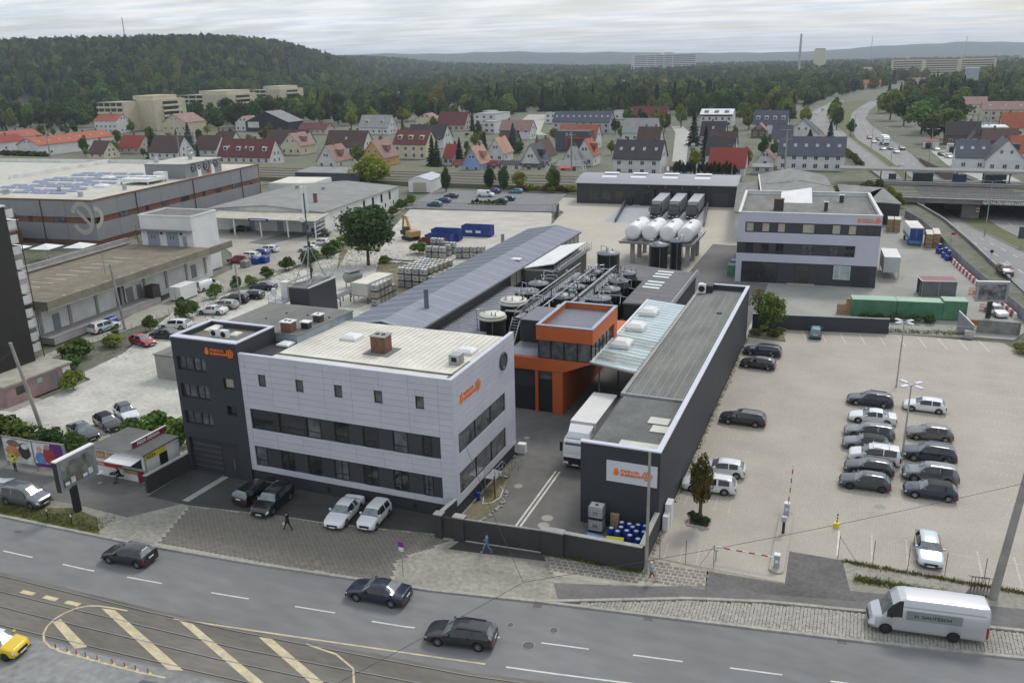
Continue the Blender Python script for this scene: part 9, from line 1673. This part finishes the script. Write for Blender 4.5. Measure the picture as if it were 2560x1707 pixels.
def tree(x,y,h,r,label,m=None,crown=None,name='tree',base=.28,group=None,z=0.0,trunk=True,rz=None):
 """deciduous tree: tapered trunk with limbs and a leafy crown starting at base*h"""
 t=thing(name,label,'tree',(x,y,z),random.uniform(0,6.28)if rz is None else rz,group);me=crown or random.choice(CR_MID)
 o=link('crown',me,m or L_DEC[0],t,loc=(0,0,h*(1+base)/2));o.scale=(r,r,h*(1-base)/2*1.05)
 if trunk:q=link('trunk',TRUNK,None,t);q.scale=(h*.55,h*.55,h*.8)
 return t
def conifer(x,y,h,r,label,m=None,group=None,z=0.0):
 t=thing('conifer',label,'tree',(x,y,z),random.uniform(0,6.28),group);o=link('crown',random.choice(CR_CON),m or L_CON,t,loc=(0,0,h*.05));o.scale=(r,r,h*.95);q=link('trunk',TRUNK,None,t);q.scale=(h*.3,h*.3,h*.5);return t
def bush(x,y,h,r,label,m=None,group=None,ry=None,name='bush',z=0.0):
 t=thing(name,label,'bush',(x,y,z),random.uniform(0,6.28)if ry is None else 0,group);o=link('foliage',random.choice(CR_BUSH),m or random.choice(L_DEC),t,loc=(0,0,h*.42));o.scale=(r,ry or r,h*.62);q=link('stem',TRUNK,None,t);q.scale=(h*.5,h*.5,h*.5);return t
random.seed(77)
tree(-86.2,138.4,12.2,6.6,'large round leafy tree beside the gravel lane',L_DEC[2],CR_NEAR[0],base=.22,rz=1.0)
tree(-9.66,63.6,6.3,1.15,'small slender tree in the kerbed car park bed',L_AUT,CR_NEAR[1],base=.27);tree(-9.7,117.4,6.0,2.4,'dense round tree in the corner bed by the rear wall',L_DEC[1],CR_NEAR[1],base=.2);t=tree(-11.3,118.3,6.6,1.9,'thin sparse tree behind the dense one in the corner bed',L_AUT,crown_mesh('crown',99,420,12,.07),base=.35);t.children[0].data.materials.append(L_AUT)
for k,(x,y)in enumerate(((-9.66,63.6),(-9.2,63.3),(-10.2,63.9))):bush(x,y,.75,.6,f'low dark bush in the car park bed, {ORD[k]} from the middle',L_DEC[2],z=.15,group='bed bushes')
for k,(x,y)in enumerate(((-11.4,116.4),(-9.0,116.2),(-10.4,118.6),(-8.4,118.2))):bush(x,y,.9,1.1,f'low shrub in the corner bed, {ORD[k]} from the left front',L_AUT if k%2 else L_DEC[1],z=.1,group='corner bed shrubs')
BL=[(-95.1,78.4,3.0,2.6,'bush left of the gravel edge behind the pink hut'),(-86.2,69.6,2.6,1.7,'bush hugging the corner of the pink hut'),(-94.9,98.5,3.4,2.4,'big bush at the head of the parked row'),(-95.3,91.6,2.4,1.5,'bush beside the silver-white estate'),(-95.8,84.6,1.6,2.2,'low ivy bush beside the red hatchback'),(-93.0,75.8,1.8,2.0,'low bush between hut and dark tower'),(-65.3,61.5,3.2,2.6,'bush behind the pizza kiosk by the garage'),(-62.0,60.6,3.4,2.2,'bush against the stair tower'),(-67.8,60.5,2.4,1.9,'bush behind the kiosk roof'),(-77.6,55.2,3.2,2.4,'bush behind the left poster'),(-73.0,55.0,3.0,2.2,'bush behind the middle of the poster board'),(-69.8,55.4,2.8,1.8,'bush behind the right poster'),(-81,55.8,3.2,2.4,'bush at the left picture edge behind posters'),(-98.4,109.5,2.6,1.6,'scrub bush before the delivery van'),(-98.8,115.4,2.6,1.4,'scrub bush beside the short pole'),(-97.4,117.6,2.2,1.5,'scrub bush right of the short pole'),(-98.8,123.6,2.4,1.6,'scrub bush by the workshop yard'),(-98.9,130.6,2.6,2.0,'hedge bush left of the mast'),(-97.2,135,2.8,2.4,'hedge bush behind the mast'),(-98.3,142.5,2.8,2.4,'hedge bush left of the big tree'),(-99.5,139,2.4,2.0,'hedge bush behind the mast, farther back'),(-100,148,2.6,2.2,'hedge bush behind the big tree'),(-102,155,2.2,2.0,'hedge bush toward the workshop'),(-81.5,150.5,2.6,2.4,'leafy bush beside the rust-red skip'),(-84.5,141.5,1.4,1.8,'low weeds right of the big tree trunk'),(-110,190,2.4,2.0,'weedy bush on the workshop bank'),(-112,198,2.8,2.2,'bush at the fence corner'),(-113.5,206,2.8,2.2,'bush left of the teal car'),(-100.2,103.5,1.8,1.0,'ivy clump on the yard fence'),(-97.6,87.5,1.9,.8,'ivy at the foot of the dock pole')]
for x,y,h,r,lab in BL:bush(x,y,h,r,lab,random.choice((L_DEC[0],L_DEC[0],L_DEC[1])))
for k,(x,y)in enumerate(((-114.6,230.3),(-103.4,237.2),(-98.6,236.6))):tree(x,y,7.2,2.0,f'dark egg-shaped tree, {("beside the white garage", "left of the pair behind the car park", "right of the pair behind the car park")[k]}',L_DEC[2],CR_NEAR[1],base=.08,group='egg-shaped trees')
tree(-144.5,237.8,9.5,7.0,'broad yellow-green tree behind the workshop roof',L_YEL,CR_NEAR[1],base=.1);tree(-94.2,238.6,5.5,2.4,'young yellowish tree behind the staff car park',L_YEL,base=.15);tree(-83.5,238.4,7.5,2.6,'light green tree at the left end of the loading hall',L_DEC[1],CR_NEAR[1],base=.1)
for k in range(12):bush(-96+k*2.1,236.6+(k%3),1.8+.6*(k%2),1.7,f'rough shrub left of the loading hall, {ORD[k]} from the left',L_AUT if k%3 else L_YEL,group='shrubs left of the loading hall')
for k,(x,y,h,r)in enumerate(((-8.3,238.8,4.0,2.2),(-5.2,238.4,5.0,2.4),(-2.2,238,5.2,2.4),(1.2,237.6,6.0,2.8),(4.4,237,6.5,2.6),(7.0,236,5.0,2.2),(9.0,233,3.6,2.2))):bush(x,y,h,r,f'tall shrub behind the gabled shed, {ORD[k]} from the left',(L_DEC[1],L_YEL,L_DEC[1],L_DEC[0],L_DEC[0],L_YEL,L_YEL)[k],group='shrubs behind the gabled shed')
for k in range(9):x=-97.3+k*1.15;bush(x,211.6+.25*(k%2)+k*.04,1.1+.5*(k%3==1),.75,f'clipped shrub on the staff park island, {ORD[k]} from the left',L_RED if k==1 else L_DEC[0],group='island shrubs')
zone('shrub_island',[(-98.6,210.6),(-88,211.3),(-87.5,212.6),(-98.4,212.4)],.1,GRASS)
for k,(x,y)in enumerate(((4,129),(6.5,129.6),(8.8,129.8),(11,130.2),(2.6,129.2))):bush(x,y-.6,1.3,1.3,f'weeds growing against the green containers, {ORD[k]} clump',L_DEC[2],group='weeds at the containers')
for k,(x,y)in enumerate(((21.5,119.5),(24.5,118.5),(27.5,117),(23,121.5),(26,121))):bush(x,y,1.2,1.9,f'brownish scrub at the far right car park corner, {ORD[k]} clump',L_AUT,group='car park corner scrub')
tree(25.5,126.0,6.0,2.6,'dark tree cut by the right edge beside the weathered wall',L_DEC[2],base=.1)
for k,(x,y,h,r,lab)in enumerate(((-6.5,438,8,2.6,'young dark tree on the median gap'),(-14,475,11,3.5,'tree on the wide median, nearest of the group'),(-16,500,12,4,'tree on the wide median, second of the group'),(-18,530,12,4,'tree on the wide median, third of the group'),(-17,560,12,4.2,'tree on the wide median, farthest of the group'),(24,452,15,8.5,'huge round tree beside the highway bend'),(30,470,16,9,'huge dark tree right of the highway bend'),(18,505,15,7.5,'huge tree left of the big round one at the bend'),(12,545,16,8,'tall tree where the right carriageway vanishes'),(40,490,16,9,'broad tree far right of the bend'),(26,408,12,6,'dark tree before the highway houses'),(34,430,13,6.5,'dark tree beside the factory hall'))):tree(x,y,h,r,lab,L_DEC[(0,2,1)[k%3]],base=.16)
for k in range(10):bush(-3.2+k*-.0+(330-(318+k*6))*.19,318+k*7,2.2+(k%3)*.6,1.9,f'roadside shrub along the left carriageway, {ORD[k]} from the bridge',L_DEC[0]if k%2 else L_AUT,group='roadside shrubs')
for k in range(16):t=bush(-56.5+k*1.25,281.5+(k%2)*.3,4.8+.5*math.sin(k*2),.95,f'clipped dark hedge column behind the loading hall, {ORD[k]} from the left',L_CON,group='clipped hedge columns',name='hedge_column')
conifer(-136.5,339,12,3.2,'tall blue spruce beside the brown brick house',L_SPR);conifer(-54.5,326,12.5,2.6,'slim dark spruce in front of the dark roof',L_CON);conifer(-69.5,384,14,3.2,'tall spruce at the right of the side street',L_CON);conifer(-12.4,352,12.5,3.0,'pointed spruce beside the highway, nearer and taller one',L_CON);conifer(-19.6,352,9.5,3.2,'smaller spruce left of the pointed one at the highway',L_CON);conifer(-289,318,13,3.6,'blue spruce in front of the beige gabled house',L_SPR);conifer(-287.5,292.5,9,2.5,'dark spruce left of the large brown roof');conifer(-150.5,292,11,2.4,'dark cypress by the tiny red-roofed house');conifer(-147.5,290,9.5,2.2,'second cypress right of the tiny red-roofed house');conifer(-141,296,10,2.2,'cypress left of the blue gabled house')
for k in range(9):bush(-318+k*3.4-45,281-k*.2,3.4,2.4,f'hedge section along the railway below the terraces, {ORD[k]} from the left',L_DEC[2 if k%3 else 0],group='hedge below the terraces')
def blocked(x,y,pad):
 for a in HOUSES:
  if a[0]-pad<x<a[1]+pad and a[2]-pad<y<a[3]+pad:return True
 if y<279 or interp(EL,y)-4-pad<x<interp(ER,y)+3+pad*.5:return True
 for P in(((-62,300),(-87,455)),((-158,430),(-218,590)),((36,285),(27,380))):
  (xa,ya),(xb,yb)=P;t_=max(0,min(1,((x-xa)*(xb-xa)+(y-ya)*(yb-ya))/((xb-xa)**2+(yb-ya)**2)))
  if math.hypot(x-xa-t_*(xb-xa),y-ya-t_*(yb-ya))<5+pad*.6:return True
 return False
def hides(x,y,h):
 d=math.hypot(x,y)
 for a in HOUSES:
  cx,cy=(a[0]+a[1])/2,(a[2]+a[3])/2;dd=math.hypot(cx,cy)
  if 3<dd-d<30 and abs(math.atan2(x,y)-math.atan2(cx,cy))*d<(a[1]-a[0])*.45 and h>4.5:return True
 return False
def near_label(x,y):
 a=min(HOUSES,key=lambda a:math.hypot((a[0]+a[1])/2-x,(a[2]+a[3])/2-y));cx,cy=(a[0]+a[1])/2,(a[2]+a[3])/2
 rel='behind' if y>a[3]else 'in front of' if y<a[2]else 'right of' if x>cx else 'left of';w=a[4].split();return rel+' the '+' '.join(w[:7])
used_lab={};placed=[];tries=0
while len(placed)<250 and tries<20000:
 tries+=1;v=random.uniform(282,640)if random.random()<.75 else random.uniform(560,800);k=random.uniform(-.60,.36);d=v;p=F_V*v*1.0+F_U*(k*v);x,y=p.x,p.y
 if y<282 or y>700:continue
 big=y>430;h=random.uniform(8,14)if big else random.uniform(4,8.5);r=h*random.uniform(.30,.42)
 if blocked(x,y,r*.6)or any(math.hypot(x-a,y-b)<(r+c)*.7 for a,b,c in placed)or hides(x,y,h):continue
 placed.append((x,y,r));kind=random.random();ll=near_label(x,y)
 if kind<.24:lab=('tall' if h>8 else 'small')+' dark conifer '+ll;conifer(x,y,h*1.15,r*.62,lab,L_SPR if kind<.04 else L_CON,group='garden conifers')
 elif kind<.9:cn,cm=random.choice((('green',L_DEC[0]),('dark green',L_DEC[2]),('light green',L_DEC[1]),('green',L_DEC[0]),('yellow-green',L_YEL),('olive',L_AUT)));lab=('tall ' if h>8 else 'small ')+cn+' tree '+ll;tree(x,y,h,r,lab,cm,base=.14,group='garden trees')
 else:lab='round garden shrub '+ll;bush(x,y,h*.4,r*.8,lab,group='garden shrubs')
random.seed(12)
for k in range(64):
 k2=random.uniform(-.035,.235);v=random.uniform(640,700);p=F_V*v+F_U*(k2*v)
 if blocked(p.x,p.y,2):continue
 h=random.uniform(14,21)
 if k%4:conifer(p.x,p.y,h,h*.2,f'dark conifer in the tall belt, {ORD[k % 20]} one of the {("left", "middle", "right")[min(2, int((k2 + .035) * 11.1))]} third',group='conifer belt')
 else:tree(p.x,p.y,h*.85,h*.3,'broadleaf tree in the tall conifer belt',L_DEC[(0,2)[k%8==0]],base=.1,group='conifer belt broadleaves')
for k in range(20):
 v=random.uniform(560,640);k2=random.uniform(.235,.31);p=F_V*v+F_U*(k2*v)
 if blocked(p.x,p.y,3):continue
 h=random.uniform(13,18);tree(p.x,p.y,h,h*.42,'big round tree left of the highway bend',L_DEC[k%3],base=.1,group='trees left of the highway bend')
tree(*(F_V*640+F_U*(-.075*640)),21,5,'tall pale poplar left of the conifer belt',L_AUT,CR_TALL[0],base=.06)
def forest(name,pts,crown,m,label):
 me=bpy.data.meshes.new(name);me.from_pydata([p[:3]for p in pts],[],[]);at=me.attributes.new('tsize','FLOAT_VECTOR','POINT');at.data.foreach_set('vector',[c for p in pts for c in p[3]])
 o=bpy.data.objects.new(name,me);COL.objects.link(o);tag(o,label,'woodland',kind='stuff')
 g=bpy.data.node_groups.new(name,'GeometryNodeTree');g.interface.new_socket('Geometry',in_out='INPUT',socket_type='NodeSocketGeometry');g.interface.new_socket('Geometry',in_out='OUTPUT',socket_type='NodeSocketGeometry')
 n=g.nodes;L=g.links;gi=n.new('NodeGroupInput');go=n.new('NodeGroupOutput');ip=n.new('GeometryNodeInstanceOnPoints');oi=n.new('GeometryNodeObjectInfo');oi.inputs['Object'].default_value=crown;oi.inputs['As Instance'].default_value=True
 na=n.new('GeometryNodeInputNamedAttribute');na.data_type='FLOAT_VECTOR';na.inputs['Name'].default_value='tsize';rv=n.new('FunctionNodeRandomValue');rv.data_type='FLOAT_VECTOR';rv.inputs['Min'].default_value=(0,0,0);rv.inputs['Max'].default_value=(.08,.08,6.28)
 L.new(gi.outputs[0],ip.inputs['Points']);L.new(oi.outputs['Geometry'],ip.inputs['Instance']);L.new(na.outputs['Attribute'],ip.inputs['Scale']);L.new(rv.outputs[0],ip.inputs['Rotation']);L.new(ip.outputs[0],go.inputs[0])
 md=o.modifiers.new('woods','NODES');md.node_group=g;return o
def wood_src(x,y,me,m,lab):
 t=thing('tree',lab,'tree',(x,y,0));c=link('crown',me,m,t,loc=(0,0,6));c.scale=(4.5,4.5,5.5);q=link('trunk',TRUNK,None,t);q.scale=(6,6,9);return c
S=[]
for k,(m,me)in enumerate(((L_DEC[0],CR_MID[0]),(L_DEC[2],CR_MID[1]),(L_DEC[1],CR_MID[2]),(L_AUT,CR_MID[3]))):p=F_V*705+F_U*(-.30*705+k*14);S.append(wood_src(p.x,p.y,me,m,f'{("mid-green", "dark", "light green", "olive")[k]} tree at the wood edge right of the third flats'))
p=F_V*702+F_U*(-.02*702);cs=conifer(p.x,p.y,20,4,'lone dark conifer at the left end of the tall belt');SC_=[c for c in cs.children if c.name.startswith('crown')][0]
random.seed(31);buck={k:[]for k in range(5)};v=560.0
while v<3400:
 step=7.5+v*.0062;a=-.80
 while a<.66:
  u=a*v+random.uniform(-.5,.5)*step;vv=v+random.uniform(-.5,.5)*step;p=F_V*vv+F_U*u;x,y=p.x,p.y;hz=hill_h(u,vv)-1 if vv>640 else 0;px=1280+u/vv*2248
  dens=1.0 if hz>6 else(.82 if vv>1250 else .62)
  if vv<760 and px<1130:dens=.35+.4*(vv>660)
  if vv<700 and 1130<px<2050:dens=.25
  if px>2050 and vv<760:dens=.55
  if 1130<px<1900 and 1130<vv<1330:dens=.30
  if random.random()<dens and not blocked(x,y,6)and y>430:
   con=random.random()<(.12 if px<1000 else .16);q=1+.18*(vv>1600)
   if con:h=random.uniform(12,19)*q;buck[4].append((x,y,hz,(h*.2,h*.2,h)))
   else:h=random.uniform(10,17)*q;r=h*random.uniform(.36,.5);k=random.choices((0,1,2,3),(.42,.3,.2,.08))[0];buck[k].append((x,y,hz+h*.52,(r,r,h*.5)))
  a+=step/v
 v+=step*.95
NAMES=('mid-green','dark green','light green','olive')
for k in range(4):forest('forest',buck[k],S[k],L_DEC[0],f'{NAMES[k]} broadleaf woodland covering the hill and plain')
forest('forest',buck[4],SC_,L_CON,'scattered conifers in the woodland on hill and plain')
def tufts(name,spots,m,label,s=(.12,.3)):
 r=random.Random(label);V=[];F=[]
 for x,y,z in spots:
  for k in range(5):
   a=r.uniform(0,6.28);h=r.uniform(*s);w=h*.16;o=len(V);dx,dy=math.cos(a),math.sin(a);px,py=x+r.gauss(0,.1),y+r.gauss(0,.1)
   V+=[(px-dy*w,py+dx*w,z),(px+dy*w,py-dx*w,z),(px+dx*h*.5,py+dy*h*.5,z+h)];F.append((o,o+1,o+2))
 me=bpy.data.meshes.new(name);me.from_pydata(V,[],F);me.update();return link(name,me,m,None,label=label,cat='weeds',kind='stuff')
r=random.Random(9);sp=[]
for k in range(1500):sp.append((r.uniform(-100,-90)+r.gauss(0,.6),r.uniform(78,150),.005))
for k in range(900):x=r.uniform(-72,-56.5);sp.append((x,kl(x)+.25+abs(r.gauss(0,.9)),0))
for k in range(500):sp.append((r.uniform(1.5,14),61.6+r.gauss(0,.12),0))
for k in range(300):sp.append((r.uniform(-20,-12.4),54.85+r.gauss(0,.08),0))
for k in range(500):sp.append((r.uniform(2.4,8.5),59.5+r.gauss(0,.25),0))
for k in range(700):sp.append((r.uniform(-98,-70),r.uniform(136,152),.005))
for k in range(400):sp.append((-12.35+abs(r.gauss(0,.12)),r.uniform(57.5,118),.006))
for k in range(500):x=r.uniform(5,16);sp.append((x,123.5+(x-5)*.13+r.gauss(.8,.6),.003))
for k in range(800):sp.append((r.uniform(-90,-58),r.uniform(56.5,60.5),.0))
tufts('weeds',sp,L_AUT,'dry weeds and grass tufts along yard and kerb edges',(.07,.22))
# ------ air: haze over the far country
hz=MB().box(-9500,-300,-6,6500,9500,150).build('haze',None,kind='stuff',label='pale blue haze lying over the whole plain',cat='haze')
hm=bpy.data.materials.new('haze_air');hm.use_nodes=True;hn=hm.node_tree.nodes;hl=hm.node_tree.links;hn.clear();ho=hn.new('ShaderNodeOutputMaterial');hv=hn.new('ShaderNodeVolumePrincipled');hv.inputs['Color'].default_value=(.78,.87,1.0,1);hv.inputs['Density'].default_value=HAZE_D;hv.inputs['Anisotropy'].default_value=.3;hl.new(hv.outputs[0],ho.inputs['Volume']);hz.data.materials.append(hm)
